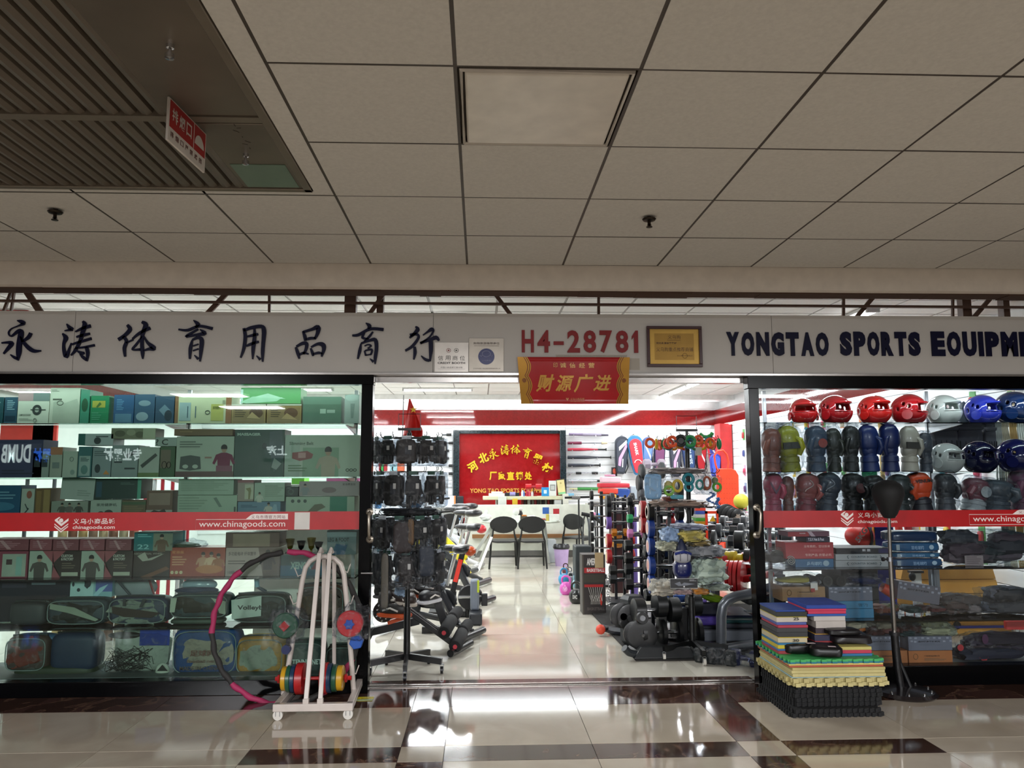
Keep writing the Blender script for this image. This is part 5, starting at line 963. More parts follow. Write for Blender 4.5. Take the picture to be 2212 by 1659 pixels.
slab('ball_rack', 'low black stand under the red weighted ball', 'stand', 1815, 1186, 1895, 1230, 6.8, .4, M('26282c', .5))
t = T('hurdle', 'red training hurdle seen at the bottom window corner', 'hurdle', loc=(at(2190, 1380, 6.9).x, 6.9, 0)); p = at(2170, 1345, 6.9)
O('top_bar', MB(M('b03030', .4)).box(p.x, p.x+.6, 6.88, 6.92, p.z-.06, p.z+.02), t, bev=.01); O('leg', MB(M('c8c4bc', .4)).beam((p.x+.1, 6.9, 0), (p.x+.1, 6.9, p.z-.06), .03), t); O('leg', MB(M('c8c4bc', .4)).beam((p.x+.5, 6.9, 0), (p.x+.5, 6.9, p.z-.06), .03), t)
t = T('white_clamp_post', 'white padded post with black clamp in front of the vaulting box', 'post', loc=(at(1982, 1300, 7.0).x, 7.0, 0)); p = at(1983, 1238, 7.0); O('post', MB(WHT).box(p.x-.03, p.x+.03, 7.0, 7.06, 0, p.z), t); O('clamp', MB(BLKM).ell((p.x-.055, 7.0, p.z-.03), (.03, .03, .04), 14, 8).box(p.x-.07, p.x+.05, 6.99, 7.05, p.z, p.z+.02), t)
for i, (x, cc) in enumerate(((1940, 'c84034'), (1960, 'a83844'), (1975, 'd0c0c4'))):
    p = at(x, 1140, 7.6); O('fringe_rope', MB(M(cc, .7)).tube([(p.x, 7.6, p.z+.05), (p.x+.02, 7.6, p.z-.12)], .035, 10).cyl((p.x+.02, 7.6, 0), (p.x+.02, 7.6, p.z-.1), .006, n=6), None, ('orange red', 'crimson', 'pale pink')[i]+' rope hank hanging behind the blue packs', 'rope', 'hanging rope hanks')
p = at(1845, 1025, 7.4); slab('green_sign', 'green sign with KG lettering behind the black gloves', 'sign', 1862, 1010, 1895, 1034, 7.4, .01, M('1a9060', .4), ground=False); q = at(1878, 1012, 7.41); O('pole', MB(STEEL).cyl((q.x, 7.42, 0), (q.x, 7.42, q.z-.02), .01, n=8), bpy.data.objects['green_sign'])
O('hanging_banner_post', MB(M('b49860', .6)).cyl(at(1902, 920, 7.5), (at(1908, 1100, 7.5).x, 7.5, 0), .022, n=10), None, 'pale bamboo pole behind the blue gloves', 'pole')
# ================================================================= FOREGROUND
GAIN[0] = 1.
# white dumbbell stand
WP = M((190, 180, 172), .35, coat=.3); t = T('display_stand', 'white painted tube stand on castors in front of the left window', 'stand', loc=(at(690, 1530, 5.2).x, 5.25, 0))
z1 = .075; P4 = [onz(587, 1532, z1), onz(765, 1522, z1), onz(786, 1468, z1), onz(640, 1478, z1)]
fy, by = (P4[0].y+P4[1].y)/2, (P4[2].y+P4[3].y)/2
bl = (P4[0].x, fy), (P4[1].x, fy), (P4[2].x+.0, by), (P4[3].x, by)
O('base_rail', MB(WP).beam((bl[0][0], fy, z1), (bl[1][0], fy, z1), .04, .045), t, bev=.004); O('base_rail', MB(WP).beam((bl[3][0], by, z1), (bl[2][0], by, z1), .035, .045), t, bev=.004)
O('base_rail', MB(WP).beam((bl[0][0]+.02, fy, z1), (bl[3][0], by, z1), .04, .045), t, bev=.004); O('base_rail', MB(WP).beam((bl[1][0]-.02, fy, z1), (bl[2][0]-.02, by, z1), .04, .045), t, bev=.004)
UY = (fy+by)/2+.02
def pix(l, Y): return [at(x, y, Y) for x, y in l]
O('upright_hoop', MB(WP).tube(pix([(612, 1500), (628, 1410), (641, 1330), (653, 1255), (660, 1226), (670, 1212), (684, 1204), (703, 1202), (722, 1206), (736, 1218), (743, 1240), (750, 1310), (757, 1400), (764, 1495)], UY), .017, 12), t)
for x0, x1 in ((661, 690), (692, 712)): 
    A = at(x0, 1514, fy); B = at(x1, 1195, UY-.04); O('front_bar', MB(WP).beam(A, B, .028, .02), t, bev=.003); O('bar_foot', MB(WP).box(A.x-.018, A.x+.018, A.y-.016, A.y+.016, z1, z1+.05), t, bev=.003); O('hook_top', MB(WP).tube([B, B+Vector((.004, .03, .025)), B+Vector((.008, .06, .0))], .012, 8), t)
for x0, x1 in ((697, 700), (722, 722)): O('rear_bar', MB(WP).beam(at(x0, 1470, by), at(x1, 1207, UY+.02), .026, .02), t, bev=.003)
for sx, ys in ((-1, (1240, 1300, 1330)), (1, (1232, 1300, 1450))):
    for y in ys:
        x = {-1: {1240: 655, 1300: 645, 1330: 640}, 1: {1232: 742, 1300: 749, 1450: 760}}[sx][y]; A = at(x, y, UY); O('wire_hook', MB(WP).tube([A, A+Vector((sx*.03, -.02, -.012)), A+Vector((sx*.045, -.03, .03)), A+Vector((sx*.05, -.03, .045))], .0035, 6), t)
def caster(par, x, y, m, r=.028, top=.075, swivel=0.):
    c = O('castor', MB(m).lathe([(r, -.01), (r, .01)], (x, y, r), 'x' if not swivel else 'y', 18), par); O('fork', MB(STEEL).box(x-.014, x-.011, y-.012, y+.016, r*.8, top).box(x+.011, x+.014, y-.012, y+.016, r*.8, top).box(x-.014, x+.014, y-.012, y+.016, top-.004, top), c)
for x, y in ((bl[0][0]+.03, fy), (bl[1][0]-.03, fy), (bl[2][0]-.02, by), (bl[3][0]+.03, by)): caster(t, x, y, M('c4c0b8', .5), .03, .055, 1)
VR, VY_, VG, VN, VB, VK = (M(c, .3, coat=.4, var=.05) for c in ('a01a1c', 'b88a18', '1c4a34', '16304a', '1c48a0', '16181c'))
def plate(mb, m, x0, x1, y, z, r): mb.lathe([(r*.55, x0-.001), (r*.9, x0-.001), (r, x0+.004), (r, x1-.004), (r*.9, x1+.001), (r*.3, x1+.001)], (0, y, z), 'x', 24, m=m)
Yd = UY-.1; t = T('dumbbell', 'long adjustable dumbbell with yellow, green, blue and red plates across the white stand', 'dumbbell', loc=at(678, 1497, Yd)); c0 = at(678, 1465, Yd); k = Yd/F*1.005
O('handle', MB(VR).cyl((c0.x-78*k, Yd, c0.z), (c0.x+76*k, Yd, c0.z), .011, n=14), t)
for x0, x1, r, m in ((614, 625, 24, VY_), (624, 634, 27, VG), (633, 643, 28, VN), (643, 660, 31, VR), (693, 708, 31, VR), (706, 716, 29, VN), (716, 727, 27, VG), (726, 739, 25, VY_)):
    mb = MB(m); plate(mb, m, c0.x+(x0-678)*k, c0.x+(x1-678)*k-.001, Yd, c0.z, r*k); O('weight_plate', mb, t)
for x0, x1 in ((600, 612), (740, 755)): O('end_nut', MB(VR).lathe([(.02, 0), (.028, .006), (.028, .018), (.014, .022), (.014, (x1-x0)*k)], (c0.x+((x0 if x0 > 678 else x1)-678)*k, Yd, c0.z), 'x', 6) if x0 > 678 else MB(VR).lathe([(.014, 0), (.014, .012), (.028, .016), (.028, .028), (.02, .032)], (c0.x+(x0-678)*k, Yd, c0.z), 'x', 6), t)
def disc_pack(label, px, py, r, Y, m1, m2, mn, star_n, sd, sx):
    p = at(px, py, Y); rr = r*Y/F; t = T('dumbbell', label, 'dumbbell', loc=(p.x, Y, p.z-rr))
    for i, (m, q) in enumerate(((m1, 1), (m2, .96), (m2, .9), (m1, .8))): O('weight_plate', MB(m).lathe([(rr*q*.5, .0), (rr*q*.92, .0), (rr*q, .006), (rr*q, .018), (rr*q*.4, .024)], (p.x+i*sx*.006, Y+i*.026, p.z), 'y', 28), t)
    O('end_nut', MB(mn).prism([(p.x+rr*(.42 if q % 2 == 0 else .3)*math.cos(q*PI/star_n), p.z+rr*(.42 if q % 2 == 0 else .3)*math.sin(q*PI/star_n)) for q in range(star_n*2)], Y-.022, Y), t, bev=.002)
    O('handle', MB(mn).cyl((p.x, Y+.1, p.z), (p.x+sx*.03, Y+.26, p.z), .012, n=10), t)
    O('plastic_bag', MB(FILM).ell((p.x+sx*.03, Y+.05, p.z), (rr*1.5, .1, rr*1.35), 30, 18, e=.8, crumple=.3, seed=sd), t)
disc_pack('bagged green plate dumbbell hung on the white stand', 615, 1352, 26, UY-.1, VG, M('16404a', .3), VR, 4, 3, .4)
disc_pack('bagged red plate dumbbell with blue star nut hung on the white stand', 755, 1348, 27, UY-.1, M('b8242a', .3, coat=.4), M('a8343c', .3), VB, 6, 6, .5)
def hexp(name, label, px, py, r, Y, m, dep=.05):
    p = at(px, py, Y); rr = r*Y/F; t = T(name, label, 'dumbbell', loc=(p.x, Y, p.z-rr)); O('head', MB(m).prism([(p.x+rr*math.cos(q*PI/3+.2), p.z+rr*math.sin(q*PI/3+.2)) for q in range(6)], Y, Y+dep), t, bev=.004)
    O('handle', MB(m).cyl((p.x, Y+dep, p.z), (p.x, Y+dep+.1, p.z), .012, n=10), t); return t, p
hexp('hex_dumbbell', 'small blue hexagonal dumbbell under the red plate bag', 769, 1388, 15, UY-.06, M('1c4c9c', .35))
p = at(617, 1404, UY-.06); t = T('hex_dumbbell', 'small round navy dumbbell hanging under the green plate bag', 'dumbbell', loc=(p.x, p.y, p.z-.03)); O('head', MB(M('14204a', .35)).cyl((p.x, p.y, p.z), (p.x, p.y+.04, p.z), .029, n=20), t); O('hanging_strap', MB(BLKM).beam((p.x+.006, p.y+.02, p.z+.02), (p.x+.012, p.y+.02, p.z+.09), .022, .008), t)
# wavy hula hoop
HYY = 5.47; c = at(622, 1352, HYY); R0 = 151*HYY/F; t = T('hula_hoop', 'black and magenta padded hula hoop leaning on the left window', 'hoop', loc=(c.x, HYY, c.z-R0))
BK2, MG = M('23211f', .75, bump=.3), M('9a2450', .7, bump=.3)
segs = [(92, 66, MG), (96, 131, BK2), (131, 184, MG), (184, 226, BK2), (226, 265, MG), (265, 300, BK2), (300, 335, MG), (335, 368, BK2), (8, 66, BK2)]
for a0, a1, m in segs:
    if a1 < a0: a0, a1 = a1, a0
    a1 = min(a1, 368); n = max(6, int((a1-a0)/3)); pts = []; rr = []
    for q in range(n+1):
        an = math.radians(a0+(a1-a0)*q/n); rad = R0+.004*math.sin(an*24); pts.append((c.x+rad*math.cos(an), HYY-.0+.07*-(1-math.sin(an))*.5, c.z+rad*math.sin(an))); rr.append(.0185+.0025*math.sin(an*30))
    O('foam_segment', MB(m).tube(pts, rr, 12), t)
# yellow leaflet
p = onz(790, 1510, 0); mb = MB(M('c8b820', .5)); mb.box(p.x-.055, p.x+.05, p.y-.045, p.y+.04, .001, .0035); t = T('leaflet', 'small yellow and blue leaflet dropped on the floor by the door post', 'leaflet', loc=p); O('sheet', mb, t)
O('blue_stripe', MB(M('5a9ab8', .5)).box(p.x-.055, p.x+.05, p.y-.045, p.y-.028, .0036, .0042), t); O('small_print', MB(M('5a5010', .5)).box(p.x-.03, p.x+.03, p.y+.005, p.y+.012, .0036, .004).box(p.x-.03, p.x+.02, p.y-.01, p.y-.005, .0036, .004), t)
# foam mats
MYf, MYb = 4.93, 5.5; Xl = at(1712, 1440, MYf).x; Xr = at(1914, 1460, MYf).x
zz = lambda y: at(1800, y, MYf).z
def jig(x0, x1, y0, y1, z0, z1, m, tooth=0., n=9):
    if not tooth: return MB(m).box(x0, x1, y0, y1, z0, z1)
    pts = []; W = x1-x0; D = y1-y0
    def side(ax, ay, bx, by, nx, ny):
        for k in range(n):
            for f, o in ((0, 0), (.22, 0), (.12, 1), (.62, 1), (.5, 0)): u = (k+f)/n; pts.append((ax+(bx-ax)*u+nx*o*tooth, ay+(by-ay)*u+ny*o*tooth))
    side(x0, y0, x1, y0, 0, -1); side(x1, y0, x1, y1, 1, 0); side(x1, y1, x0, y1, 0, 1); side(x0, y1, x0, y0, -1, 0)
    mb = MB(m); N = len(pts); mb.add([(p[0], p[1], z) for z in (z0, z1) for p in pts], [tuple(range(N))[::-1], tuple(range(N, 2*N))]+[(i, (i+1) % N, (i+1) % N+N, i+N) for i in range(N)]); return mb
BM = M('060607', .8, bump=.5, sc=60); z = 0.; n = 0; top = zz(1482); k = 0
while z < top-.012:
    h = min(.026, top-z); dx = random.uniform(-.012, .012)-.0; big = k < 2
    O('foam_mat', jig(Xl+.02+dx-(.04 if big else 0), Xr-.03+dx*(-1)-(.02 if big else 0), MYf+.03-(.05 if big else 0), MYb, z, z+h-.002, BM, .011, 15), None, ('lowest black interlocking rubber mat on the floor' if k == 0 else 'black interlocking mat, number '+('two three four five six seven eight nine ten'.split()[k-1])+' up from the floor'), 'mat', 'black mats at the bottom of the pile'); z += h; k += 1
CRM = M('b4a872', .6, bump=.2, sc=40)
def mat(lab, y1, m, z, tooth=0, dx=0, dy=0, grp='foam mats in the pile'):
    z1 = zz(y1); O('foam_mat', jig(Xl+dx, Xr+dx*.5, MYf+dy, MYb, z+.0005, z1, m, tooth), None, lab, 'mat', grp, bev=.002 if not tooth else 0); return z1
z = mat('lower cream mat with jigsaw edge, just above the black mats', 1474, CRM, z, .022, 0)
z = mat('upper cream mat with jigsaw edge', 1465, M('ac9f6a', .6), z, .022, -.01, .012)
z = mat('pale blue mat showing as a thin line in the pile', 1462, M('8aa4a8', .6), z, 0, -.005, .01)
z = mat('plain cream mat, lowest of three smooth ones', 1455, CRM, z, 0, 0, .0); z = mat('plain cream mat, middle of three smooth ones', 1448, M('b0a46e', .6), z, 0, -.006, .004); z = mat('plain cream mat, top of three smooth ones', 1442, M('a89a62', .6), z, 0, 0, .002)
z = mat('thin brick red mat under the yellow mat', 1438, M('a04a34', .6), z, 0, -.015, .01); z = mat('thin pale yellow mat', 1434, M('c0ac5c', .6), z, 0, -.017, .01); z = mat('thin teal blue mat', 1430, M('1f6a78', .6), z, .012, -.02, .015); z = mat('big green mat on top of the large mats', 1425, M('3c9c54', .5, bump=.1), z, .012, -.02, .015)
zt = z
def pile(x0, x1, Yf, dep, layers, zbase, tag_):
    z = zbase; X0 = at(x0, 1380, Yf).x; X1 = at(x1, 1380, Yf).x
    for i, (h, c, lab) in enumerate(layers):
        O('foam_block', MB(M(c, .65)).box(X0+random.uniform(-.006, .006), X1+random.uniform(-.006, .006), Yf+random.uniform(0, .006), Yf+dep, z+.0005, z+h), None, lab, 'foam sheet', tag_, bev=.002); z += h
    return z, X0, X1
u = MYf/F
pz, a, b = pile(1680, 1745, MYf+.16, .3, [(.02, '8c2c34', 'wine red sheet at the bottom of the post-side pile'), (.012, '2c5c90', 'blue sheet second from the bottom of the post-side pile'), (.024, 'b8a428', 'yellow sheet low in the post-side pile'), (.014, '2a6a90', 'blue sheet above the yellow one in the post-side pile'), (.03, 'b4a888', 'cream sheet with the handwritten 30 near the bottom of its pile'), (.005, 'c0a838', 'thin yellow line sheet above the cream one'), (.03, '2c2b2c', 'thick charcoal sheet, lower of two'), (.028, '343334', 'thick charcoal sheet, upper of two'), (.018, 'a02c40', 'crimson sheet in the post-side pile'), (.018, '46508c', 'violet blue sheet in the post-side pile'), (.03, 'b8ada0', 'cream sheet with the handwritten 25 below the dark top sheets'), (.004, 'c0b050', 'thin yellow sheet under the black one'), (.03, '22241f', 'charcoal sheet under the blue top'), (.012, '1c3c84', 'dark blue ribbed sheet topping the post-side pile')], zt, 'foam sheets in the post-side pile')
mk = MB(M('1c1a1a', .5)); mk.text('25', b-.09, b-.055, zt+.212, zt+.232, MYf+.153, bold=.02).text('30', b-.1, b-.06, zt+.077, zt+.095, MYf+.153, bold=.02); O('ink_mark', mk, bpy.data.objects['foam_block'])
pz2, a2, b2 = pile(1762, 1828, MYf+.2, .3, [(.05, '4c2c30', 'thick plum sheet at the bottom of the inner pile'), (.02, '8c2a2c', 'dark red sheet in the inner pile'), (.04, '2a2840', 'navy sheet in the inner pile'), (.006, 'b48a3c', 'thin orange sheet in the inner pile'), (.035, '33262c', 'brown black sheet in the inner pile'), (.045, 'b0a8a0', 'very thick cream sheet in the inner pile'), (.034, 'b8b0a8', 'cream sheet marked 25 in the inner pile')], zt, 'foam sheets in the inner pile')
pz3, a3, b3 = pile(1747, 1832, MYf+.18, .32, [(.015, '24509a', 'blue sheet of the inner pile top'), (.02, 'b82c4c', 'crimson sheet sticking out of the inner pile'), (.012, 'c03454', 'rose sheet sticking out of the inner pile'), (.024, '1c3c8c', 'deep blue sheet on top of the inner pile')], pz2, 'foam sheets on the inner pile top')
z4, a4, b4 = pile(1800, 1882, MYf+.08, .3, [(.016, '2c6690', 'blue sheet under the black packets'), (.022, 'b03048', 'pink red sheet under the black packets'), (.02, 'b4a860', 'yellow jigsaw strip under the black packets')], zt, 'foam sheets under the packets')
for i, (x, y, w, ll, rz) in enumerate(((1775, 1395, .2, .2, .25), (1745, 1385, .24, .16, -.1))):
    p = at(x, y, MYf+.1); t = T('knee_sleeve_pack', ('nearest black sleeve pack with white label on the green mat', 'black sleeve pack behind the nearest one')[i], 'pack', 'black sleeve packs', (p.x, MYf+.02+.09*i, zt+.0), local=True); mb = MB(M('070708', .4)); mb.ell((0, .1, .035), (w/2, ll/2, .034), 26, 10, e=.45, crumple=.06, seed=i); O('sleeve', mb, t); O('white_label', MB(M('b8a8a8', .5)).box(w*.05, w*.28, .02, .05, .0695, .071), t); t.rotation_euler = (0, 0, -rz)
p = at(1835, 1372, MYf+.2); t = T('knee_sleeve_pack', 'flat black sleeve pack spread over the pink sheet', 'pack', 'black sleeve packs', (p.x, MYf+.2, z4), local=True); O('sleeve', MB(M('120e10', .4)).ell((0, .05, .03), (.13, .14, .029), 26, 10, e=.5, crumple=.1, seed=9), t); O('white_label', MB(M('b8a8a8', .5)).box(.01, .07, -.02, .0, .0565, .058), t); t.rotation_euler = (0, 0, -.15)
p = at(1800, 1355, MYf+.24); t = T('knee_sleeve_pack', 'small black sleeve pack leaning against the inner pile', 'pack', 'black sleeve packs', (p.x+.03, MYf+.14, z4+.058), local=True); O('sleeve', MB(M('0f0c0e', .4)).ell((0, .05, .02), (.11, .07, .02), 24, 10, e=.5, crumple=.1, seed=12), t)
# speed ball on its stand
SY = 5.4; t = T('speed_ball_stand', 'black punching ball on a chrome pole with round studded base', 'punching ball', loc=(at(1950, 1495, SY).x, SY, 0))
p = onz(1955, 1500, 0); bx, by_ = p.x, SY-.02; R0 = .2
O('base', MB(M('161012', .25, coat=.6)).lathe([(0, 0), (R0, 0), (R0+.01, .012), (R0-.01, .03), (.07, .045), (0, .05)], (bx, by_, 0), n=36), t)
for q in range(10): an = q*PI/5; O('stud', MB(CHR).lathe([(.007, 0), (.008, .012), (0, .02)], (bx+R0*.85*math.cos(an), by_+R0*.85*math.sin(an), .028), n=10), t)
A = at(1934, 1440, SY); px_ = A.x; tp = at(1921, 1118, SY)
O('sleeve', MB(M('0d0d0f', .35)).tube([(bx-.02, by_, .04), at(1938, 1440, SY-.02), at(1932, 1368, SY-.02)], .026, 14), t); O('spring_leg', MB(BLKM).tube([(bx+.05, by_, .04), at(1944, 1430, SY), at(1936, 1372, SY)], .012, 8), t)
O('sleeve_collar', MB(M('1c1c1e', .3)).cyl(at(1932, 1372, SY-.02), at(1932, 1365, SY-.02), .034, n=18), t)
O('pole', MB(M('9a9690', .2, .95)).cyl(at(1932, 1368, SY), at(1923, 1205, SY), .016, n=14), t); O('upper_pole', MB(M('a4a09a', .2, .95)).cyl(at(1923, 1205, SY), at(1920, 1112, SY), .0125, n=14), t)
k_ = at(1922, 1208, SY); O('clamp', MB(STEEL).cyl((k_.x, SY, k_.z-.015), (k_.x, SY, k_.z+.015), .02, n=14), t); O('knob', MB(BLKM).cyl((k_.x-.05, SY, k_.z), (k_.x-.012, SY, k_.z), .006, n=8).cyl((k_.x-.055, SY, k_.z), (k_.x-.04, SY, k_.z), .014, n=8), t)
bc = at(1919, 1078, SY); hh = 42*SY/F; O('ball', MB(M('040404', .7)).lathe([(0, -hh), (.035, -hh*.97), (.055, -hh*.75), (.085, -hh*.2), (.106, hh*.22), (.104, hh*.5), (.085, hh*.76), (.05, hh*.94), (0, hh)], bc, n=30), t)
# ================================================================= INSIDE THE SHOP
GAIN[0] = 1.
# ceiling tube lamps
def mk_lamp(k):
    t = T('tube_lamp', 'x', 'ceiling light', 'tube lamps of the shop', local=True); O('housing', MB(M('d8d8d6', .4)).box(-.62, .62, -.07, .07, -.03, 0), t, bev=.004)
    for s_ in (-1, 1): O('tube', MB(M('ffffff', .4, em=9.)).cyl((-.59, s_*.04, -.045), (.59, s_*.04, -.045), .013, n=10), t)
    O('end_cap', MB(M('c0c0be', .4)).box(.59, .62, -.06, .06, -.06, -.03), t); O('end_cap', MB(M('c0c0be', .4)).box(-.62, -.59, -.06, .06, -.06, -.03), t); return t
LMP = Kind(mk_lamp); n = 0
rn = ['first', 'second', 'third', 'fourth', 'fifth']; 
for i, y in enumerate((7.3, 9.6, 11.9, 13.76)):
    for j, x in enumerate((-3.2, -.75, 3.3)):
        if x == 3.3: continue
        LMP.put(0, (x, y, IZ-.008), label='double tube lamp in the %s row from the entrance, %s' % (rn[i], ('nearest the outer wall', 'above the aisle')[j]))
for i in range(7): LMP.put(0, (3.55, 7.4+1.25*i, IZ-.008), PI/2, label='double tube lamp of the bright line over the dumbbells, number %s from the entrance' % 'one two three four five six seven'.split()[i])
# hanging vent grille and camera
a, b, c, d = rect(813, 840, 866, 847, 12.5); O('air_vent', MB(M('a8aaa8', .5)).box(a, b, 12.4, 12.8, IZ-.03, IZ-.009), None, 'slotted air outlet in the shop ceiling near the door frame', 'vent')
p = at(833, 812, FY+.1); t = T('security_camera', 'small black and white dome camera under the fascia rail', 'camera', loc=(p.x, p.y, p.z-.04)); O('body', MB(M('d0ccc8', .4)).lathe([(.02, 0), (.022, -.012), (.018, -.02)][::-1], (p.x, p.y, p.z-.0), n=14), t); O('lens', MB(M('101010', .2, coat=1)).ell((p.x, p.y-.008, p.z-.03), (.016, .016, .016), 14, 8), t)
# ---- rear board in granite frame
BY = 15.9; a, b, c, d = rect(979, 930, 1222, 1170, BY); zt_ = d
t = T('shop_board', 'glossy red board with yellow brush lettering in a dark granite frame on the rear wall', 'sign', loc=((a+b)/2, BY, .3))
GR = stoneM('black_granite', '10181c', '2c3a40', .12, 60); fw = .125; z0 = .25
O('frame_side', MB(GR).box(a, a+fw, BY-.16, BY-.02, z0, d), t, bev=.01); O('frame_side', MB(GR).box(b-fw, b, BY-.16, BY-.02, z0, d), t, bev=.01); O('frame_top', MB(GR).box(a+fw, b-fw, BY-.12, BY-.02, d-.07, d), t, bev=.01)
O('red_panel', MB(stoneM('red_gloss_panel', '8e1014', '9a181c', .06, 12)).box(a+fw, b-fw, BY-.08, BY-.03, z0, d-.07), t)
YL = M('e0b818', .4); mb = MB(YL); y = BY-.085
arc = [('河', 1033, 1002, 30), ('北', 1057, 985, 22), ('永', 1067, 981, 12), ('涛', 1090, 973, 4), ('体', 1114, 971, -2), ('育', 1139, 979, -10), ('器', 1161, 992, -26), ('材', 1181, 1010, -36)]
arc = [('河', 1021, 1008, 32), ('北', 1044, 989, 22), ('永', 1066, 981, 14), ('涛', 1091, 972, 5), ('体', 1113, 971, -2), ('育', 1138, 979, -10), ('器', 1161, 992, -24), ('材', 1182, 1011, -38)]
for ch, px, py, ang in arc:
    p = at(px, py, y); h = .215; an = math.radians(ang); m0 = MB(YL)
    if ch in GL:
        ox = 0 if ch in '永涛体育' else 400; P = [(x, y_, w) for st in GL[ch] for x, y_, w in st]; xm = (min(q[0] for q in P)+max(q[0] for q in P))/2; ym = (min(q[1] for q in P)+max(q[1] for q in P))/2; k = h/345
        for st in GL[ch]:
            m0.ribbon([((x-xm)*k, -(y_-ym)*k, w*k*1.05) for x, y_, w in st], 0, d=.012)
    else: m0.text(ch, -h*.46, h*.46, -h*.46, h*.46, 0, bold=.035, ext=.006)
    mb.m = YL; mb.add([(p.x+v[0]*math.cos(an)-v[2]*math.sin(an), y-.012+v[1], p.z+v[0]*math.sin(an)+v[2]*math.cos(an)) for v in m0.v], m0.f)
for i, ch in enumerate('厂家直销处'): mb.text(ch, *rect(1057+19*i, 1019, 1073+19*i, 1037, y), y, bold=.035, ext=.006)
mb.m = M('d89a3c', .4); mb.text('YONG TAO SPORTS EQUIPMENT', *rect(1015, 1055, 1189, 1066, y), y, bold=.03, ext=.004)
O('raised_lettering', mb, t)
# ---- counter, shelf, round table, chairs
CT = M('d4d8cc', .4, coat=.2); CY = 14.1
a, b, c, d = rect(1004, 1090, 1279, 1200, CY); t = T('reception_counter', 'long pale reception counter with a raised front below the red board', 'counter', loc=((a+b)/2, CY+.3, 0))
O('front_panel', MB(CT).box(a, b, CY, CY+.03, .12, d), t, bev=.003); O('kick_board', MB(M('7c7c78', .25, .6)).box(a+.02, b-.02, CY+.02, CY+.05, 0, .12), t); O('worktop', MB(CT).box(a, b, CY+.03, CY+.65, .72, .75), t); O('side_panel', MB(CT).box(a, a+.03, CY+.03, CY+.65, 0, d), t); O('side_panel', MB(CT).box(b-.03, b, CY+.03, CY+.65, 0, d), t)
for i, (x0, y0, x1, y1, cc) in enumerate(((1172, 1096, 1186, 1110, '2858a0'), (1195, 1099, 1208, 1110, 'b02830'))): A = rect(x0, y0, x1, y1, CY-.002); O('sticker', MB(M(cc, .4)).box(A[0], A[1], CY-.003, CY, A[2], A[3]), t, label='%s sticker' % ('blue', 'red')[i])
a, b, c, d = rect(1043, 1072, 1243, 1079, CY+.3); t = T('counter_shelf', 'cream shelf board raised on short posts above the reception counter', 'shelf', loc=((a+b)/2, CY+.3, .8))
O('board', MB(M('c8c8a8', .4)).box(a, b, CY+.15, CY+.55, c, c+.06), t, bev=.008); SHT = c+.061
for x in (1073, 1143, 1211): p = at(x, 1085, CY+.3); O('support_post', MB(M('b8b8b0', .3, .5)).cyl((p.x, CY+.35, .751), (p.x, CY+.35, c), .025, n=12), t)
def onsh(px, Y=CY+.3): return at(px, 1074, Y).x
def bxt(name, label, cat, x0, x1, h, col, z, Y, dep=.12, grp=None, r=.4, extra=None):
    a = at(x0, 1074, Y).x; b = at(x1, 1074, Y).x; t = T(name, label, cat, grp, ((a+b)/2, Y, z)); O('body', MB(M(col, r)).box(a, b, Y, Y+dep, z+.001, z+h), t, bev=.004)
    if extra: prints(t, a, b, z, z+h, Y, extra)
    return t
z = SHT; Y = CY+.22
bxt('paper_stack', 'stack of white paper on the cream shelf', 'paper', 1056, 1090, .05, 'd8dcd8', z, Y, .25); bxt('paper_tray', 'white tray lying on the paper stack', 'tray', 1062, 1086, .03, 'e4e8e4', z+.052, Y+.02, .2)
bxt('black_case', 'low black case on the cream shelf', 'case', 1091, 1122, .06, '1a1c24', z, Y+.12, .15)
O('lilac_flask', MB(M('8c84b8', .3)).cyl((onsh(1101), Y+.03, z+.04), (onsh(1113), Y+.03, z+.04), .038, n=14), None, 'lilac flask lying before the black case', 'flask')
for i, (x, cc, h) in enumerate(((1128, 'd8e0f0', .11), (1131, '5878b0', .1), (1138, 'b02c40', .12), (1143, 'c85060', .11), (1149, 'd0c8c8', .09))): X = onsh(x); O('small_bottle', MB(M(cc, .3)).lathe([(.022, 0), (.022, h*.7), (.01, h*.8), (.01, h), (0, h)], (X, Y, z+.001), n=12), None, ('white', 'blue', 'dark red', 'pale red', 'grey')[i]+' small bottle standing on the cream shelf', 'bottle')
t = T('dumbbell', 'red dumbbell propped up on the cream shelf', 'dumbbell', loc=(onsh(1153), Y+.1, z)); p = (onsh(1153), Y+.12)
O('rest_block', MB(M('9c2024', .4)).box(p[0]-.05, p[0]+.06, Y+.08, Y+.16, z+.001, z+.03), t); O('stand_rod', MB(BLKM).cyl((p[0], Y+.12, z+.03), (p[0], Y+.12, z+.15), .008, n=8), t)
O('handle', MB(M('b83040', .4)).cyl((p[0]-.06, Y+.12, z+.17), (p[0]+.06, Y+.12, z+.17), .018, n=12), t)
for s_ in (-1, 1): O('head', MB(M('c02028', .4)).cyl((p[0]+s_*.04, Y+.12, z+.17), (p[0]+s_*.15, Y+.12, z+.17), .052, n=8), t)
bxt('photo_card', 'bright blue payment card stand on the cream shelf', 'card', 1170, 1186, .16, '2890d0', z, Y, .03, extra=[('r', .3, .3, .7, .7, 'd0e8f0')]); bxt('scan_stand', 'white stand with a small square code panel', 'stand', 1186, 1202, .28, 'd8dcd8', z, Y, .05, extra=[('r', .15, .25, .85, .65, '8a8e8a'), ('r', .25, .32, .75, .58, 'c0c4c0')])
A = bxt('award_board', 'cream certificate in a dark frame tilted on the cream shelf', 'certificate', 1205, 1224, .29, '3a2a14', z, Y, .03, extra=[('r', .08, .05, .92, .96, 'e0d498'), ('e', .5, .25, .1, .06, 'b8a868'), ('r', .1, .82, .9, .93, '7cc890')]); A.rotation_euler = (0, -.12, 0); A.location.z += .02
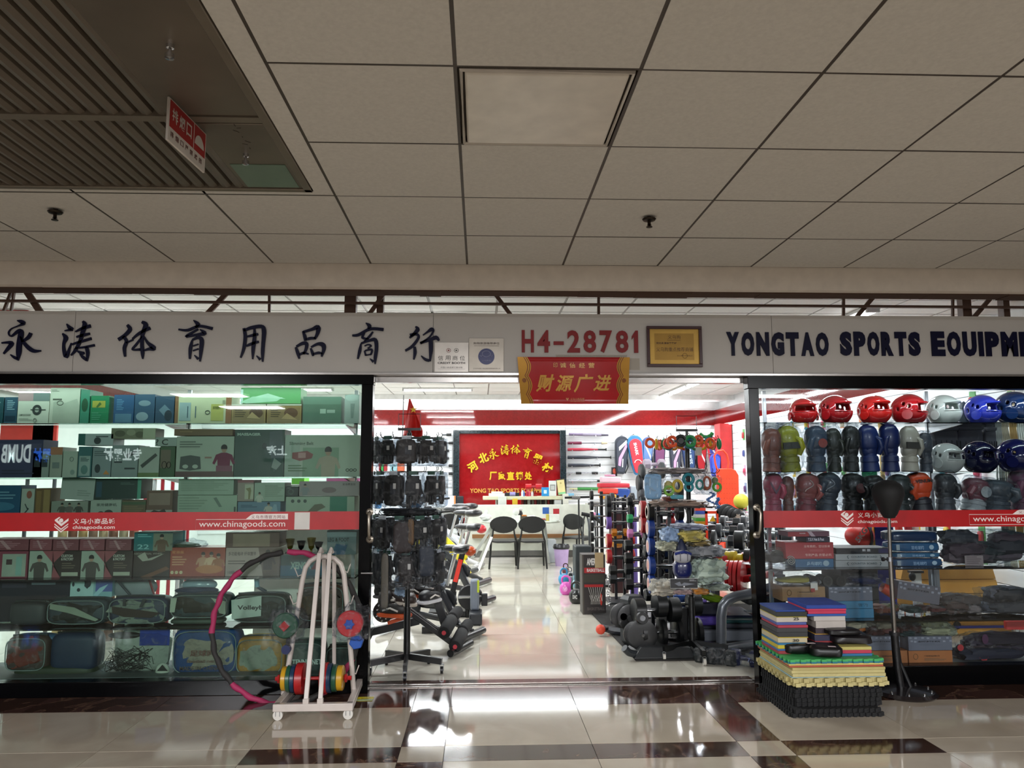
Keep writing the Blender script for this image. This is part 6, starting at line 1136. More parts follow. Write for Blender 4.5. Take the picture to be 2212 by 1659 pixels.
bxt('tissue_pack', 'small blue and white pack at the shelf end', 'pack', 1226, 1240, .05, '7ab0d0', z, Y, .08)
# things on the worktop between counter and shelf
for i, (x0, x1, h, cc, lab) in enumerate(((1076, 1094, .1, 'c8ccc4', 'white box under the cream shelf'), (1107, 1118, .06, 'c8a828', 'yellow pad under the cream shelf'), (1216, 1228, .14, 'd0d0c4', 'white carton at the end of the counter'), (1198, 1212, .03, 'b8bcb8', 'grey dish under the cream shelf'))): bxt('counter_box', lab, 'box', x0, x1, h+.22, cc, .75, CY+.1, .12)
for i in range(14):
    X = at(1126+i*5.6, 1085, CY+.5).x; O('folder', MB(M(('a02828', '3a3a34', '6a6a60', '2a2a2c', '8c8c80')[i % 5], .5)).box(X, X+.036, CY+.42, CY+.62, .751, 1.03), None, ('dark red', 'charcoal', 'grey', 'black', 'beige')[i % 5]+' file folder standing under the cream shelf, %s of the row' % 'first second third fourth fifth sixth seventh eighth ninth tenth eleventh twelfth thirteenth last'.split()[i], 'folder', 'folders behind the counter')
# round folding table
TY_ = 13.4; a = at(1038, 1124, TY_).x; b = at(1211, 1124, TY_).x; TZ = at(1120, 1124, TY_).z; cx = (a+b)/2; t = T('folding_table', 'pale oval table with folding legs standing before the counter', 'table', loc=(cx, TY_, 0)); W = (b-a)/2
O('tabletop', MB(M('ccd4c8', .35, coat=.3)).lathe([(0, TZ-.035), (.97, TZ-.035), (1., TZ-.02), (1., TZ-.004), (.98, TZ), (0, TZ)], n=40), t); o = bpy.data.objects['tabletop']; 
me = o.data
for v in me.vertices:
    v.co.x = (v.co.x+cx)*W+0; v.co.y = (v.co.y+TY_)*.42; v.co.z = v.co.z
for (x0, x1) in ((1062, 1036), (1058, 1012), (1165, 1188), (1160, 1182)):
    A = at(x0+10, 1130, TY_+.05); B = onz(x1, 1222, 0); B = Vector((at(x1, 1200, TY_).x, TY_+(.2 if x0 in (1062, 1165) else -.3), 0)); O('leg', MB(M('b8bcb4', .3, .4)).beam((A.x, TY_, TZ-.036), B, .05, .02, up=(0, 1, 0)), t)
TZ += .001
def ont(name, label, cat, px, mbf): O(name, mbf(at(px, 1120, TY_).x), None, label, cat)
ont('plastic_bag', 'knotted white plastic bag on the oval table', 'bag', 1049, lambda X: MB(M('d8dcd8', .3)).ell((X, TY_-.1, TZ+.06), (.1, .08, .058), 20, 12, crumple=.25, seed=3).ell((X+.01, TY_-.1, TZ+.13), (.03, .03, .05), 12, 8, crumple=.3, seed=5))
ont('magazine_pile', 'pile of magazines with a red cover on the oval table', 'magazine', 1083, lambda X: MB(M('b02838', .4)).box(X-.13, X-.0, TY_-.2, TY_+.05, TZ, TZ+.02).box(X-.09, X+.13, TY_-.15, TY_+.1, TZ+.02, TZ+.04, m=M('b0b4b4', .4)))
ont('tape_dispenser', 'white round tissue holder with soft toy on the oval table', 'holder', 1114, lambda X: MB(M('d8dcd4', .4)).box(X-.07, X+.07, TY_-.2, TY_-.08, TZ, TZ+.09).ell((X, TY_-.14, TZ+.15), (.055, .04, .06), 18, 12))
ont('toy_panda', 'small black and white toy on the tissue holder', 'toy', 1124, lambda X: MB(M('181818', .5)).ell((X, TY_-.05, TZ+.09), (.04, .03, .085), 14, 10).ell((X+.0, TY_-.05, TZ+.19), (.035, .03, .03), 14, 8, m=M('d0d0cc', .5)))
ont('pen_box', 'dark box with orange tops on the oval table', 'box', 1131, lambda X: MB(M('4a4438', .5)).box(X-.05, X+.05, TY_-.22, TY_-.14, TZ, TZ+.08).box(X-.04, X+.04, TY_-.21, TY_-.15, TZ+.08, TZ+.1, m=M('c87830', .5)))
ont('paper_heap', 'loose papers and a white bag on the oval table', 'paper', 1155, lambda X: MB(M('d0d0cc', .5)).ell((X-.05, TY_-.05, TZ+.04), (.11, .08, .045), 20, 10, crumple=.35, seed=8).box(X+.02, X+.2, TY_-.15, TY_+.05, TZ, TZ+.02).box(X+.05, X+.17, TY_-.18, TY_-.1, TZ+.02, TZ+.035, m=M('a83c38', .5)))
ont('card_box', 'white card box with a gold side on the oval table', 'box', 1188, lambda X: MB(M('d8dcd4', .4)).box(X-.03, X+.14, TY_-.2, TY_-.06, TZ, TZ+.1).box(X-.08, X-.035, TY_-.2, TY_-.1, TZ, TZ+.11, m=M('b8a850', .4)))
# chairs
CB = M('0d0f0c', .45)
def mk_chair(k):
    t = T('cafe_chair', 'black plastic chair', 'chair', 'black oval-backed chairs', local=True)
    mb = MB(CB); n = 24; fr = [(.225*math.cos(2*PI*q/n), .135*math.sin(2*PI*q/n)) for q in range(n)]
    vs = [(x, -.02+.9*x*x+yy, z+.705) for yy in (0, .018) for x, z in fr]; mb.add(vs, [tuple(range(n)), tuple(range(2*n-1, n-1, -1))]+[((q+1) % n, q, q+n, (q+1) % n+n) for q in range(n)]); O('backrest', mb, t)
    for s_ in (-1, 1):
        O('leg', MB(CB).tube([(s_*.235, -.02, 0), (s_*.215, .0, .25), (s_*.205, .0, .44), (s_*.175, .0, .56), (s_*.165, .0, .66)], [.014, .018, .019, .014, .012], 8), t)
        O('leg', MB(CB).tube([(s_*.22, .42, 0), (s_*.2, .39, .44)], [.013, .018], 8), t)
        O('side_rail', MB(CB).beam((s_*.205, .0, .41), (s_*.2, .39, .41), .02, .04), t)
    O('seat', MB(CB).add([(x, y, z) for z in (.425, .445) for y in (-.01, .41) for x in (-.21, -.07, .07, .21)], [(0, 4, 5, 1), (1, 5, 6, 2), (2, 6, 7, 3), (8, 9, 13, 12), (9, 10, 14, 13), (10, 11, 15, 14), (0, 1, 9, 8), (1, 2, 10, 9), (2, 3, 11, 10), (4, 12, 13, 5), (5, 13, 14, 6), (6, 14, 15, 7), (0, 8, 12, 4), (3, 7, 15, 11)]), t, bev=.008)
    O('seat_apron', MB(CB).tube([(-.2, -.01, .44), (-.1, -.01, .425), (.1, -.01, .425), (.2, -.01, .44)], .013, 8), t); O('stretcher', MB(CB).cyl((-.22, .4, .16), (.22, .4, .16), .008, n=8), t); return t
CH = Kind(mk_chair); 
def gx(px, py): p = onz(px, py, 0); return p
p = gx(1088, 1229); CH.put(0, (p.x, p.y, 0), 0, 'black oval-backed chair facing the table, nearer the exercise bikes', sc=.97); p = gx(1150, 1229); CH.put(0, (p.x, p.y, 0), 0, 'black oval-backed chair facing the table, beside the first one', sc=.97)
p = gx(1232, 1222); CH.put(0, (p.x+.08, p.y+.3, 0), -.75, 'black chair turned sideways in front of the lilac bin'); p = gx(1028, 1216); CH.put(0, (p.x-.45, p.y+.0, 0), .6, 'black chair half hidden behind the bike saddles')
# bin, water cooler box
p = onz(1213, 1222, 0); t = T('waste_bin', 'lilac waste bin with a black liner under the counter', 'bin', loc=p); O('body', MB(M('b8a0cc', .4)).lathe([(.1, 0), (.125, .3)], (p.x, p.y, 0), n=24), t); O('liner', MB(M('1a1c20', .3)).lathe([(.128, .27), (.14, .3), (.125, .34), (.11, .32)], (p.x, p.y, 0), n=24), t)
p = onz(1194, 1216, 0); O('grey_box', MB(M('b8c0c4', .4)).box(p.x-.08, p.x+.06, p.y, p.y+.2, 0, .38), None, 'pale grey appliance box beside the lilac bin', 'box', bev=.01)
O('counter_brown_edge', MB(M('8a6038', .5)).box(at(1020, 1150, 14.0).x, at(1262, 1150, 14.0).x, 14.02, 14.09, at(1200, 1162, 14.).z, at(1200, 1154, 14.).z), bpy.data.objects['reception_counter'])
# cupboard at far side and bits on it
a, b, c, d = rect(955, 1128, 995, 1210, 14.6); t = T('low_cabinet', 'low pale grey cabinet by the rear wall near the saddles', 'cabinet', loc=((a+b)/2, 14.8, 0)); O('body', MB(M('c4c8ca', .4)).box(a-.2, b, 14.6, 15.1, 0, d), t, bev=.005); O('drawer', MB(M('ccd0d2', .4)).box(a-.05, b-.03, 14.585, 14.6, d-.2, d-.03), t); O('keyhole', MB(BLKM).cyl((b-.08, 14.57, d-.1), (b-.08, 14.59, d-.1), .02, n=12), t)
O('pink_tub', MB(M('d8b4a0', .4)).lathe([(.07, 0), (.08, .12), (.06, .13), (0, .13)], (a+.1, 14.8, d+.001), n=16), None, 'pale pink tub on the grey cabinet', 'tub'); O('blue_cloth', MB(M('3c6488', .6)).ell((b-.12, 14.8, d+.04), (.11, .08, .038), 16, 8, crumple=.3), None, 'folded blue cloth on the grey cabinet', 'cloth')
a, b, c, d = rect(960, 1072, 983, 1094, 15.0); t = T('wall_shelf', 'small white wall shelf holding pale cards', 'shelf', loc=((a+b)/2, 15.5, c)); O('board', MB(WHT).box(a-.35, b, 15.2, 15.95, c-.03, c), t)
O('picture_card', MB(M('c8d0e0', .4)).box(a, b, 15.3, 15.33, c+.001, d).box(b-.03, b, 15.29, 15.3, c+.001, d, m=M('d88040', .4)), None, 'white and orange printed cards on the wall shelf', 'card')
O('steel_tripod_bag', MB(M('1c1e24', .6)).box(at(993, 1, 15.4).x, at(1006, 1, 15.4).x, 15.3, 15.6, 0, at(1000, 1072, 15.4).z), None, 'tall black speaker cabinet beside the counter', 'speaker', bev=.01)
# ---- pipes, rails and sticks on the rear wall (far side)
SB = []
BW = 15.93
def hook(par, x, z, y=BW): O('hook', MB(CHR).box(x-.008, x+.008, y-.09, y, z-.045, z-.03).box(x-.008, x+.008, y-.09, y-.082, z-.03, z-.01), par)
def stick(label, x0, x1, py, prof, Y=BW-.06, tilt=0., name='bat', cat='bat', grp='bats on the rear wall'):
    A = at(x0, py, Y); B = at(x1, py+tilt, Y); L = B.x-A.x; t = T(name, label, cat, grp, A); B = Vector((B.x, Y, A.z+(B.z-A.z)))
    for nm, u0, u1, r0, r1, m in prof: O(nm, MB(m).cyl(A.lerp(B, u0), A.lerp(B, u1), r0, r1, 12), t)
    for u in (.12, .68): q = A.lerp(B, u); hook(t, q.x, q.z+.005)
DB = M('141c2c', .3, coat=.4); RBt = M('a81c38', .3, coat=.4); SV = M('b4b8c0', .25, .8)
stick('topmost purple grey bat on the rear wall', 1229, 1314, 938, [('barrel', 0, .35, .026, .03, M('7a6c88', .4)), ('shaft', .35, .82, .032, .03, M('8c8498', .4)), ('grip', .82, 1, .024, .02, M('4c4858', .5))], tilt=2)
stick('maroon bat with pale tip, second from the top', 1226, 1312, 957, [('barrel', 0, .35, .03, .03, M('6a1c3c', .35)), ('shaft', .35, .85, .012, .012, M('7c8088', .3, .6)), ('grip', .85, 1, .028, .02, M('c8b898', .5))])
stick('red bat with black grip, third from the top', 1226, 1310, 971, [('barrel', 0, .35, .03, .032, RBt), ('taper', .35, .78, .032, .015, RBt), ('grip', .78, .98, .016, .016, BLKM), ('knob', .98, 1, .028, .028, BLKM)])
stick('long dark blue bat, fourth from the top', 1226, 1320, 988, [('barrel', 0, .4, .034, .036, DB), ('taper', .4, .75, .036, .016, DB), ('grip', .75, .985, .016, .016, BLKM), ('knob', .985, 1, .03, .03, BLKM)])
stick('short black bat with white lettering, fifth from the top', 1227, 1297, 1005, [('barrel', 0, .45, .035, .034, DB), ('taper', .45, .8, .034, .018, DB), ('grip', .8, .97, .018, .018, BLKM), ('knob', .97, 1, .034, .034, BLKM)])
stick('chrome bar with two black grips', 1219, 1318, 1022, [('bar', 0, 1, .014, .014, SV), ('end_ball', 0, .03, .03, .03, SV), ('grip', .25, .37, .026, .026, BLKM), ('grip', .6, .73, .026, .026, BLKM)], name='exercise_bar', cat='bar')
stick('silver bat with black handle above the coloured mats', 1228, 1298, 1039, [('barrel', 0, .5, .03, .032, SV), ('taper', .5, .9, .032, .02, SV), ('grip', .88, 1, .022, .022, BLKM)])
stick('green stick with cream upper half, lowest of the wall row', 1230, 1300, 1056, [('rod', 0, 1, .012, .012, M('c8c88c', .4)), ('sleeve', .25, 1, .03, .03, M('2c7a34', .4))], name='pole', cat='pole')
for i, (y, x0, x1) in enumerate(((939, 955, 975), (957, 962, 980), (974, 958, 970), (990, 955, 970), (1006, 940, 980), (1023, 948, 980))):
    A = at(x0, y, BW-.05); B = at(x1, y, BW-.05); t = T('pull_up_bar', ('topmost short bar', 'second short bar', 'third small black bracket', 'fourth small black bracket', 'long chrome bar', 'lower chrome bar')[i]+' on the rear wall between glove rack and red board', 'bar', 'bars beside the red board', A); O('rod', MB(SV if i > 3 else DB).cyl(A, B, .014, n=8), t); O('grip', MB(BLKM).cyl(B-Vector((.1, 0, 0)), B, .028, n=10), t)
t = T('bow', 'white curved archery bow on the rear wall', 'bow', loc=at(950, 1045, BW-.05)); O('limb', MB(M('d0d4dc', .3)).tube([at(x, y, BW-.05) for x, y in ((946, 1058), (952, 1054), (954, 1048), (958, 1047), (968, 1050), (976, 1050))], .018, 8), t); O('limb', MB(M('d0d4dc', .3)).tube([at(x, y, BW-.05) for x, y in ((946, 1043), (954, 1044), (958, 1047), (966, 1045), (974, 1042))], .014, 8), t)
# ---- racket bags
def racketbag(label, px0, py0, px1, py1, m, m2, tilt, Y, deco='z', txt=None):
    a, b, c, d = rect(px0, py0, px1, py1, Y); W, H = b-a, d-c; t = T('racket_bag', label, 'racket bag', 'racket bags on the rear wall', ((a+b)/2, Y, (c+d)/2), local=True)
    def outline(s): return [(s*W*.5*math.sin(q)*(1 if math.cos(q) > 0 else .98), H*.5-W*.5*s+W*.5*s*math.cos(q)) for q in [(-1.57+i*.262) for i in range(13)]]+[(s*W*.42, -H*.2), (s*W*.3, -H*.46), (s*W*.2, -H*.5), (-s*W*.2, -H*.5), (-s*W*.3, -H*.46), (-s*W*.42, -H*.2)]
    o2 = outline(1); O('body', MB(m).prism(o2, -.05, .05), t, bev=.012); O('front_pocket', MB(m2).prism([(x*.82, z*.86-.02*H) for x, z in o2], -.066, -.05), t, bev=.006)
    mb = MB(M('e8a0d0', .5))
    if deco == 'z':
        mb.flat([(W*.3, H*.32), (W*.36, H*.22), (0, -H*.1), (-W*.05, -H*.3), (-W*.22, -H*.28), (-W*.2, -H*.08)], -.068); mb.m = M('e4e4ec', .5); mb.flat([(-W*.24, H*.2), (W*.3, H*.4), (W*.34, H*.32), (-W*.2, H*.1)], -.069); mb.box(W*.05, W*.12, -.069, -.067, -H*.32, -H*.1)
    elif deco == 's': mb.m = M('e4e4ec', .5); mb.text('SHARK', -H*.16, H*.16, -W*.1, W*.1, -.069, bold=.03, T=Matrix.Translation((0, 0, H*.15)) @ Matrix.Rotation(1.5, 4, 'Y')); mb.tube([(W*.22*math.cos(q), -.07, -H*.2+W*.2*math.sin(q)) for q in (0, .5, 1, 1.5, 2, 2.5, 3)], .008, 6)
    elif deco == 't': mb.m = M('c8e0ec', .5); mb.text(txt, -H*.3, H*.22, -W*.16, W*.16, -.069, bold=.03, T=Matrix.Rotation(1.5, 4, 'Y'))
    elif deco == 'v': mb.m = M('e4e4ec', .5); mb.flat([(-W*.3, H*.3), (W*.3, -H*.1), (W*.3, -H*.2), (-W*.3, H*.2)], -.068)
    else: mb.flat([(0, 0), (.01, 0), (0, .01)], -.066)
    O('panel_print', mb, t); O('hang_loop', MB(BLKM).tube([(-.02, 0, H*.49), (0, 0, H*.54), (.02, 0, H*.49)], .006, 6), t); O('shoulder_strap', MB(BLKM).tube([(W*.44, .0, -H*.1), (W*.5, -.03, -H*.3), (W*.3, -.05, -H*.48)], .012, 6), t)
    O('wall_hook', MB(CHR).box(-.008, .008, 0, BW-Y, H*.51, H*.53), t)
    t.rotation_euler = (0, tilt, 0)
racketbag('charcoal racket bag with pink and white stripes, nearest the bats', 1327, 942, 1357, 1024, M('2a303c', .5), M('343a48', .5), .06, 15.75)
racketbag('red racket bag with white lettering on blue', 1358, 940, 1391, 1026, M('2c70a0', .5), M('c02838', .45), -.12, 15.7, 's')
racketbag('blue grey racket bag half hidden behind the grip rings', 1386, 944, 1410, 1012, M('3a4c7c', .5), M('5c7cb0', .5), .1, 15.8, 'v')
racketbag('dark plum racket bag behind the clear dumbbell', 1412, 960, 1436, 1030, M('1c2040', .5), M('6a3860', .5), .05, 15.8, 'n')
racketbag('second charcoal racket bag with pink stripe behind the rack pole', 1446, 950, 1472, 1030, M('2a2e3c', .5), M('383c4a', .5), 0, 15.75)
racketbag('navy racket bag with big pale blue lettering', 1474, 948, 1502, 1024, M('22345c', .5), M('2c4c7c', .45), -.06, 15.7, 't', 'POLIKES')
racketbag('red and black racket bag beside the navy one', 1502, 952, 1526, 1020, M('1c1a22', .5), M('b82c34', .45), .06, 15.75, 'v')
racketbag('red, white and blue racket bag near the red column', 1530, 944, 1556, 1022, M('b82838', .5), M('3a50b0', .45), -.1, 15.5, 'v')
racketbag('bright blue racket bag under the green grips', 1534, 980, 1556, 1030, M('2838a0', .5), M('3c58c8', .45), .04, 15.05, 'n')
p = at(1327, 1018, 15.85); O('blister_pack', MB(M('2a2024', .4)).box(p.x-.06, p.x+.055, 15.83, 15.86, p.z-.1, p.z+.08).ell((p.x, 15.82, p.z), (.035, .02, .06), 12, 8, m=M('c8503c', .4)), None, 'small black blister pack with orange insert between bats and racket bags', 'pack')
# coloured mats rolled on the far table
a = at(1295, 1080, 13.2).x; b = at(1400, 1080, 13.2).x; tz_ = at(1340, 1080, 13.2).z; t = T('goods_table', 'long low table heaped with folded mats and foam goods', 'table', loc=((a+b)/2, 13.5, 0)); O('tabletop', MB(M('b8bcc0', .4)).box(a-.1, b+.3, 13.1, 13.9, tz_-.03, tz_), t)
for x in (a, b+.2):
    for y in (13.2, 13.8): O('leg', MB(STEEL).box(x, x+.03, y, y+.03, 0, tz_-.03), t)
for i, (x0, y0, x1, y1, cc, lab) in enumerate(((1300, 1068, 1332, 1078, 'd89818', 'orange yellow folded mat at the bottom of the heap'), (1298, 1055, 1336, 1067, 'd04030', 'orange red folded mat'), (1330, 1056, 1362, 1079, '1c4490', 'royal blue folded mat beside the orange ones'), (1296, 1044, 1362, 1054, 'c02838', 'long crimson roll on the heap'), (1302, 1030, 1344, 1043, 'e0c0cc', 'pale pink foam block on top of the heap'), (1312, 1025, 1332, 1029, 'e098b8', 'pink cap on the foam block'), (1364, 1050, 1392, 1079, 'a8b4bc', 'grey plastic wrapped mat near the dumbbell tower'))):
    A = rect(x0, y0, x1, y1, 13.2); O('folded_mat', MB(M(cc, .5)).box(A[0], A[1], 13.2+.02*i, 13.55, max(A[2], tz_+.001), A[3]), None, lab, 'mat', 'foam heap at the rear', bev=.02)
# red orange backboard chair, yellow ball, green stacking toys
t = T('foldable_lounger', 'orange perforated plastic backboard with a curved handle', 'backboard', loc=(at(1570, 1100, 11.3).x, 11.3, 0)); OR = M('e8401c', .45); a, b, c, d = rect(1549, 1012, 1597, 1105, 11.3)
pl = [(a+.04, c-.45), (b-.01, c-.45), (b+.0, d-.1), (b-.04, d-.03), (b-.1, d), (a+.02, d), (a, d-.04), (a, c)]; O('board', MB(OR).prism(pl, 11.3, 11.34), t, bev=.01)
O('handle', MB(OR).tube([at(x, y, 11.32) for x, y in ((1550, 1018), (1545, 1000), (1543, 985), (1550, 974), (1562, 973), (1570, 982), (1574, 1000), (1571, 1016))], .014, 10), t); 
hm = MB(M('7a2410', .6))
for i in range(6):
    for j in range(12): hm.cyl((a+.06+(b-a-.12)*i/5, 11.297, c-.3+(d-c+.15)*j/11), (a+.06+(b-a-.12)*i/5, 11.3, c-.3+(d-c+.15)*j/11), .0045, n=6)
O('perforation', hm, t, kind='stuff'); O('foot', MB(OR).box(a+.05, b-.02, 11.2, 11.5, 0, c-.44), t)
p = at(1601, 1083, 10.8); R0 = 16.5*10.8/F; t = T('yoga_ball', 'yellow rubber ball resting on a dark stand next to the door post', 'ball', loc=(p.x, 10.8, p.z-R0)); O('body', MB(M('c0b838', .55, bump=.2, sc=120)).ell(p, (R0, R0, R0), 28, 18), t)
slab('ball_stand', 'dark shelf block under the yellow ball', 'stand', 1586, 1100, 1612, 1120, 10.72, .2, M('202226', .5))
a, b, c, d = rect(1503, 1096, 1525, 1134, 9.2)
for i, cc in enumerate(('c89828', '4aa03c', 'c8ccc4', '3854a8', 'd85040')): O('stacking_step', MB(M(cc, .4)).box(a, b, 9.2, 9.5, c+(d-c)*i/5+.001, c+(d-c)*(i+1)/5), None, ('mustard', 'green', 'white', 'blue', 'coral')[i]+' box in the pile of coloured boxes by the backboard', 'box', 'coloured boxes by the backboard', bev=.003)
O('display_plinth', MB(M('2c2c30', .5)).box(a-.1, b+.12, 9.15, 9.55, 0, c), None, 'dark plinth under the pile of coloured boxes', 'plinth')
t = T('hurdle', 'orange low hurdle with yellow triangle card', 'hurdle', loc=(at(1545, 1130, 9.1).x, 9.1, c)); A = rect(1524, 1104, 1552, 1132, 9.1)
O('frame', MB(OR).box(A[0], A[1], 9.1, 9.12, A[3]-.03, A[3]).box(A[0], A[0]+.025, 9.1, 9.12, c-.4, A[3]).box(A[1]-.02, A[1], 9.1, 9.12, c-.4, A[3]), t); O('triangle_card', MB(M('d8a820', .5)).prism([(A[0]+.05, A[2]+.03), (A[1]-.03, A[2]+.03), (A[1]-.06, A[3]-.05)], 9.11, 9.115), t)
# side wall goods between column and door post: small hanging packs in rows
SMALL = ['c8b8a0', '3c4c88', '7c8ca8', 'd0b038', 'b83c5c', '5ca05c', 'c87840', '4c2c60', 'd0d4d8', '2c8090', 'b02c2c', 'e0a0b8']
random.seed(11); n = 0
def mk_pack(k):
    t = T('hanging_pack', 'x', 'pack', 'small packs on the side wall', local=True); O('card', MB(M(k, .5)).box(-.045, .045, 0, .012, -.2, 0), t); O('blister', MB(M(SMALL[(SMALL.index(k)+5) % 12], .3, coat=.5)).ell((0, -.012, -.11), (.036, .02, .06), 12, 8, e=.6), t); O('peg', MB(CHR).cyl((0, -.03, .002), (0, .12, .002), .004, n=6), t); return t
PK = Kind(mk_pack); ord_ = ['first', 'second', 'third', 'fourth', 'fifth', 'sixth', 'seventh', 'eighth', 'ninth', 'tenth', 'eleventh', 'twelfth', 'thirteenth', 'fourteenth']
CN = dict(zip(SMALL, ['tan', 'dark blue', 'grey blue', 'yellow', 'rose', 'green', 'orange', 'purple', 'white', 'teal', 'red', 'pink']))
for r, zz_ in enumerate((2.28, 1.95, 1.62, 1.3, .98)):
    for k in range(14):
        cc = SMALL[(k*5+r*3) % 12]; PK.put(cc, (rxw-.1, 6.9+k*.56, zz_), -PI/2, '%s pack hanging on the side wall, %s row down, %s from the window' % (CN[cc], rn[r], ord_[k]))
# ---------------- dumbbells
def headm(c):
    k = .5 if int(c[:2], 16) < 64 and int(c[4:], 16) < 80 else .85; GAIN[0] = k; m = M(c, .4, coat=.1); GAIN[0] = 1.; return m
def mk_db(key):
    kind, col, face = key; t = T('dumbbell', 'x', 'dumbbell', 'dumbbells on the towers', local=True); m = headm(col)
    R0, hl, L = {'disc': (.082, .062, .33), 'hex': (.062, .085, .27), 'big': (.1, .1, .4), 'small': (.05, .06, .2), 'flat': (.11, .05, .36)}[kind]
    O('handle', MB(CHR).tube([(-L/2+hl, 0, 0), (-L/6, 0, 0), (0, 0, 0), (L/6, 0, 0), (L/2-hl, 0, 0)], [.012, .014, .016, .014, .012], 12), t)
    for s_ in (-1, 1):
        x = s_*(L/2-hl/2); n = 6 if kind in ('hex', 'small') else 26
        O('head', MB(m).lathe([(R0*.8, -hl/2), (R0, -hl/2+.008), (R0, hl/2-.008), (R0*.8, hl/2)], (x, 0, 0), 'x', n), t, smooth=.6 if n > 6 else .3)
        if face: O('face_emblem', MB(M(face, .4)).lathe([(0, -.001), (R0*.5, -.001), (R0*.5, .001), (0, .001)], (s_*(L/2), 0, 0), 'x', 20), t)
        if kind == 'disc' and face: O('face_ring', MB(M('d8c8b8', .4)).lathe([(R0*.62, -.001), (R0*.7, -.001), (R0*.7, .0012), (R0*.62, .0012)], (s_*(L/2), 0, 0), 'x', 22), t)
    return t
DB_ = Kind(mk_db)
CNAME = {'a01c20': 'red', '17181a': 'black', '22408c': 'blue', '1f2428': 'charcoal', '28a060': 'green', 'd080b8': 'pink', '7050a0': 'purple', 'c87818': 'amber', '3a3e44': 'grey', 'b02428': 'crimson'}
def tower(label, px, Y, levels, L=.34, wfr=.0):
    """levels: (pixel y, kind, head colour, face colour); px = outer end of the dumbbells nearest the aisle"""
    x0 = at(px, 1150, Y).x; cx = x0+L/2; t = T('dumbbell_tower', label, 'rack', 'dumbbell towers', (cx, Y, 0)); zt = at(px, levels[0][0], Y).z; fm = M('1a1c20', .4)
    for s_ in (-.05, .05): O('upright', MB(fm).box(cx+s_-.015, cx+s_+.015, Y+.03, Y+.06, 0, zt+.05), t)
    O('foot', MB(fm).box(cx-.16, cx+.16, Y-.2, Y+.24, 0, .03), t, bev=.006); seen = {}
    for i, (py, kind, col, face) in enumerate(levels):
        z = at(px, py, Y).z; O('cradle', MB(fm).box(cx-.07, cx+.07, Y-.03, Y+.03, z-.032, z-.018), t)
        cn = CNAME.get(col, 'dark'); DB_.put((kind, col, face), (cx, Y, z), 0, '%s dumbbell on the %s, %s from the top' % (cn, label.split(' with ')[0], ord_[i]))
R1, BK_, BL_, CH_ = 'a01c20', '17181a', '22408c', '1f2428'
tower('near tower with red and blue dumbbells standing on the black mat', 1383, 7.55, [(1100, 'disc', R1, '4c4c6c'), (1133, 'disc', R1, '4c4c6c'), (1162, 'hex', CH_, None), (1190, 'hex', CH_, None), (1222, 'hex', CH_, None), (1252, 'hex', BK_, None), (1285, 'hex', CH_, None)], .33)
tower('inner tower with blue dumbbells behind the clear bags', 1398, 7.1, [(1060, 'disc', CH_, None), (1106, 'disc', BK_, 'c04848'), (1141, 'disc', BL_, 'c03848'), (1180, 'disc', BL_, 'c03848'), (1221, 'disc', BL_, 'c03848'), (1262, 'disc', BL_, 'c03848')], .33)
tower('middle tower with small coloured dumbbells', 1348, 8.3, [(1083, 'small', CH_, None), (1120, 'small', '28a060', None), (1152, 'small', 'd080b8', None), (1178, 'hex', CH_, None), (1205, 'hex', BK_, None), (1228, 'hex', CH_, None), (1262, 'hex', BK_, None)], .27)
tower('far tower with red and amber dumbbells', 1309, 9.2, [(1085, 'disc', BK_, None), (1104, 'disc', BK_, None), (1128, 'disc', '7050a0', 'c8a030'), (1150, 'small', 'c87818', None), (1168, 'disc', R1, 'c8a030'), (1202, 'disc', R1, 'c8a030'), (1232, 'hex', BK_, None), (1250, 'hex', CH_, None)], .33)
tower('rear tower with grey wheel dumbbells', 1318, 10.4, [(1078, 'disc', '3a3e44', None), (1098, 'disc', '3a3e44', None), (1120, 'disc', BK_, None), (1145, 'disc', R1, None), (1172, 'hex', CH_, None)], .33)
tower('outer tower with black dumbbells near the back', 1430, 8.15, [(1098, 'disc', BK_, None), (1138, 'disc', BK_, None), (1165, 'hex', BK_, None), (1192, 'disc', CH_, None), (1225, 'disc', BK_, None), (1262, 'disc', CH_, None)], .33)
# purple foam posts between towers
for i, (x, y0, y1) in enumerate(((1366, 1095, 1205), )): A = at(x, y0, 9.6); O('foam_roller', MB(M('7c68b8', .6)).cyl((A.x, 9.6, 0), (A.x, 9.6, A.z), .05, n=20), None, 'tall purple foam roller standing between the towers', 'roller')
p = at(1345, 1140, 9.9); t = T('cap_display', 'brown glass jar display behind the middle tower', 'display', loc=(p.x, 9.9, 0)); O('cabinet', MB(M('3a1c18', .5)).box(p.x-.14, p.x+.06, 9.9, 10.1, 0, at(1345, 1108, 9.9).z), t)
for yy, k in ((1155, 0), (1175, 1)): q = at(1333, yy, 9.85); O('amber_jar', MB(M('b87818', .15, coat=1)).ell((q.x, 9.86, q.z), (.075, .05, .05), 18, 10, e=.7), t)
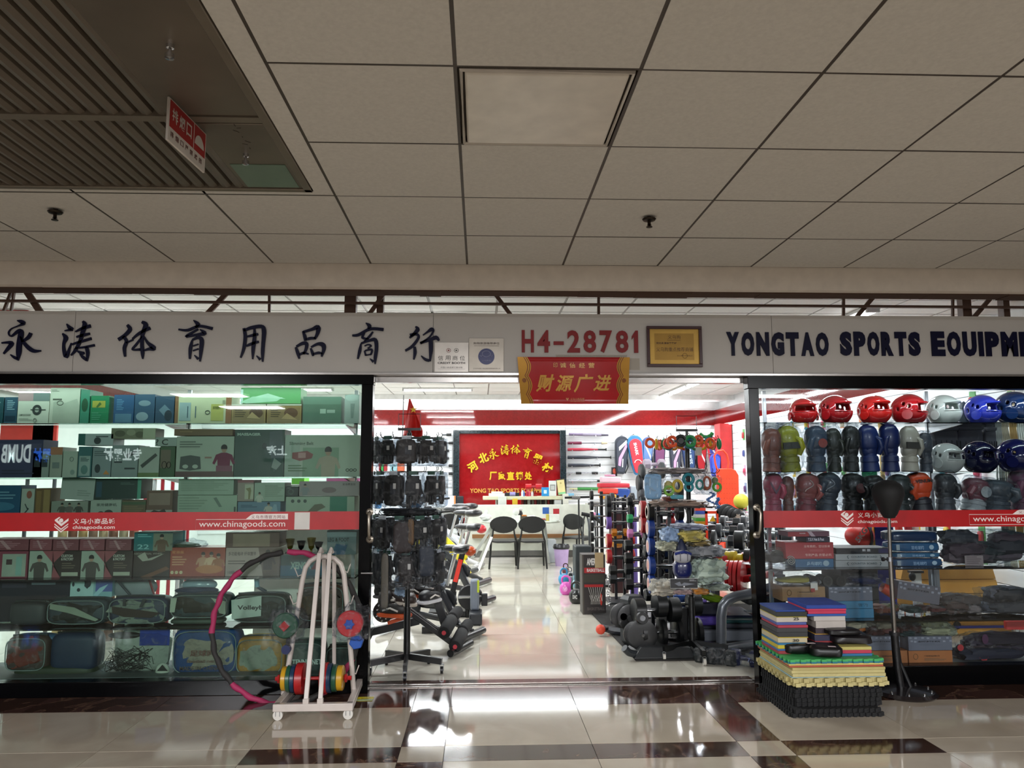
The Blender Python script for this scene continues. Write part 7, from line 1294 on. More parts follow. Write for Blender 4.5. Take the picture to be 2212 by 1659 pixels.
# clear crystal dumbbell on a box, black machine top
p = at(1413, 1003, 9.5); t = T('dumbbell', 'clear crystal dumbbell on the black machine top', 'dumbbell', loc=(p.x, 9.5, p.z-.06)); CR = M('dccfe0', .08, coat=1, al=.75)
O('handle', MB(CR).cyl((p.x-.12, 9.5, p.z), (p.x+.12, 9.5, p.z), .022, n=12), t)
for s_ in (-1, 1): O('head', MB(CR).lathe([(.045, -.05), (.065, -.03), (.065, .03), (.045, .05)], (p.x+s_*.09, 9.5, p.z), 'x', 8), t, smooth=.3)
a, b, c, d = rect(1404, 1012, 1430, 1026, 9.5); t = T('stepper_machine', 'black exercise machine column topped by grey wheels', 'exercise machine', loc=((a+b)/2, 9.5, 0)); O('console', MB(M('16171c', .4)).box(a, b, 9.47, 9.6, c-.01, p.z-.066), t, bev=.008); O('column', MB(M('1c1e22', .4)).box(a+.03, b-.03, 9.5, 9.57, 0, c-.01), t); O('foot', MB(M('1c1e22', .4)).box(a-.12, b+.12, 9.3, 9.75, 0, .04), t)
for i, (x, y, cc, f) in enumerate(((1390, 1020, '3a3e40', 'a89a50'), (1385, 1044, '26282c', None), (1388, 1070, '3a3c40', None), (1434, 1016, '44484c', None))):
    q = at(x, y, 9.2); O('grey_wheel', MB(M(cc, .5)).lathe([(.04, -.03), (.085, -.03), (.1, -.015), (.1, .015), (.085, .03), (.04, .03)], (q.x, 9.3, q.z), 'x', 24), t)
# rolling wheels rack, abdominal wheels
p = at(1300, 1110, 10.6); t = T('push_up_stand_rack', 'black upright rack of ab wheels and chrome grips behind the far tower', 'rack', loc=(p.x, 10.6, 0)); O('upright', MB(BLKM).box(p.x-.02, p.x+.02, 10.6, 10.64, 0, p.z+.3), t); O('foot', MB(BLKM).box(p.x-.2, p.x+.2, 10.4, 10.8, 0, .03), t)
for i in range(6): z = p.z+.25-.14*i; O('crossbar', MB(CHR).cyl((p.x-.14, 10.58, z), (p.x+.14, 10.58, z), .012, n=8), t); O('wheel', MB(BLKM).lathe([(.02, -.02), (.06, -.02), (.06, .02), (.02, .02)], (p.x-.14, 10.58, z), 'x', 18), t)
# white and black hanging handle bars
for i, (x, y, w) in enumerate(((1250, 1075, 60), (1345, 1078, 45), (1290, 1088, 40))): A = at(x, y, 11.2); t = T('barbell_rod', ('black padded bar', 'red and grey bar', 'chrome bar')[i]+' laid across the rear racks', 'bar', 'bars over the racks', A); O('rod', MB((BLKM, M('a83c50', .4), CHR)[i]).cyl(A-Vector((w/2*11.2/F, 0, 0)), A+Vector((w/2*11.2/F, 0, .01)), .016, n=10), t); O('collar', MB(CHR).cyl(A-Vector((.1, 0, 0)), A+Vector((.02, 0, 0)), .03, n=12), t); O('support', MB(BLKM).cyl((A.x, A.y, 0), (A.x, A.y, A.z-.012), .012, n=8), t)
# folded bicycle-like wheelchair frame beside the chair
p = at(1275, 1150, 11.4); t = T('training_bike', 'grey wheeled trainer with black grips before the counter', 'exercise bike', loc=(p.x, 11.4, 0))
for k, (dx, dz) in enumerate(((-.06, 0), (.03, -.03))): O('wheel', MB(M('3a3e40', .4)).tube([(p.x+dx+.02*math.sin(q), 11.4-.2*math.sin(q), p.z-.05+dz+.3*math.cos(q)) for q in [i*2*PI/24 for i in range(24)]], .012, 8, True), t)
O('handlebar', MB(BLKM).tube([at(x, y, 11.3) for x, y in ((1256, 1110), (1268, 1112), (1282, 1116), (1300, 1130))], .028, 10), t); O('pink_grip', MB(M('e08cb0', .4)).cyl(at(1276, 1112, 11.3), at(1286, 1112, 11.3), .035, n=12), t); O('blue_grip', MB(M('3c90d8', .4)).cyl(at(1288, 1112, 11.3), at(1300, 1116, 11.3), .035, n=12), t); O('stem', MB(STEEL).cyl((p.x, 11.4, .1), (p.x, 11.4, p.z+.2), .02, n=10), t); O('foot', MB(BLKM).box(p.x-.15, p.x+.2, 11.2, 11.6, 0, .06), t)
# boxes and kettlebells on the aisle side
a, b, c, d = rect(1244, 1180, 1275, 1262, 10.2); slab('suitcase', 'dark green grey hard case standing behind the kettlebells', 'case', 1243, 1180, 1278, 1262, 10.2, .3, M('2c3436', .45), bev=.015)
BX = 8.45; a, b, c, d = rect(1258, 1198, 1308, 1308, BX); t = T('basketball_box', 'tall black carton with a basketball net picture and red bands', 'box', loc=((a+b)/2, BX, 0)); O('box_body', MB(M('2a2422', .4)).box(a, b, BX, BX+.22, 0, d), t, bev=.003)
prints(t, a, b, 0, d, BX, [('r', 0, .0, .06, 1, '4a443c'), ('t', 'AMERICAN', .2, .06, .92, .18, 'd8d4d0', .04), ('r', .08, .22, .98, .31, 'a82424'), ('t', 'BASKETBALL', .2, .235, .95, .29, 'e0d4d0', .03), ('r', .06, .33, .94, .47, '3a362c'), ('r', .08, .5, .9, .545, 'a82424'), ('t', 'BASKETBALL', .2, .88, .95, .93, '5c5450', .02), ('e', .8, .75, .05, .1, 'b83020')])
nt = MB(M('c8c4bc', .5))
for k in range(7):
    x = .25+.1*k; nt.tube([(a+(b-a)*x, BX-.004, d*(1-.545)), (a+(b-a)*(.55+(x-.55)*.55), BX-.004, d*(1-.72)), (a+(b-a)*(.55+(x-.55)*.62), BX-.004, d*(1-.83))], .002, 4); nt.tube([(a+(b-a)*(.3+.09*k), BX-.004, d*(1-.68)), (a+(b-a)*(.3+.09*min(k+1, 6)), BX-.004, d*(1-.78))], .002, 4)
O('net_print', nt, t); O('brown_card', MB(M('b09870', .6)).box(a+(b-a)*.55, b-.02, BX-.006, BX-.002, d-.14, d+.02), t)
def kettle(label, px, py, r_px, col, mark=None, mc='e0e0e0', yaw=0., hc=None, txt=None):
    p = onz(px, py, 0); Y = p.y; r = r_px*Y/F; t = T('kettlebell', label, 'kettlebell', 'kettlebells on the floor', (p.x, p.y, 0), local=True); m = M(col, .35, coat=.3)
    O('bell', MB(m).lathe([(0, 0), (r*.6, 0), (r*.85, r*.25), (r, r*.8), (r*.92, r*1.3), (r*.6, r*1.75), (r*.3, r*1.85), (0, r*1.87)], n=28), t)
    O('handle', MB(M(hc or col, .35, coat=.3)).tube([(-r*.5, 0, r*1.6), (-r*.62, 0, r*2.0), (-r*.55, 0, r*2.45), (-r*.25, 0, r*2.7), (r*.25, 0, r*2.7), (r*.55, 0, r*2.45), (r*.62, 0, r*2.0), (r*.5, 0, r*1.6)], r*.16, 10), t)
    if txt:
        O('number_disc', MB(M(mark or 'c8c8cc', .4)).prism([(r*.42*math.cos(q*PI/9), r*.95+r*.42*math.sin(q*PI/9)) for q in range(18)], -r*1.02, -r*.7), t); O('lettering', MB(M(mc, .4)).text(txt, -r*.3, r*.3, r*.7, r*1.2, -r*1.03, bold=.03), t)
    t.rotation_euler = (0, 0, yaw); return t
kettle('pink kettlebell with a paler crest, in front of the blue one', 1223, 1284, 14, 'd858b8', 'e890d0', 'f0c8e8', -.3, txt='V')
kettle('sky blue kettlebell behind the pink one', 1218, 1262, 12, '3c98c8', None, yaw=.3); kettle('grey white kettlebell with striped handle', 1233, 1262, 9, '7c7c88', None, hc='c0c4c8'); kettle('pale blue kettlebell with black figure beside the basketball carton', 1246, 1270, 10, '8cc0d0', '1c1c1c', '8cc0d0', txt='X'); kettle('lime topped kettlebell at the back of the group', 1246, 1250, 7, '24303c', hc='b0d020'); kettle('dark red handled kettlebell nearest the lilac bin', 1222, 1240, 8, '5c2030', hc='3a1822'); kettle('slate kettlebell with grey handle', 1230, 1248, 8, '30343c', hc='5c6068')
kettle('big black barrel kettlebell lying by the carton, white lettering', 1245, 1303, 16, '1a1c1c', '1a1c1c', 'd0d0cc', -.3, txt='DHC')
kettle('slate kettlebell numbered 6 at the mat edge', 1331, 1350, 12, '2a2e38', 'c8ccd0', '16181c', -.2, txt='6'); kettle('second slate kettlebell with white number behind the black discs', 1341, 1358, 11, '2a2e38', 'c8ccd0', '16181c', txt='4')
# black rubber mat under the right-hand goods
mp = [onz(1262, 1310, 0), onz(1374, 1429, 0), onz(1600, 1425, 0), onz(1610, 1330, 0)]
mt = MB(M('181614', .85, bump=.4, sc=80)); mt.add([(p.x, p.y, z) for z in (.003, .016) for p in (mp[0], mp[1], (mp[1]+Vector((1.0, 0, 0))), (mp[0]+Vector((1.9, 0, 0))))], [(0, 3, 2, 1), (4, 5, 6, 7), (0, 1, 5, 4), (1, 2, 6, 5), (2, 3, 7, 6), (3, 0, 4, 7)]); O('rubber_mat', mt, None, 'black rubber floor mat under the dumbbell towers', 'mat')
# big adjustable dumbbells on a stand in front
def discset(label, px, py, Y, rs, dx, m, nut=True, z=None):
    p = at(px, py, Y); t = T('adjustable_dumbbell', label, 'dumbbell', 'adjustable dumbbells', (p.x, Y, p.z-rs[0]))
    for i, r in enumerate(rs): O('weight_plate', MB(m).lathe([(r*.2, 0), (r*.9, 0), (r, .004), (r, .018), (r*.85, .02), (r*.8, .016), (r*.3, .016)][::-1] if False else [(r*.85, 0), (r, .004), (r, .02), (r*.2, .024)], (p.x+dx*i, Y+.012*i, p.z), 'y', 32), t); 
    if nut: O('end_nut', MB(BLKM).lathe([(.03, -.05), (.034, -.03), (.034, -.005), (.02, 0)], (p.x, Y, p.z), 'y', 14), t)
    O('handle', MB(CHR).cyl((p.x, Y-.02, p.z), (p.x+dx*len(rs), Y+.3, p.z), .014, n=12), t); return t
DM = M('08090a', .38, coat=.1)
discset('pair end of big black plates leaning before the near tower', 1345, 1330, 6.75, [.105, .1, .1], .03, DM); discset('second stack of black plates with a rim line', 1362, 1335, 6.7, [.11, .108], .012, DM, True)
discset('lowest stack of black selector plates on the black base', 1388, 1372, 6.5, [.125, .12, .115, .11, .1], -.012, DM, False)
p = at(1388, 1335, 6.45); O('selector_dial', MB(BLKM).lathe([(.045, -.03), (.05, -.02), (.05, 0), (.02, .01)], (p.x, 6.47, p.z), 'y', 22).lathe([(.022, -.033), (.026, -.03)], (p.x, 6.47, p.z), 'y', 16, m=STEEL), bpy.data.objects['adjustable_dumbbell.002'])
p0 = at(1410, 1412, 6.45); t = T('dumbbell_stand', 'low black plastic stand holding the selector dumbbells', 'stand', loc=(p0.x, 6.5, 0)); O('base', MB(M('1c1e20', .45)).add([(p0.x-.17, 6.38, .017), (p0.x+.34, 6.38, .017), (p0.x+.34, 6.75, .017), (p0.x-.17, 6.75, .017), (p0.x-.1, 6.43, .1), (p0.x+.3, 6.43, .1), (p0.x+.3, 6.7, .1), (p0.x-.1, 6.7, .1)], [(3, 2, 1, 0), (4, 5, 6, 7), (0, 1, 5, 4), (1, 2, 6, 5), (2, 3, 7, 6), (3, 0, 4, 7)]), t, bev=.008)
O('cradle', MB(M('24272a', .4)).tube([(p0.x-.24, 6.4, .1), (p0.x-.2, 6.42, .06), (p0.x-.12, 6.44, .035)], .03, 10), t)
for s_, px in ((0, 1432), (1, 1478)): q = at(px, 1320, 6.6); O('column', MB(DM).box(q.x-.035, q.x+.035, 6.6, 6.7, .1, q.z+.02), t, bev=.006)
p = at(1366, 1308, 6.95); DBt = T('dumbbell', 'big black hexagonal dumbbell standing on end before the near tower', 'dumbbell', loc=(p.x, 6.95, 0)); O('head', MB(M('2a2d30', .5)).lathe([(.1, 0), (.11, .02), (.11, .14), (.08, .17)], (p.x, 6.95, p.z-.08), n=6), DBt, smooth=.3); O('handle', MB(CHR).cyl((p.x, 6.95, .18), (p.x, 6.95, p.z-.08), .018, n=12), DBt); O('head', MB(M('2a2d30', .5)).lathe([(.08, .0), (.11, .03), (.11, .15), (.1, .17)], (p.x, 6.95, .017), n=6), DBt, smooth=.3)
for i, (px, py, k) in enumerate(((1417, 1318, 'big'), (1462, 1305, 'big'), (1468, 1365, 'flat'), (1425, 1365, 'flat'))): q = at(px, py, 6.62); DB_.put((k, '141618', None), (q.x, 6.62, q.z), .12, ('large black dumbbell head beside the stand column', 'rounded black dumbbell under the milky bag', 'thick black disc dumbbell low by the rack pole', 'thick black disc dumbbell beside the column')[i])
for i, (x, y, R0, cc, lab) in enumerate(((1297, 1336, .045, 'd84830', 'small orange massage ball end at the mat edge'),)): q = onz(x, y+8, 0); q.y = 7.35; q = at(x, y, 7.35); O('massage_ball', MB(M(cc, .5)).ell((q.x, 7.35, .016+R0), (R0, R0, R0), 18, 12).cyl((q.x+.03, 7.37, .06), (q.x+.16, 7.45, .06), .02, n=10, m=BLKM), None, lab, 'ball')
q = onz(1345, 1378, 0); O('push_up_rail', MB(M('32353c', .45)).tube([(q.x-.16, q.y+.22, .05), (q.x-.06, q.y+.08, .05), (q.x+.06, q.y, .05)], .033, 6), None, 'dark grey angled push-up bar lying at the mat edge', 'bar')
# chain stacks of chrome
ch = MB(CHR); q = onz(1316, 1312, 0)
for k in range(14): ch.tube([(q.x+.012*math.sin(k)+.014*math.cos(u), q.y+(.006 if k % 2 else -.006)*math.sin(u), .03+k*.025+.016*math.sin(u)) for u in [i*PI/4 for i in range(8)]], .0035, 5, True)
O('chain', ch, None, 'chrome chain hanging beside the basketball carton', 'chain', kind='stuff')
# step boxes and blue boxes under the bags
def stepb(lab, x0, y0, x1, y1, Y, cc, dep=.5, grp='aerobic steps'): A = rect(x0, y0, x1, y1, Y); O('aerobic_step', MB(M(cc, .4)).box(A[0], A[1], Y, Y+dep, A[2], A[3]), None, lab, 'step', grp, bev=.02)
stepb('grey lower step at the bottom of the pile', 1502, 1360, 1640, 1388, 7.0, '5c6068'); stepb('second grey step just above the lowest', 1504, 1345, 1640, 1359, 7.02, '484c58'); stepb('violet step with rounded end', 1503, 1332, 1556, 1352, 6.85, '4a3890', .12); stepb('black step on the violet one', 1508, 1302, 1560, 1331, 6.85, '15182a', .14); stepb('lilac corner step on top of the black one', 1506, 1296, 1528, 1302, 6.85, '6a58a8', .14)
stepb('bright blue step box behind the pole', 1455, 1286, 1545, 1330, 7.15, '1c4c98'); stepb('teal edged step behind the grey tube', 1562, 1340, 1640, 1347, 6.98, '1c4c50'); stepb('navy step under the tube', 1565, 1330, 1640, 1341, 7.1, '18223a')
for x0_, lab in ((1500, 'wide low dark plinth under the steps'),): A = rect(1500, 1388, 1640, 1392, 7.0); O('floor_plinth', MB(M('24282c', .5)).box(A[0], A[1], 7.0, 7.5, 0, A[2]-.001), None, lab, 'plinth')
A = [at(x, y, 6.9) for x, y in ((1515, 1283), (1535, 1290), (1560, 1298), (1572, 1300))]; O('balance_board', MB(M('6c9018', .4)).tube(A, [.03, .04, .035, .015], 10), None, 'lime green curved board between the bags and the grey tube', 'board')
# curved grey tube of a bench
t = T('bench_frame', 'thick grey curved steel frame of a training bench by the door post', 'bench', loc=(at(1560, 1405, 6.6).x, 6.6, 0)); GT = M('5a5f66', .3, .3, coat=.4)
O('curved_tube', MB(GT).tube([Vector((at(1558, 1400, 6.6).x, 6.6, .03))]+[at(x, y, 6.6) for x, y in ((1558, 1370), (1558, 1330), (1562, 1308), (1572, 1296), (1590, 1288), (1612, 1284), (1640, 1278), (1670, 1268))], .042, 16), t); O('foot_bar', MB(GT).tube([Vector((at(1535, 1400, 6.6).x, 6.5, .045)), Vector((at(1640, 1400, 6.6).x, 6.75, .045))], .04, 14), t); O('seat_pad', MB(BLKM).box(at(1580, 1, 6.6).x, at(1660, 1, 6.6).x, 6.75, 7.0, at(1, 1330, 6.6).z, at(1, 1300, 6.6).z), t, bev=.02)
p = onz(1600, 1440, 0)
for i, (x, y, cc, lab, tx) in enumerate(((1612, 1438, '16204c', 'navy dumbbell marked 7KG in plastic on the floor by the door post', '7KG'), (1560, 1436, '1c2224', 'black dumbbell in shiny film beside the rack castor', None), (1535, 1432, '1a2022', 'dark dumbbell in film behind the rack foot', None))):
    q = onz(x, y, 0); t = T('dumbbell', lab, 'dumbbell', loc=q, local=True); O('head', MB(M(cc, .35)).lathe([(.055, 0), (.065, .01), (.065, .07), (.055, .08)], (-.0, 0, 0), n=6).X or MB(M(cc, .35)).lathe([(.055, -.04), (.065, -.03), (.065, .03), (.055, .04)], (.07, 0, .058), 'x', 6), t, smooth=.3); O('head', MB(M(cc, .35)).lathe([(.055, -.04), (.065, -.03), (.065, .03), (.055, .04)], (-.08, 0, .058), 'x', 6), t, smooth=.3); O('handle', MB(M(cc, .35)).cyl((-.05, 0, .058), (.05, 0, .058), .02, n=10), t); O('film', MB(FILM).ell((0, 0, .062), (.14, .075, .062), 20, 12, e=.7, crumple=.15, seed=i), t)
    if tx: O('lettering', MB(M('8c98c8', .4)).text(tx, .02, .1, .04, .075, -.0605, bold=.02), t)
    t.rotation_euler = (0, 0, -.5)
O('red_box', MB(M('a82420', .45)).box(at(1630, 1, 5.95).x, at(1652, 1, 5.95).x, 5.95, 6.1, 0.007, at(1, 1424, 5.95).z), None, 'red box on the floor just inside the door post', 'box', bev=.003)
# right wall rack of dumbbells
t = T('dumbbell_rack', 'sloping two-tier rack of dumbbells beside the door post', 'rack', loc=(2.9, 8, 0)); 
lv = []
for y, px0, px1, Y0, Y1, n in ((1128, 1540, 1640, 10.2, 8.6, 6), (1146, 1530, 1640, 9.6, 8.0, 6), (1168, 1566, 1650, 8.6, 7.5, 4), (1205, 1572, 1655, 7.9, 7.1, 5)):
    A = at(px0, y, Y0); B = at(px1+40, y+3, Y1-.5); lv.append((A, B)); O('tray', MB(M('6a6e74', .35, .5)).beam(A-Vector((0, 0, .09)), B-Vector((0, 0, .09)), .3, .02), t)
for A, B in lv[:1]: O('upright', MB(M('6a6e74', .35, .5)).beam((A.x, A.y, 0), (A.x, A.y, A.z), .05), t); O('upright', MB(M('6a6e74', .35, .5)).beam((B.x, B.y, 0), (B.x, B.y, B.z), .05), t)
keys = [('disc', '3a3e44', None), ('hex', '3a3e44', None), ('disc', '3a3e44', None), ('hex', '1f2428', None), ('disc', '3a3e44', None), ('disc', '3a3e44', None)]
keys2 = [('flat', '17181a', 'b8a030'), ('hex', '3a3e44', None), ('big', '2c3034', 'c03428'), ('big', '3a3e44', 'c03428'), ('big', '3a3e44', None)]
for r, (A, B) in enumerate(lv):
    n = (6, 6, 4, 5)[r]
    for k in range(n):
        q = A.lerp(B, (k+.3)/n); kk = (keys if r < 2 else keys2)[k % len(keys2 if r > 1 else keys)]
        if r == 3: kk = (('disc', '1f2428', None), ('disc', '1f2428', None), ('disc', '17181a', None), ('disc', '17181a', None), ('disc', '17181a', None))[k]
        DB_.put(kk, (q.x, q.y, q.z), -.45, '%s dumbbell on the sloping rack, %s tier down, %s from the rear' % ({'flat': 'black yellow-lettered', 'big': 'large grey', 'hex': 'hexagonal', 'disc': 'round grey'}[kk[0]], rn[r], ord_[k]))
# big black plate bundle above it
p = at(1573, 1112, 10.6); t = T('plate_bar', 'bar loaded with black rimmed plates and a chrome star nut', 'barbell', loc=(p.x, 10.6, p.z-.1)); 
for i, r in enumerate((.145, .125, .11, .095)): O('weight_plate', MB(DM).lathe([(r*.9, 0), (r, .006), (r, .025), (r*.5, .03)], (p.x-.02+.042*i, 10.6-.03*i, p.z-.006*i), 'y', 30), t)
O('star_nut', MB(CHR).prism([(p.x+.09+(.045 if q % 2 == 0 else .025)*math.cos(q*PI/6), p.z-.02+(.045 if q % 2 == 0 else .025)*math.sin(q*PI/6)) for q in range(12)], 10.46, 10.49), t); O('stand', MB(BLKM).box(p.x-.03, p.x+.03, 10.6, 10.66, 0, p.z-.08), t)
# chrome bike bars behind it
p = at(1605, 1115, 10.7); t = T('bike_rack_frame', 'chrome bent bars with an orange sticker near the door post', 'frame', loc=(p.x, 10.7, 0)); O('bent_bar', MB(CHR).tube([at(x, y, 10.7) for x, y in ((1590, 1102), (1600, 1104), (1610, 1112), (1614, 1130))]+[Vector((at(1614, 1, 10.7).x, 10.7, 0))], .018, 10), t); O('bent_bar', MB(CHR).tube([at(x, y, 10.8) for x, y in ((1592, 1112), (1606, 1110), (1622, 1116), (1626, 1132))]+[Vector((at(1626, 1, 10.8).x, 10.8, 0))], .018, 10), t); O('sticker_plate', MB(M('c8c4c8', .4)).box(*rect(1594, 1110, 1606, 1130, 10.65)[:2], 10.65, 10.66, *rect(1594, 1110, 1606, 1130, 10.65)[2:]).box(*rect(1597, 1114, 1603, 1129, 10.64)[:2], 10.64, 10.65, *rect(1597, 1114, 1603, 1129, 10.64)[2:], m=M('d87028', .4)), t)
# red and yellow plates
RPm, YPm = M('b8242a', .4, coat=.3), M('c8b020', .4, coat=.3)
p = at(1608, 1252, 6.9); t = T('barbell', 'red rubber barbell set with four big plates beside the door post', 'barbell', loc=(p.x, 6.9, p.z-.17)); k = 6.9/F
for i, (x, y, r) in enumerate(((1572, 1238, 27), (1582, 1244, 32), (1592, 1248, 36), (1603, 1252, 40))): q = at(x, y, 6.9-.02*i); mb = MB(RPm).lathe([(r*k*.8, -.02), (r*k, -.014), (r*k, .014), (r*k*.8, .02), (0, .02)], (0, 0, 0), 'x', 34); mb.v = [tuple(Matrix.Rotation(-.5, 3, 'Z') @ Vector(v)+q) for v in mb.v]; O('weight_plate', mb, t)
O('bar', MB(RPm).tube([at(1603, 1252, 6.85), at(1640, 1245, 6.6), at(1665, 1240, 6.4)], .03, 12), t); O('bar_grip', MB(BLKM).cyl(at(1625, 1250, 6.7), at(1634, 1247, 6.65), .034, n=14), t)
for i, (x, y, m, r, lab) in enumerate(((1548, 1216, YPm, .05, 'small yellow ridged roller beside the red plates'), (1575, 1210, YPm, .085, 'large yellow studded roller behind the red plates'), (1590, 1216, YPm, .085, 'second yellow studded roller, nearer the door post'), (1559, 1212, RPm, .06, 'red ridged roller between the yellow ones'), (1618, 1218, RPm, .1, 'big red drum roller beside the door post'))):
    q = at(x, y, 7.1); mb = MB(m).lathe([(r*.6, -.07), (r, -.06), (r, -.03), (r*.94, -.025), (r*.94, .02), (r, .025), (r, .06), (r*.6, .07)], (0, 0, 0), 'x', 24); mb.v = [tuple(Matrix.Rotation(-.6, 3, 'Z') @ Vector(v)+q) for v in mb.v]; O('foam_roller', mb, None, lab, 'roller')
A = at(1548, 1232, 7.1); B = at(1640, 1240, 7.1); O('goods_shelf', MB(M('6c7076', .4)).box(A.x-.05, B.x+.2, 7.0, 7.35, A.z-.05, A.z-.03).box(A.x, A.x+.04, 7.3, 7.34, 0, A.z-.05).box(B.x, B.x+.04, 7.3, 7.34, 0, A.z-.05), None, 'grey metal ledge carrying the rollers', 'shelf')
# ---------------- spinner racks
def spinner(nm, label, cx, cy, tiers, R0, H, topz, white):
    t = T(nm, label, 'rack', loc=(cx, cy, 0)); m = M('08090a', .35, coat=.1)
    O('pole', MB(m).cyl((cx, cy, .1), (cx, cy, H), .02, n=14), t); O('lower_sleeve', MB(m).cyl((cx, cy, .1), (cx, cy, .48), .026, n=14), t)
    for k in range(5):
        an = -PI/2+2*PI*k/5+.05; x, y = cx+.28*math.cos(an), cy+.28*math.sin(an); l = O('leg', MB(m).beam((cx, cy, .115), (x, y, .09), .03, .045), t); caster(t, x, y, M('c8c4ba', .4) if white else M('141416', .4), .027, .07)
    for z in tiers:
        g = MB(m); g.tube([(cx+R0*.55*math.cos(q*PI/12), cy+R0*.55*math.sin(q*PI/12), z) for q in range(24)], .004, 6, True)
        for q in range(4): g.cyl((cx, cy, z), (cx+R0*.55*math.cos(q*PI/2+.4), cy+R0*.55*math.sin(q*PI/2+.4), z), .005, n=6)
        O('hook_ring', g, t)
        for q in range(12):
            an = q*PI/6+.1; c_, s_ = math.cos(an), math.sin(an); O('hook', MB(m).tube([(cx+R0*.55*c_, cy+R0*.55*s_, z), (cx+R0*c_, cy+R0*s_, z+.0), (cx+R0*1.08*c_, cy+R0*1.08*s_, z+.02), (cx+R0*1.05*c_, cy+R0*1.05*s_, z+.04)], .003, 5), t)
    O('sign_holder', MB(m).box(cx-.09, cx+.09, cy-.01, cy+.01, topz, topz+.02).cyl((cx-.085, cy, topz), (cx-.085, cy, topz+.13), .0025, n=5).cyl((cx+.085, cy, topz), (cx+.085, cy, topz+.13), .0025, n=5).cyl((cx-.085, cy, topz+.13), (cx+.085, cy, topz+.13), .0025, n=5).cyl((cx, cy, H-.02), (cx, cy, topz), .012, n=8), t); return t
DARKS = ['08090b', '0e0b09', '07090c', '180e08', '0e0f12', '060708', '161210']
def mk_glp(key):
    cc, w, h, kind = key; t = T('glove_pack', 'x', 'pack', 'glove packs on the rack', local=True)
    if kind == 'glove':
        O('glove', MB(M(cc, .6, bump=.3)).ell((0, 0, -h*.42), (w*.36, .022, h*.24), 16, 10, e=.6, crumple=.15, seed=len(cc)).tube([(-w*.22, 0, -h*.55), (-w*.26, 0, -h*.82)], .011, 7).tube([(-w*.08, 0, -h*.58), (-w*.09, 0, -h*.9)], .011, 7).tube([(w*.07, 0, -h*.58), (w*.08, 0, -h*.9)], .011, 7).tube([(w*.21, 0, -h*.55), (w*.24, 0, -h*.84)], .011, 7).tube([(w*.3, 0, -h*.4), (w*.42, 0, -h*.6)], .012, 7), t)
        O('cuff', MB(M(cc, .6)).box(-w*.24, w*.24, -.018, .018, -h*.26, -h*.1), t, bev=.006)
    else: O('folded_garment', MB(M(cc, .6, bump=.3)).ell((0, 0, -h*.5), (w*.43, .028, h*.42), 18, 12, e=.4, crumple=.1, seed=3), t); O('garment_fold', MB(M('2c2e34', .6)).box(-w*.05, w*.2, -.032, -.028, -h*.6, -h*.35), t)
    O('header_card', MB(M('1f4c3c' if kind == 'glove' else 'c8ccd0', .5)).box(-w*.2, w*.2, -.005, .005, -h*.07, .01), t); O('size_sticker', MB(M('c8c4bc', .5)).box(w*.1, w*.24, -.035, -.033, -h*.45, -h*.3), t)
    O('plastic_sleeve', MB(FILM).ell((0, 0, -h*.5), (w*.52, .036, h*.5), 20, 14, e=.35, crumple=.1, seed=7), t); return t
GP = Kind(mk_glp)
cl = onz(880, 1440, 0); cl = Vector((at(880, 1300, 6.15).x, 6.15, 0)); zat = lambda y, Y=6.15: at(880, y, Y).z
tl = [zat(946), zat(1019), zat(1112), zat(1184)]
spinner('garment_rack', 'black revolving rack on black castors hung with dark glove packs', cl.x, 6.15, tl+[zat(1262)], .24, zat(935), zat(930), False)
tn = ['topmost', 'second', 'third', 'fourth']
for r, z in enumerate(tl):
    h = (.215, .27, .25, .27)[r]; w = (.175, .165, .18, .15)[r]
    for k in range(11):
        an = 2*PI*k/11+.2*r+.15; rr = .265; kind = 'garment' if (k+r) % 4 == 0 else 'glove'; cc = DARKS[(k*3+r) % 7]
        GP.put((cc, w, h, kind), (cl.x+rr*math.cos(an), 6.15+rr*math.sin(an), z-.005), an+PI/2, 'dark %s in a clear sleeve on the revolving rack, %s ring, %s counting round' % ('garment' if kind == 'garment' else 'glove', tn[r], ord_[k]))
for i, (x, y, cc, w, h) in enumerate(((922, 1178, '1c2430', .12, .23), (870, 1125, '24120c', .15, .24), (888, 1120, '6a4a24', .05, .2), (832, 1192, '6c6456', .06, .42))):
    p = at(x, y, 5.83); t = T('hanging_pack', ('glossy blue black pack on the front of the rack, low', 'brown black pack on the front of the third ring', 'narrow brown bandage pack on the third ring', 'tall tan pack hanging low beside the door post')[i], 'pack', loc=p); O('content', MB(M(cc, .6)).ell((p.x, 5.83, p.z-h/2), (w*.45, .018, h*.46), 18, 12, e=.4, crumple=.1, seed=i), t); O('sleeve', MB(FILM).ell((p.x, 5.83, p.z-h/2), (w*.5, .024, h*.5), 18, 12, e=.4, crumple=.12, seed=i+4), t); O('hang_wire', MB(BLKM).tube([(p.x, 5.83, p.z-.02), (p.x, 5.86, p.z+.02), (p.x, 5.92, p.z+.02)], .003, 5), t)
# things laid on the low rings: black packs, knives of light cloth
heap('clothes_heap', 'heap of black packs lying on top of the third ring', 'pack', 822, 1098, 948, 1114, ['101114', '15161a', '1c1a1c', '6c7074'], Y=6.15, dep=.2, seed=61, n=6)
heap('clothes_heap', 'grey and white striped packs above the third ring', 'pack', 862, 1078, 912, 1100, ['c0c8d0', '4a90c0', '2a2c30', '8c9098'], Y=6.25, dep=.12, seed=63, n=5)
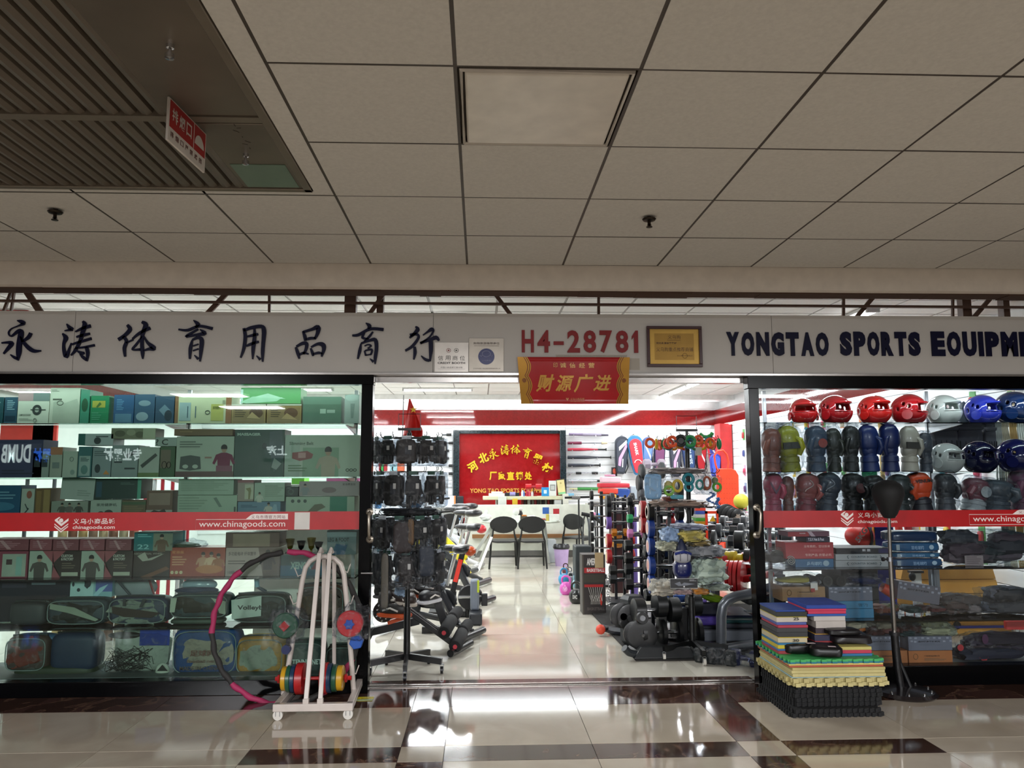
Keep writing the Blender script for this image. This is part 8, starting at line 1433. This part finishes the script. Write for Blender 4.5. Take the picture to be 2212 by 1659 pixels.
# small red flag on a stick
p = at(885, 940, 6.4); t = T('flag', 'small red flag with a yellow star standing on the revolving rack', 'flag', loc=(cl.x, 6.15, zat(940))); fm = MB(M('c81c14', .6)); 
A = at(885, 862, 6.3); nx, nz = 14, 16; vs = []
for j in range(nz+1):
    v = j/nz; zc = A.z+(at(885, 944, 6.3).z-A.z)*v; xl = at(883-12*v, 900, 6.3).x; xr = at(886+28*min(1, v*1.25), 900, 6.3).x
    for i in range(nx+1): u = i/nx; vs.append((xl+(xr-xl)*u, 6.3+.035*math.sin(u*8+v*3)*v, zc+.012*math.sin(u*5)*v))
fm.add(vs, [(j*(nx+1)+i, j*(nx+1)+i+1, (j+1)*(nx+1)+i+1, (j+1)*(nx+1)+i) for j in range(nz) for i in range(nx)]); o = O('cloth', fm, t); o.modifiers.new('thick', 'SOLIDIFY').thickness = .002
O('star', MB(M('e8b820', .5)).flat(star(at(893, 885, 6.25).x, at(893, 885, 6.25).z, .03), 6.25), t); O('flag_pole', MB(STEEL).cyl((at(882, 1, 6.3).x, 6.28, A.z-.42), (at(884, 1, 6.3).x, 6.28, A.z+.03), .004, n=6), t)
# right spinner
cr = Vector((at(1488, 1100, 6.5).x, 6.5, 0)); zr = lambda y: at(1480, y, 6.5).z
tr_ = [zr(952), zr(1022), zr(1095), zr(1172), zr(1262)]
spinner('garment_rack', 'black revolving rack on white castors hung with grips and clear bags', cr.x, 6.5, tr_, .24, zr(940), zr(932), True)
def mk_grip(cc): t = T('grip_ring', 'x', 'grip ring', 'grip rings on the rack', local=True); O('ring', MB(M(cc, .45)).tube([(.036*math.cos(q*PI/12), 0, -.04+.036*math.sin(q*PI/12)) for q in range(24)], .0115, 10, True), t); O('rib', MB(M(cc, .5)).tube([(.036*math.cos(q*PI/12), -.009, -.04+.036*math.sin(q*PI/12)) for q in range(24)], .0045, 6, True), t); return t
GRK = Kind(mk_grip); cols = [('d85020', 'orange'), ('d0901c', 'amber'), ('1c7c4c', 'green'), ('d85020', 'orange'), ('1c7a88', 'teal'), ('c83c20', 'red orange'), ('d8b020', 'yellow')]
for k in range(18):
    an = 2*PI*k/18; cc, nmn = cols[(k*3) % 7]; s2 = .26 if k % 2 else .22
    GRK.put(cc, (cr.x+s2*math.cos(an), 6.5+s2*math.sin(an), tr_[0]+.01), an+PI/2+.3*(k % 3-1), '%s rubber grip ring on the top hooks of the rack, %s' % (nmn, ord_[k] if k < 14 else 'fifteenth sixteenth seventeenth last'.split()[k-14]))
for i, (x, y, cc, r, lab) in enumerate(((1471, 952, '101012', .038, 'black round weight hanging in front of the rack pole'), (1401+3, 957, 'd85424', .032, 'big orange ring at the bag side of the top hooks'), (1452, 954, 'd85020', .036, 'orange ring beside the black weight'), (1491, 953, '1c8044', .038, 'green ring beside the black weight'), (1509, 950, 'd05020', .03, 'orange ring with a green core'), (1487, 1035, '187884', .038, 'teal ring hanging over the clear bags'), (1488, 1052, '1a7c88', .03, 'second teal ring, below the first'))):
    q = at(x, y, 6.2); mb = MB(M(cc, .45)).tube([(q.x+r*math.cos(u*PI/12), 6.2, q.z+r*math.sin(u*PI/12)) for u in range(24)], r*.36, 10, True)
    if i == 0: mb.lathe([(0, .0), (r, .0), (r, .02)], (q.x, 6.2, q.z), 'y', 20)
    mb.tube([(q.x, 6.2, q.z+r), (q.x, 6.24, q.z+r+.03), (q.x, 6.27, q.z+r+.03)], .003, 5, m=BLKM); O('grip_ring', mb, None, lab, 'grip ring')
t = T('grip_pair', 'green and teal handle grips hung over the end of the top ring', 'grip', loc=at(1525, 948, 6.35)); O('green_handle', MB(M('2c9c4c', .45)).tube([at(x, y, 6.35) for x, y in ((1512, 937), (1519, 943), (1528, 944), (1536, 940), (1539, 935))], .015, 10), t)
for x in (1526, 1535): O('teal_loop', MB(M('1c7c88', .45)).tube([at(x, 944, 6.34), at(x+1, 957, 6.34)], .015, 10), t)
O('paper_tag', MB(M('b8b4a8', .6)).box(*rect(1503, 966, 1516, 984, 6.25)[:2], 6.25, 6.252, *rect(1503, 966, 1516, 984, 6.25)[2:]), t)
# bags on second ring
def cbag(lab, x0, y0, x1, y1, items, Y=6.2, film=FILM, seed=0, name='clear_bag'):
    a, b, c, d = rect(x0, y0, x1, y1, Y); t = T(name, lab, 'bag', 'clear bags on the rack', ((a+b)/2, Y, c)); W, H = b-a, d-c
    for nm, u, v, rx, rz, cc, shp in items:
        q = (a+W*u, Y, d-H*v); m = M(cc, .5)
        if shp == 'ring': O(nm, MB(m).tube([(q[0]+W*rx*math.cos(k*PI/10), Y-.02, q[2]+H*rz*math.sin(k*PI/10)) for k in range(20)], min(W*rx, H*rz)*.35, 9, True), t)
        elif shp == 'slab': O(nm, MB(m).ell(q, (W*rx, .022, H*rz), 22, 12, e=.35, crumple=.06, seed=seed), t)
        else: O(nm, MB(m).ell(q, (W*rx, .03, H*rz), 18, 12, crumple=.18, seed=seed), t)
    O('plastic_film', MB(film).ell(((a+b)/2, Y, (c+d)/2), (W*.5, .05, H*.5), 26, 16, e=.6, crumple=.22, seed=seed), t)
    O('tie', MB(BLKM).tube([((a+b)/2, Y, d-.01), ((a+b)/2, Y+.04, d+.012), ((a+b)/2, Y+.08, d+.01)], .003, 5), t); return t
cbag('pale blue striped packs in a clear bag on the second ring', 1391, 1022, 1430, 1080, [('pack', .5, .5, .46, .46, '8cb8dc', 'slab'), ('pack_stripe', .3, .5, .04, .44, 'c8e4f4', 'slab'), ('pack_stripe', .7, .55, .04, .4, 'c8e4f4', 'slab')], seed=2)
cbag('clear bag of lime and yellow rings on the second ring', 1430, 1028, 1476, 1085, [('ring', .3, .55, .2, .16, '88c838', 'ring'), ('ring', .7, .38, .2, .2, 'd8b828', 'ring'), ('strip', .7, .8, .3, .08, '50a8b8', 'slab'), ('disc', .3, .35, .2, .16, 'c8b868', 'blob')], seed=5)
cbag('clear bag of teal rings beside the pole', 1498, 1028, 1522, 1066, [('ring', .5, .5, .3, .25, '1c9088', 'ring')], seed=7); cbag('clear bag of an orange ring on the second ring', 1514, 1026, 1538, 1068, [('ring', .5, .4, .3, .3, 'c86038', 'ring'), ('disc', .5, .7, .3, .1, 'a08060', 'blob')], seed=9); cbag('clear bag of a bright green ring at the aisle end', 1536, 1026, 1558, 1066, [('ring', .5, .65, .36, .2, '58b828', 'ring'), ('disc', .4, .3, .3, .2, '889868', 'blob')], seed=11)
def lay(lab, x0, y0, x1, y1, cc, Y=6.4, seed=0, dep=.2, r=.5, e=.6, film=True, name='soft_pack'):
    a, b, c, d = rect(x0, y0, x1, y1, Y); t = T(name, lab, 'pack', 'packs lying on the rack', ((a+b)/2, Y, c)); O('content', MB(M(cc, r)).ell(((a+b)/2, Y, (c+d)/2), ((b-a)*.47, dep, (d-c)*.42), 34, 18, e=e, crumple=.34, seed=seed), t)
    if film: O('plastic_film', MB(FILM).ell(((a+b)/2, Y, (c+d)/2), ((b-a)/2, dep*1.1, (d-c)/2), 34, 18, e=.8, crumple=.4, seed=seed+3), t)
    return t
lay('milky grey pack lying across the second ring', 1408, 1010, 1512, 1024, 'b0a4a0', seed=1); lay('brown beige wrapped straps lying on the third ring', 1408, 1078, 1520, 1096, '9c8474', seed=3); lay('rust brown pack inside the beige straps', 1430, 1072, 1462, 1084, '9a4c34', Y=6.3, dep=.08, seed=4)
t = T('spring_rope', 'blue coiled elastic rope hanging at the end of the third ring', 'rope', loc=at(1540, 1090, 6.35))
O('coil', MB(M('2464a8', .4)).tube([Vector(at(1533+8*math.sin(u*.2)+7*(u/40), 1063+28*(u/40), 6.35))+Vector((.016*math.cos(u*1.6), .016*math.sin(u*1.6), 0)) for u in range(40)], .0045, 5), t); O('coil', MB(M('2464a8', .4)).tube([Vector(at(1550+2*math.sin(u*.3), 1075+24*(u/34), 6.35))+Vector((.016*math.cos(u*1.6), .016*math.sin(u*1.6), 0)) for u in range(34)], .0045, 5), t)
lay('grey film wrapped board lying over the fourth ring', 1452, 1130, 1522, 1146, 'a0a4b8', seed=5); lay('pale blue floral pack on the fourth ring', 1428, 1138, 1465, 1172, '90a8c8', seed=6, Y=6.25, dep=.1); lay('straw yellow pack on the fourth ring', 1462, 1144, 1520, 1172, 'b8a858', seed=7, Y=6.2, dep=.1); lay('brown mesh pack under the yellow one', 1486, 1162, 1532, 1180, '8c7848', seed=8, Y=6.25, dep=.08); lay('cream flower printed pack beside the yellow one', 1418, 1166, 1462, 1190, 'a8a890', seed=9, Y=6.25, dep=.1)
lay('long clear film pouch below the yellow pack', 1485, 1176, 1562, 1206, '8a8c90', seed=10, Y=6.25, dep=.08); lay('clear bag of pale green belts hanging by the red plates', 1492, 1204, 1568, 1262, 'a8b8a8', seed=12, Y=6.2, dep=.1); lay('milky cream bag arching over the low ring', 1404, 1250, 1462, 1286, 'b0a898', seed=14, Y=6.3, dep=.14); lay('pale green bag lying on the low ring', 1508, 1256, 1572, 1274, 'a0a898', seed=15, Y=6.3, dep=.12); lay('orange brown wrapped strap on the low ring', 1495, 1270, 1530, 1284, 'b8782c', seed=16, Y=6.2, dep=.06); lay('white and maroon wrapped pack on the low ring', 1450, 1270, 1494, 1284, 'a08884', seed=17, Y=6.2, dep=.06)
# navy helmet-like body protector
p = at(1474, 1225, 6.15); t = T('face_guard_helmet', 'navy head guard with grey padded mask hanging in front of the rack', 'helmet', loc=(p.x, 6.15, p.z-.1)); O('shell', MB(M('141c50', .3, coat=.6)).ell((p.x, 6.15, p.z-.01), (.074, .06, .08), 26, 16, e=.8), t); q = at(1474, 1202, 6.12)
O('face_pad', MB(M('a8a8ac', .5)).ell((q.x, 6.12, q.z), (.066, .05, .052), 24, 12, e=.8), t); [O('pad_groove', MB(M('5c5c64', .5)).box(q.x+s_-.002, q.x+s_+.002, 6.065, 6.075, q.z-.03, q.z+.03), t) for s_ in (-.028, .028)]; O('brow_band', MB(M('1c2a6c', .4)).tube([(q.x-.06, 6.1, q.z+.02), (q.x, 6.065, q.z+.04), (q.x+.06, 6.1, q.z+.02)], .012, 8), t)
r_ = at(1472, 1178, 6.14); O('crown_hood', MB(M('18203c', .5)).lathe([(.045, -.05), (.042, -.02), (.018, .03), (.006, .05), (0, .052)], r_, n=18), t); O('hang_strap', MB(BLKM).cyl((r_.x, 6.14, r_.z+.05), (r_.x, 6.2, tr_[3]), .004, n=6), t)
a, b, c, d = rect(1448, 1250, 1507, 1271, 6.08); t = T('price_board', 'small black card with grey engraving print clipped to the low ring', 'card', loc=((a+b)/2, 6.08, c)); O('card', MB(M('101012', .4)).box(a, b, 6.08, 6.084, c, d), t); O('pale_border', MB(M('c8c8c8', .5)).tube([(a, 6.08, c), (b, 6.08, c), (b, 6.08, d), (a, 6.08, d)], .0018, 4, True), t)
prints(t, a, b, c, d, 6.08, [('p', [(.15, .5), (.35, .3), (.4, .6), (.5, .4), (.9, .55), (.6, .7), (.3, .75)], '6c7078'), ('l', .7, .12, .95, .3, 2, 'a8a8ac'), ('e', .5, .82, .03, .08, 'd8d8d8')])
# ---------------- exercise equipment inside, near the door side
FB = M('08090b', .35, coat=.1)
def padcyl(mb, a, b, r, m): return mb.tube([a, Vector(a).lerp(Vector(b), .05), Vector(a).lerp(Vector(b), .95), b], [r*.85, r, r, r*.85], 16, m=m)
t = T('sit_up_bench', 'black sit-up bench with foam rollers and a slanting rail', 'bench', loc=(at(930, 1400, 6.9).x, 6.9, 0)); Yb = 6.75
A = at(882, 1318, Yb); B = at(990, 1430, Yb); B.z = max(B.z, .05); O('slanting_rail', MB(FB).beam(A, B, .05, .07, up=(0, 1, 0)), t, bev=.006); O('rail_stripe', MB(CHR).beam(A+Vector((.01, -.036, .01)), A.lerp(B, .55)+Vector((.01, -.036, .01)), .004, .006, up=(0, 1, 0)), t); O('rail_stripe', MB(CHR).beam(A+Vector((.03, -.036, .015)), A.lerp(B, .55)+Vector((.03, -.036, .015)), .004, .006, up=(0, 1, 0)), t)
for x, y, e_ in ((959, 1366, 0), (983, 1396, 1)):
    p = at(x, y, 6.62)
    for dx in (0, ): O('foam_roller', padcyl(MB(None), (p.x, 6.6, p.z), (p.x+.05, 6.95, p.z+.04), .055, M('0c0c0e', .85, bump=.3)), t); O('roller_cap', MB(M('a81c2c', .4)).lathe([(0, -.006), (.018, -.006), (.018, 0)], (p.x, 6.6, p.z), 'y', 14), t); O('foam_roller', padcyl(MB(None), (p.x+.05, 7.0, p.z+.045), (p.x+.1, 7.2, p.z+.07), .05, M('0d0d0f', .85)), t)
O('rear_beam', MB(FB).beam(at(800, 1365, 6.75), at(905, 1340, 6.75), .06, .06, up=(0, 1, 0)), t); O('rear_leg', MB(FB).beam(Vector((at(805, 1, 6.75).x, 6.75, .0)), at(805, 1362, 6.75), .04), t)
O('foot_bar', MB(FB).cyl((B.x-.06, 6.55, .04), (B.x+.1, 6.95, .04), .03, n=12), t); O('upper_mast', MB(FB).beam(at(942, 1290, 6.9), at(968, 1370, 6.9), .07, .05, up=(0, 1, 0)), t, bev=.005); O('cross_foot', MB(FB).box(at(926, 1, 7.6).x, at(960, 1, 7.6).x, 7.55, 7.62, 0, .06), t)
O('orange_side_pad', MB(M('b8481c', .4)).beam(at(838, 1345, 6.7), at(878, 1332, 6.7), .03, .05, up=(0, 1, 0)), t)
# roller skates and boots heaped on top
def skate(lab, px, py, Y, yaw, c1, c2, sc=1.):
    p = at(px, py, Y); t = T('sport_shoe', lab, 'shoe', 'sport shoes on the bench', p, local=True); 
    O('upper', MB(M(c1, .5)).ell((0, 0, .05), (.055, .12, .05), 20, 12, e=.75).ell((0, .06, .1), (.048, .055, .07), 16, 10, e=.7), t); O('sole', MB(M(c2, .5)).ell((0, -.005, .008), (.058, .13, .018), 20, 8, e=.5), t); O('stripe', MB(M('c8c0b8', .4)).tube([(.052, -.06, .04), (.056, 0, .06), (.05, .06, .04)], .007, 6).tube([(-.052, -.06, .04), (-.056, 0, .06), (-.05, .06, .04)], .007, 6), t)
    for z in (.06, .085): O('lace_strap', MB(M('b8b0a8', .4)).box(-.04, .04, -.055+z*.4, -.03+z*.4, z+.02, z+.032), t)
    t.rotation_euler = (0, 0, yaw); t.scale = (sc,)*3; return t
skate('orange soled black shoe lying low by the door post', 850, 1330, 6.5, 1.2, '1c1614', 'c04c1c', 1.15); skate('brown striped shoe with pale straps in the heap', 858, 1302, 6.55, .6, '2a1c18', 'a89c90'); skate('second brown striped shoe beside the rack pole', 882, 1305, 6.5, .3, '2c1e1a', 'b0a498'); skate('white and black shoe by the orange seat', 928, 1300, 6.6, -.6, '16161a', 'c8c8cc'); skate('black shoe with orange tongue in the heap', 905, 1288, 6.7, .8, '201a1a', 'b84c28'); skate('dark shoe heaped behind the brown pair', 838, 1290, 6.7, 1.4, '1a1c20', '6c6c70')
t = T('studded_roller', 'black massage drum with silver studs lying on the bench beam', 'roller', loc=at(828, 1330, 6.5)); p = at(828, 1322, 6.5); O('drum', MB(M('1a1210', .4)).lathe([(.07, 0), (.085, .01), (.085, .16), (.07, .17)], p, 'y', 26), t)
for k in range(17): an = k*2.4; rr = .0175*math.sqrt(k); O('stud', MB(CHR).lathe([(0, -.012), (.008, -.008), (.009, 0)], (p.x+rr*math.cos(an), 6.5, p.z+rr*math.sin(an)), 'y', 8), t)
heap('clothes_heap', 'grey and blue packs heaped between the rack and the orange seat', 'pack', 890, 1252, 962, 1280, ['8c98a8', '2c3034', '5c6870', '1c1e22', 'a8b4c0'], Y=6.8, dep=.2, seed=71, n=8)
lay('pale blue plastic bag hanging down at the heap', 853, 1245, 880, 1290, '9ab0c8', Y=6.35, dep=.04, seed=72)
# spin bikes
def bike(lab, gx_, gy, c1, c2, yaw, sc=1., tip=None, hb=True, seatc='1a1c20', grey=False):
    p = onz(gx_, gy, 0); t = T('exercise_bike', lab, 'exercise bike', 'exercise bikes', (p.x, p.y, 0), local=True); m1, m2 = M(c1, .35, coat=.3), M(c2, .35, coat=.3)
    O('foot', MB(m1).cyl((-.24, -.45, .045), (.24, -.45, .045), .035, n=12), t); O('foot', MB(m1).cyl((-.24, .5, .045), (.24, .5, .045), .035, n=12), t)
    O('frame_beam', MB(m1).tube([(0, -.45, .07), (0, -.2, .16), (0, .2, .2), (0, .5, .07)], .03, 10), t); O('frame_beam', MB(m2).tube([(0, -.28, .13), (0, -.1, .42), (0, .12, .6)], [.04, .045, .04], 10), t); O('front_fork', MB(m2).tube([(0, .5, .08), (0, .42, .5), (0, .36, .78)], .032, 10), t)
    O('flywheel', MB(M('26282c', .3, .6)).lathe([(.03, -.02), (.2, -.02), (.21, -.012), (.21, .012), (.2, .02), (.03, .02)], (0, .36, .28), 'x', 34), t); O('chain_guard', MB(m2).ell((.045, .05, .36), (.02, .3, .11), 24, 12, e=.8), t)
    O('crank', MB(CHR).beam((.07, -.02, .36), (.07, -.14, .3), .014, .022), t); O('crank', MB(CHR).beam((-.07, -.02, .36), (-.07, .1, .42), .014, .022), t)
    O('pedal', MB(BLKM).box(.09, .18, -.18, -.1, .285, .31), t, bev=.004); O('pedal', MB(BLKM).box(-.18, -.09, .06, .14, .405, .43), t, bev=.004)
    O('seat_post', MB(CHR).cyl((0, -.16, .5), (0, -.26, .84), .018, n=10), t)
    sd = MB(M(seatc, .35, coat=.3)).ell((0, -.34, .87), (.125, .1, .045), 24, 12, e=.85).ell((0, -.2, .872), (.055, .14, .036), 20, 10); O('saddle', sd, t)
    O('saddle_rail', MB(CHR).tube([(-.03, -.36, .83), (-.02, -.2, .82), (.02, -.2, .82), (.03, -.36, .83)], .007, 6), t)
    O('bar_post', MB(CHR).cyl((0, .36, .75), (0, .32, 1.0), .02, n=10), t); O('handlebar', MB(BLKM).tube([(-.22, .1, 1.04), (-.22, .28, 1.02), (-.08, .32, 1.0), (.08, .32, 1.0), (.22, .28, 1.02), (.22, .1, 1.04)], .014, 10), t); O('console', MB(BLKM).box(-.06, .06, .3, .34, 1.02, 1.1), t, bev=.01)
    if tip: O('seat_tip', MB(M(tip, .35, coat=.4)).ell((0, -.42, .85), (.06, .06, .05), 18, 10), t)
    t.rotation_euler = (0, 0, yaw); t.scale = (sc,)*3; return t
bike('white framed exercise bike with black saddle nearest the counter', 966, 1228, 'c8c8c8', 'd0d4d8', 1.3, 1.12); bike('yellow and black exercise bike with two saddles in view', 968, 1262, '16181a', 'd8c81c', 1.15, 1.1); bike('black exercise bike with red tipped saddle', 972, 1300, '141518', '1c1e22', 1.05, 1., 'd8323c'); bike('black and grey exercise bike with orange seat edge close to the rack', 935, 1372, '15161a', '24262a', 1.1, .92, 'c8501c')
bike('dark exercise bike standing behind the yellow one', 948, 1240, '1c2228', '2c343c', 1.2, 1.1)
# big bicycle seat pair seen against counter
# upright black machine with red label
p = onz(985, 1330, 0); t = T('rowing_machine', 'folded black machine with a red printed strip standing upright', 'exercise machine', loc=(p.x, p.y, 0)); A = at(978, 1278, p.y); B = at(1000, 1190, p.y); O('mast', MB(FB).beam(A, B, .06, .08, up=(0, 1, 0)), t, bev=.008); O('red_strip', MB(M('d83424', .4)).beam(A.lerp(B, .25)-Vector((0, .045, 0)), A.lerp(B, .8)-Vector((0, .045, 0)), .045, .005, up=(0, 1, 0)), t); O('lower_mast', MB(FB).beam((A.x-.02, p.y, 0), A, .08, .08, up=(0, 1, 0)), t); O('wide_base', MB(FB).box(A.x-.25, A.x+.2, p.y-.1, p.y+.25, 0, .06), t, bev=.01); O('console_bar', MB(FB).beam(at(985, 1188, p.y), at(1028, 1193, p.y), .05, .07), t)
A_ = at(1016, 1290, p.y-.2); O('flywheel_disc', MB(FB).lathe([(0, -.02), (.12, -.02), (.13, 0), (.12, .02), (0, .02)], A_, 'y', 30), t); O('crank', MB(CHR).cyl(at(990, 1290, p.y-.25), at(1020, 1290, p.y-.25), .014, n=10), t); O('pedal', MB(BLKM).box(*rect(1040, 1282, 1053, 1308, p.y-.3)[:2], p.y-.33, p.y-.27, *rect(1040, 1282, 1053, 1308, p.y-.3)[2:]), t, bev=.006); O('pedal_axle', MB(CHR).cyl(at(1026, 1288, p.y-.3), at(1046, 1289, p.y-.3), .01, n=8), t); O('curved_leg', MB(FB).tube([at(x, y, p.y-.1) for x, y in ((1010, 1310), (1012, 1340), (1010, 1368), (1000, 1382))]+[Vector((at(994, 1, p.y-.1).x, p.y-.1, .04))], .028, 10), t)
p = onz(1035, 1352, 0); t = T('step_trainer', 'black lidded trainer box at the aisle edge', 'exercise machine', loc=p); O('body', MB(M('1c1f24', .4)).box(p.x-.1, p.x+.03, p.y, p.y+.3, 0, .12), t, bev=.02); O('bellows', MB(M('6c7480', .5)).box(p.x-.09, p.x+.0, p.y+.15, p.y+.3, .12, .42), t, bev=.02); O('yellow_trim', MB(M('b8c820', .4)).box(p.x-.02, p.x+.0, p.y+.14, p.y+.15, .3, .42), t)
O('white_prop', MB(WHT).beam((at(1035, 1, 12.).x, 12.0, 0.01), at(1062, 1160, 12.2), .05, .01), None, 'white slanting board leg beside the black chairs', 'board')
# goods seen between rack and post at mid height
for i, (x0, y0, x1, y1, cc, lab) in enumerate(((812, 1005, 820, 1020, 'c8c8d0', 'white bottle on the side shelf'), (817, 1001, 823, 1018, 'c83038', 'red bottle on the side shelf'), (823, 1003, 828, 1018, '3ca050', 'green bottle on the side shelf'), (829, 1001, 835, 1018, 'b02c34', 'dark red bottle on the side shelf'), (842, 1003, 858, 1018, '9cc8d0', 'pale blue folded cloth on the side shelf'), (858, 1000, 872, 1018, 'd8704c', 'orange handle loop on the side shelf'), (810, 1078, 822, 1098, '4a98d0', 'light blue box on the lower side shelf'), (812, 1165, 830, 1178, 'd0a0b8', 'pink box low beside the door post'), (812, 1180, 834, 1192, '90c8c8', 'aqua box low beside the door post'))):
    A = rect(x0, y0, x1, y1, 9.); O('shelf_item', MB(M(cc, .4)).box(A[0], A[1], 9., 9.12, A[2], A[3]), None, lab, 'box' if i > 3 else 'bottle', bev=.008)
A = at(800, 1018, 9.); sh_ = MB(M('c8ccd0', .4)); 
for yy in (1018.5, 1098.5, 1178.5, 1192.5): z = at(840, yy, 9.).z; sh_.box(at(780, 1, 9.).x, at(880, 1, 9.).x, 8.95, 9.3, z-.015, z-.001)
sh_.box(at(780, 1, 9.).x-.02, at(780, 1, 9.).x, 8.95, 9.3, 0, 1.6).box(at(880, 1, 9.).x, at(880, 1, 9.).x+.02, 9.28, 9.3, 0, 1.6); O('goods_shelf', sh_, None, 'pale open shelf seen behind the glove rack', 'shelf')
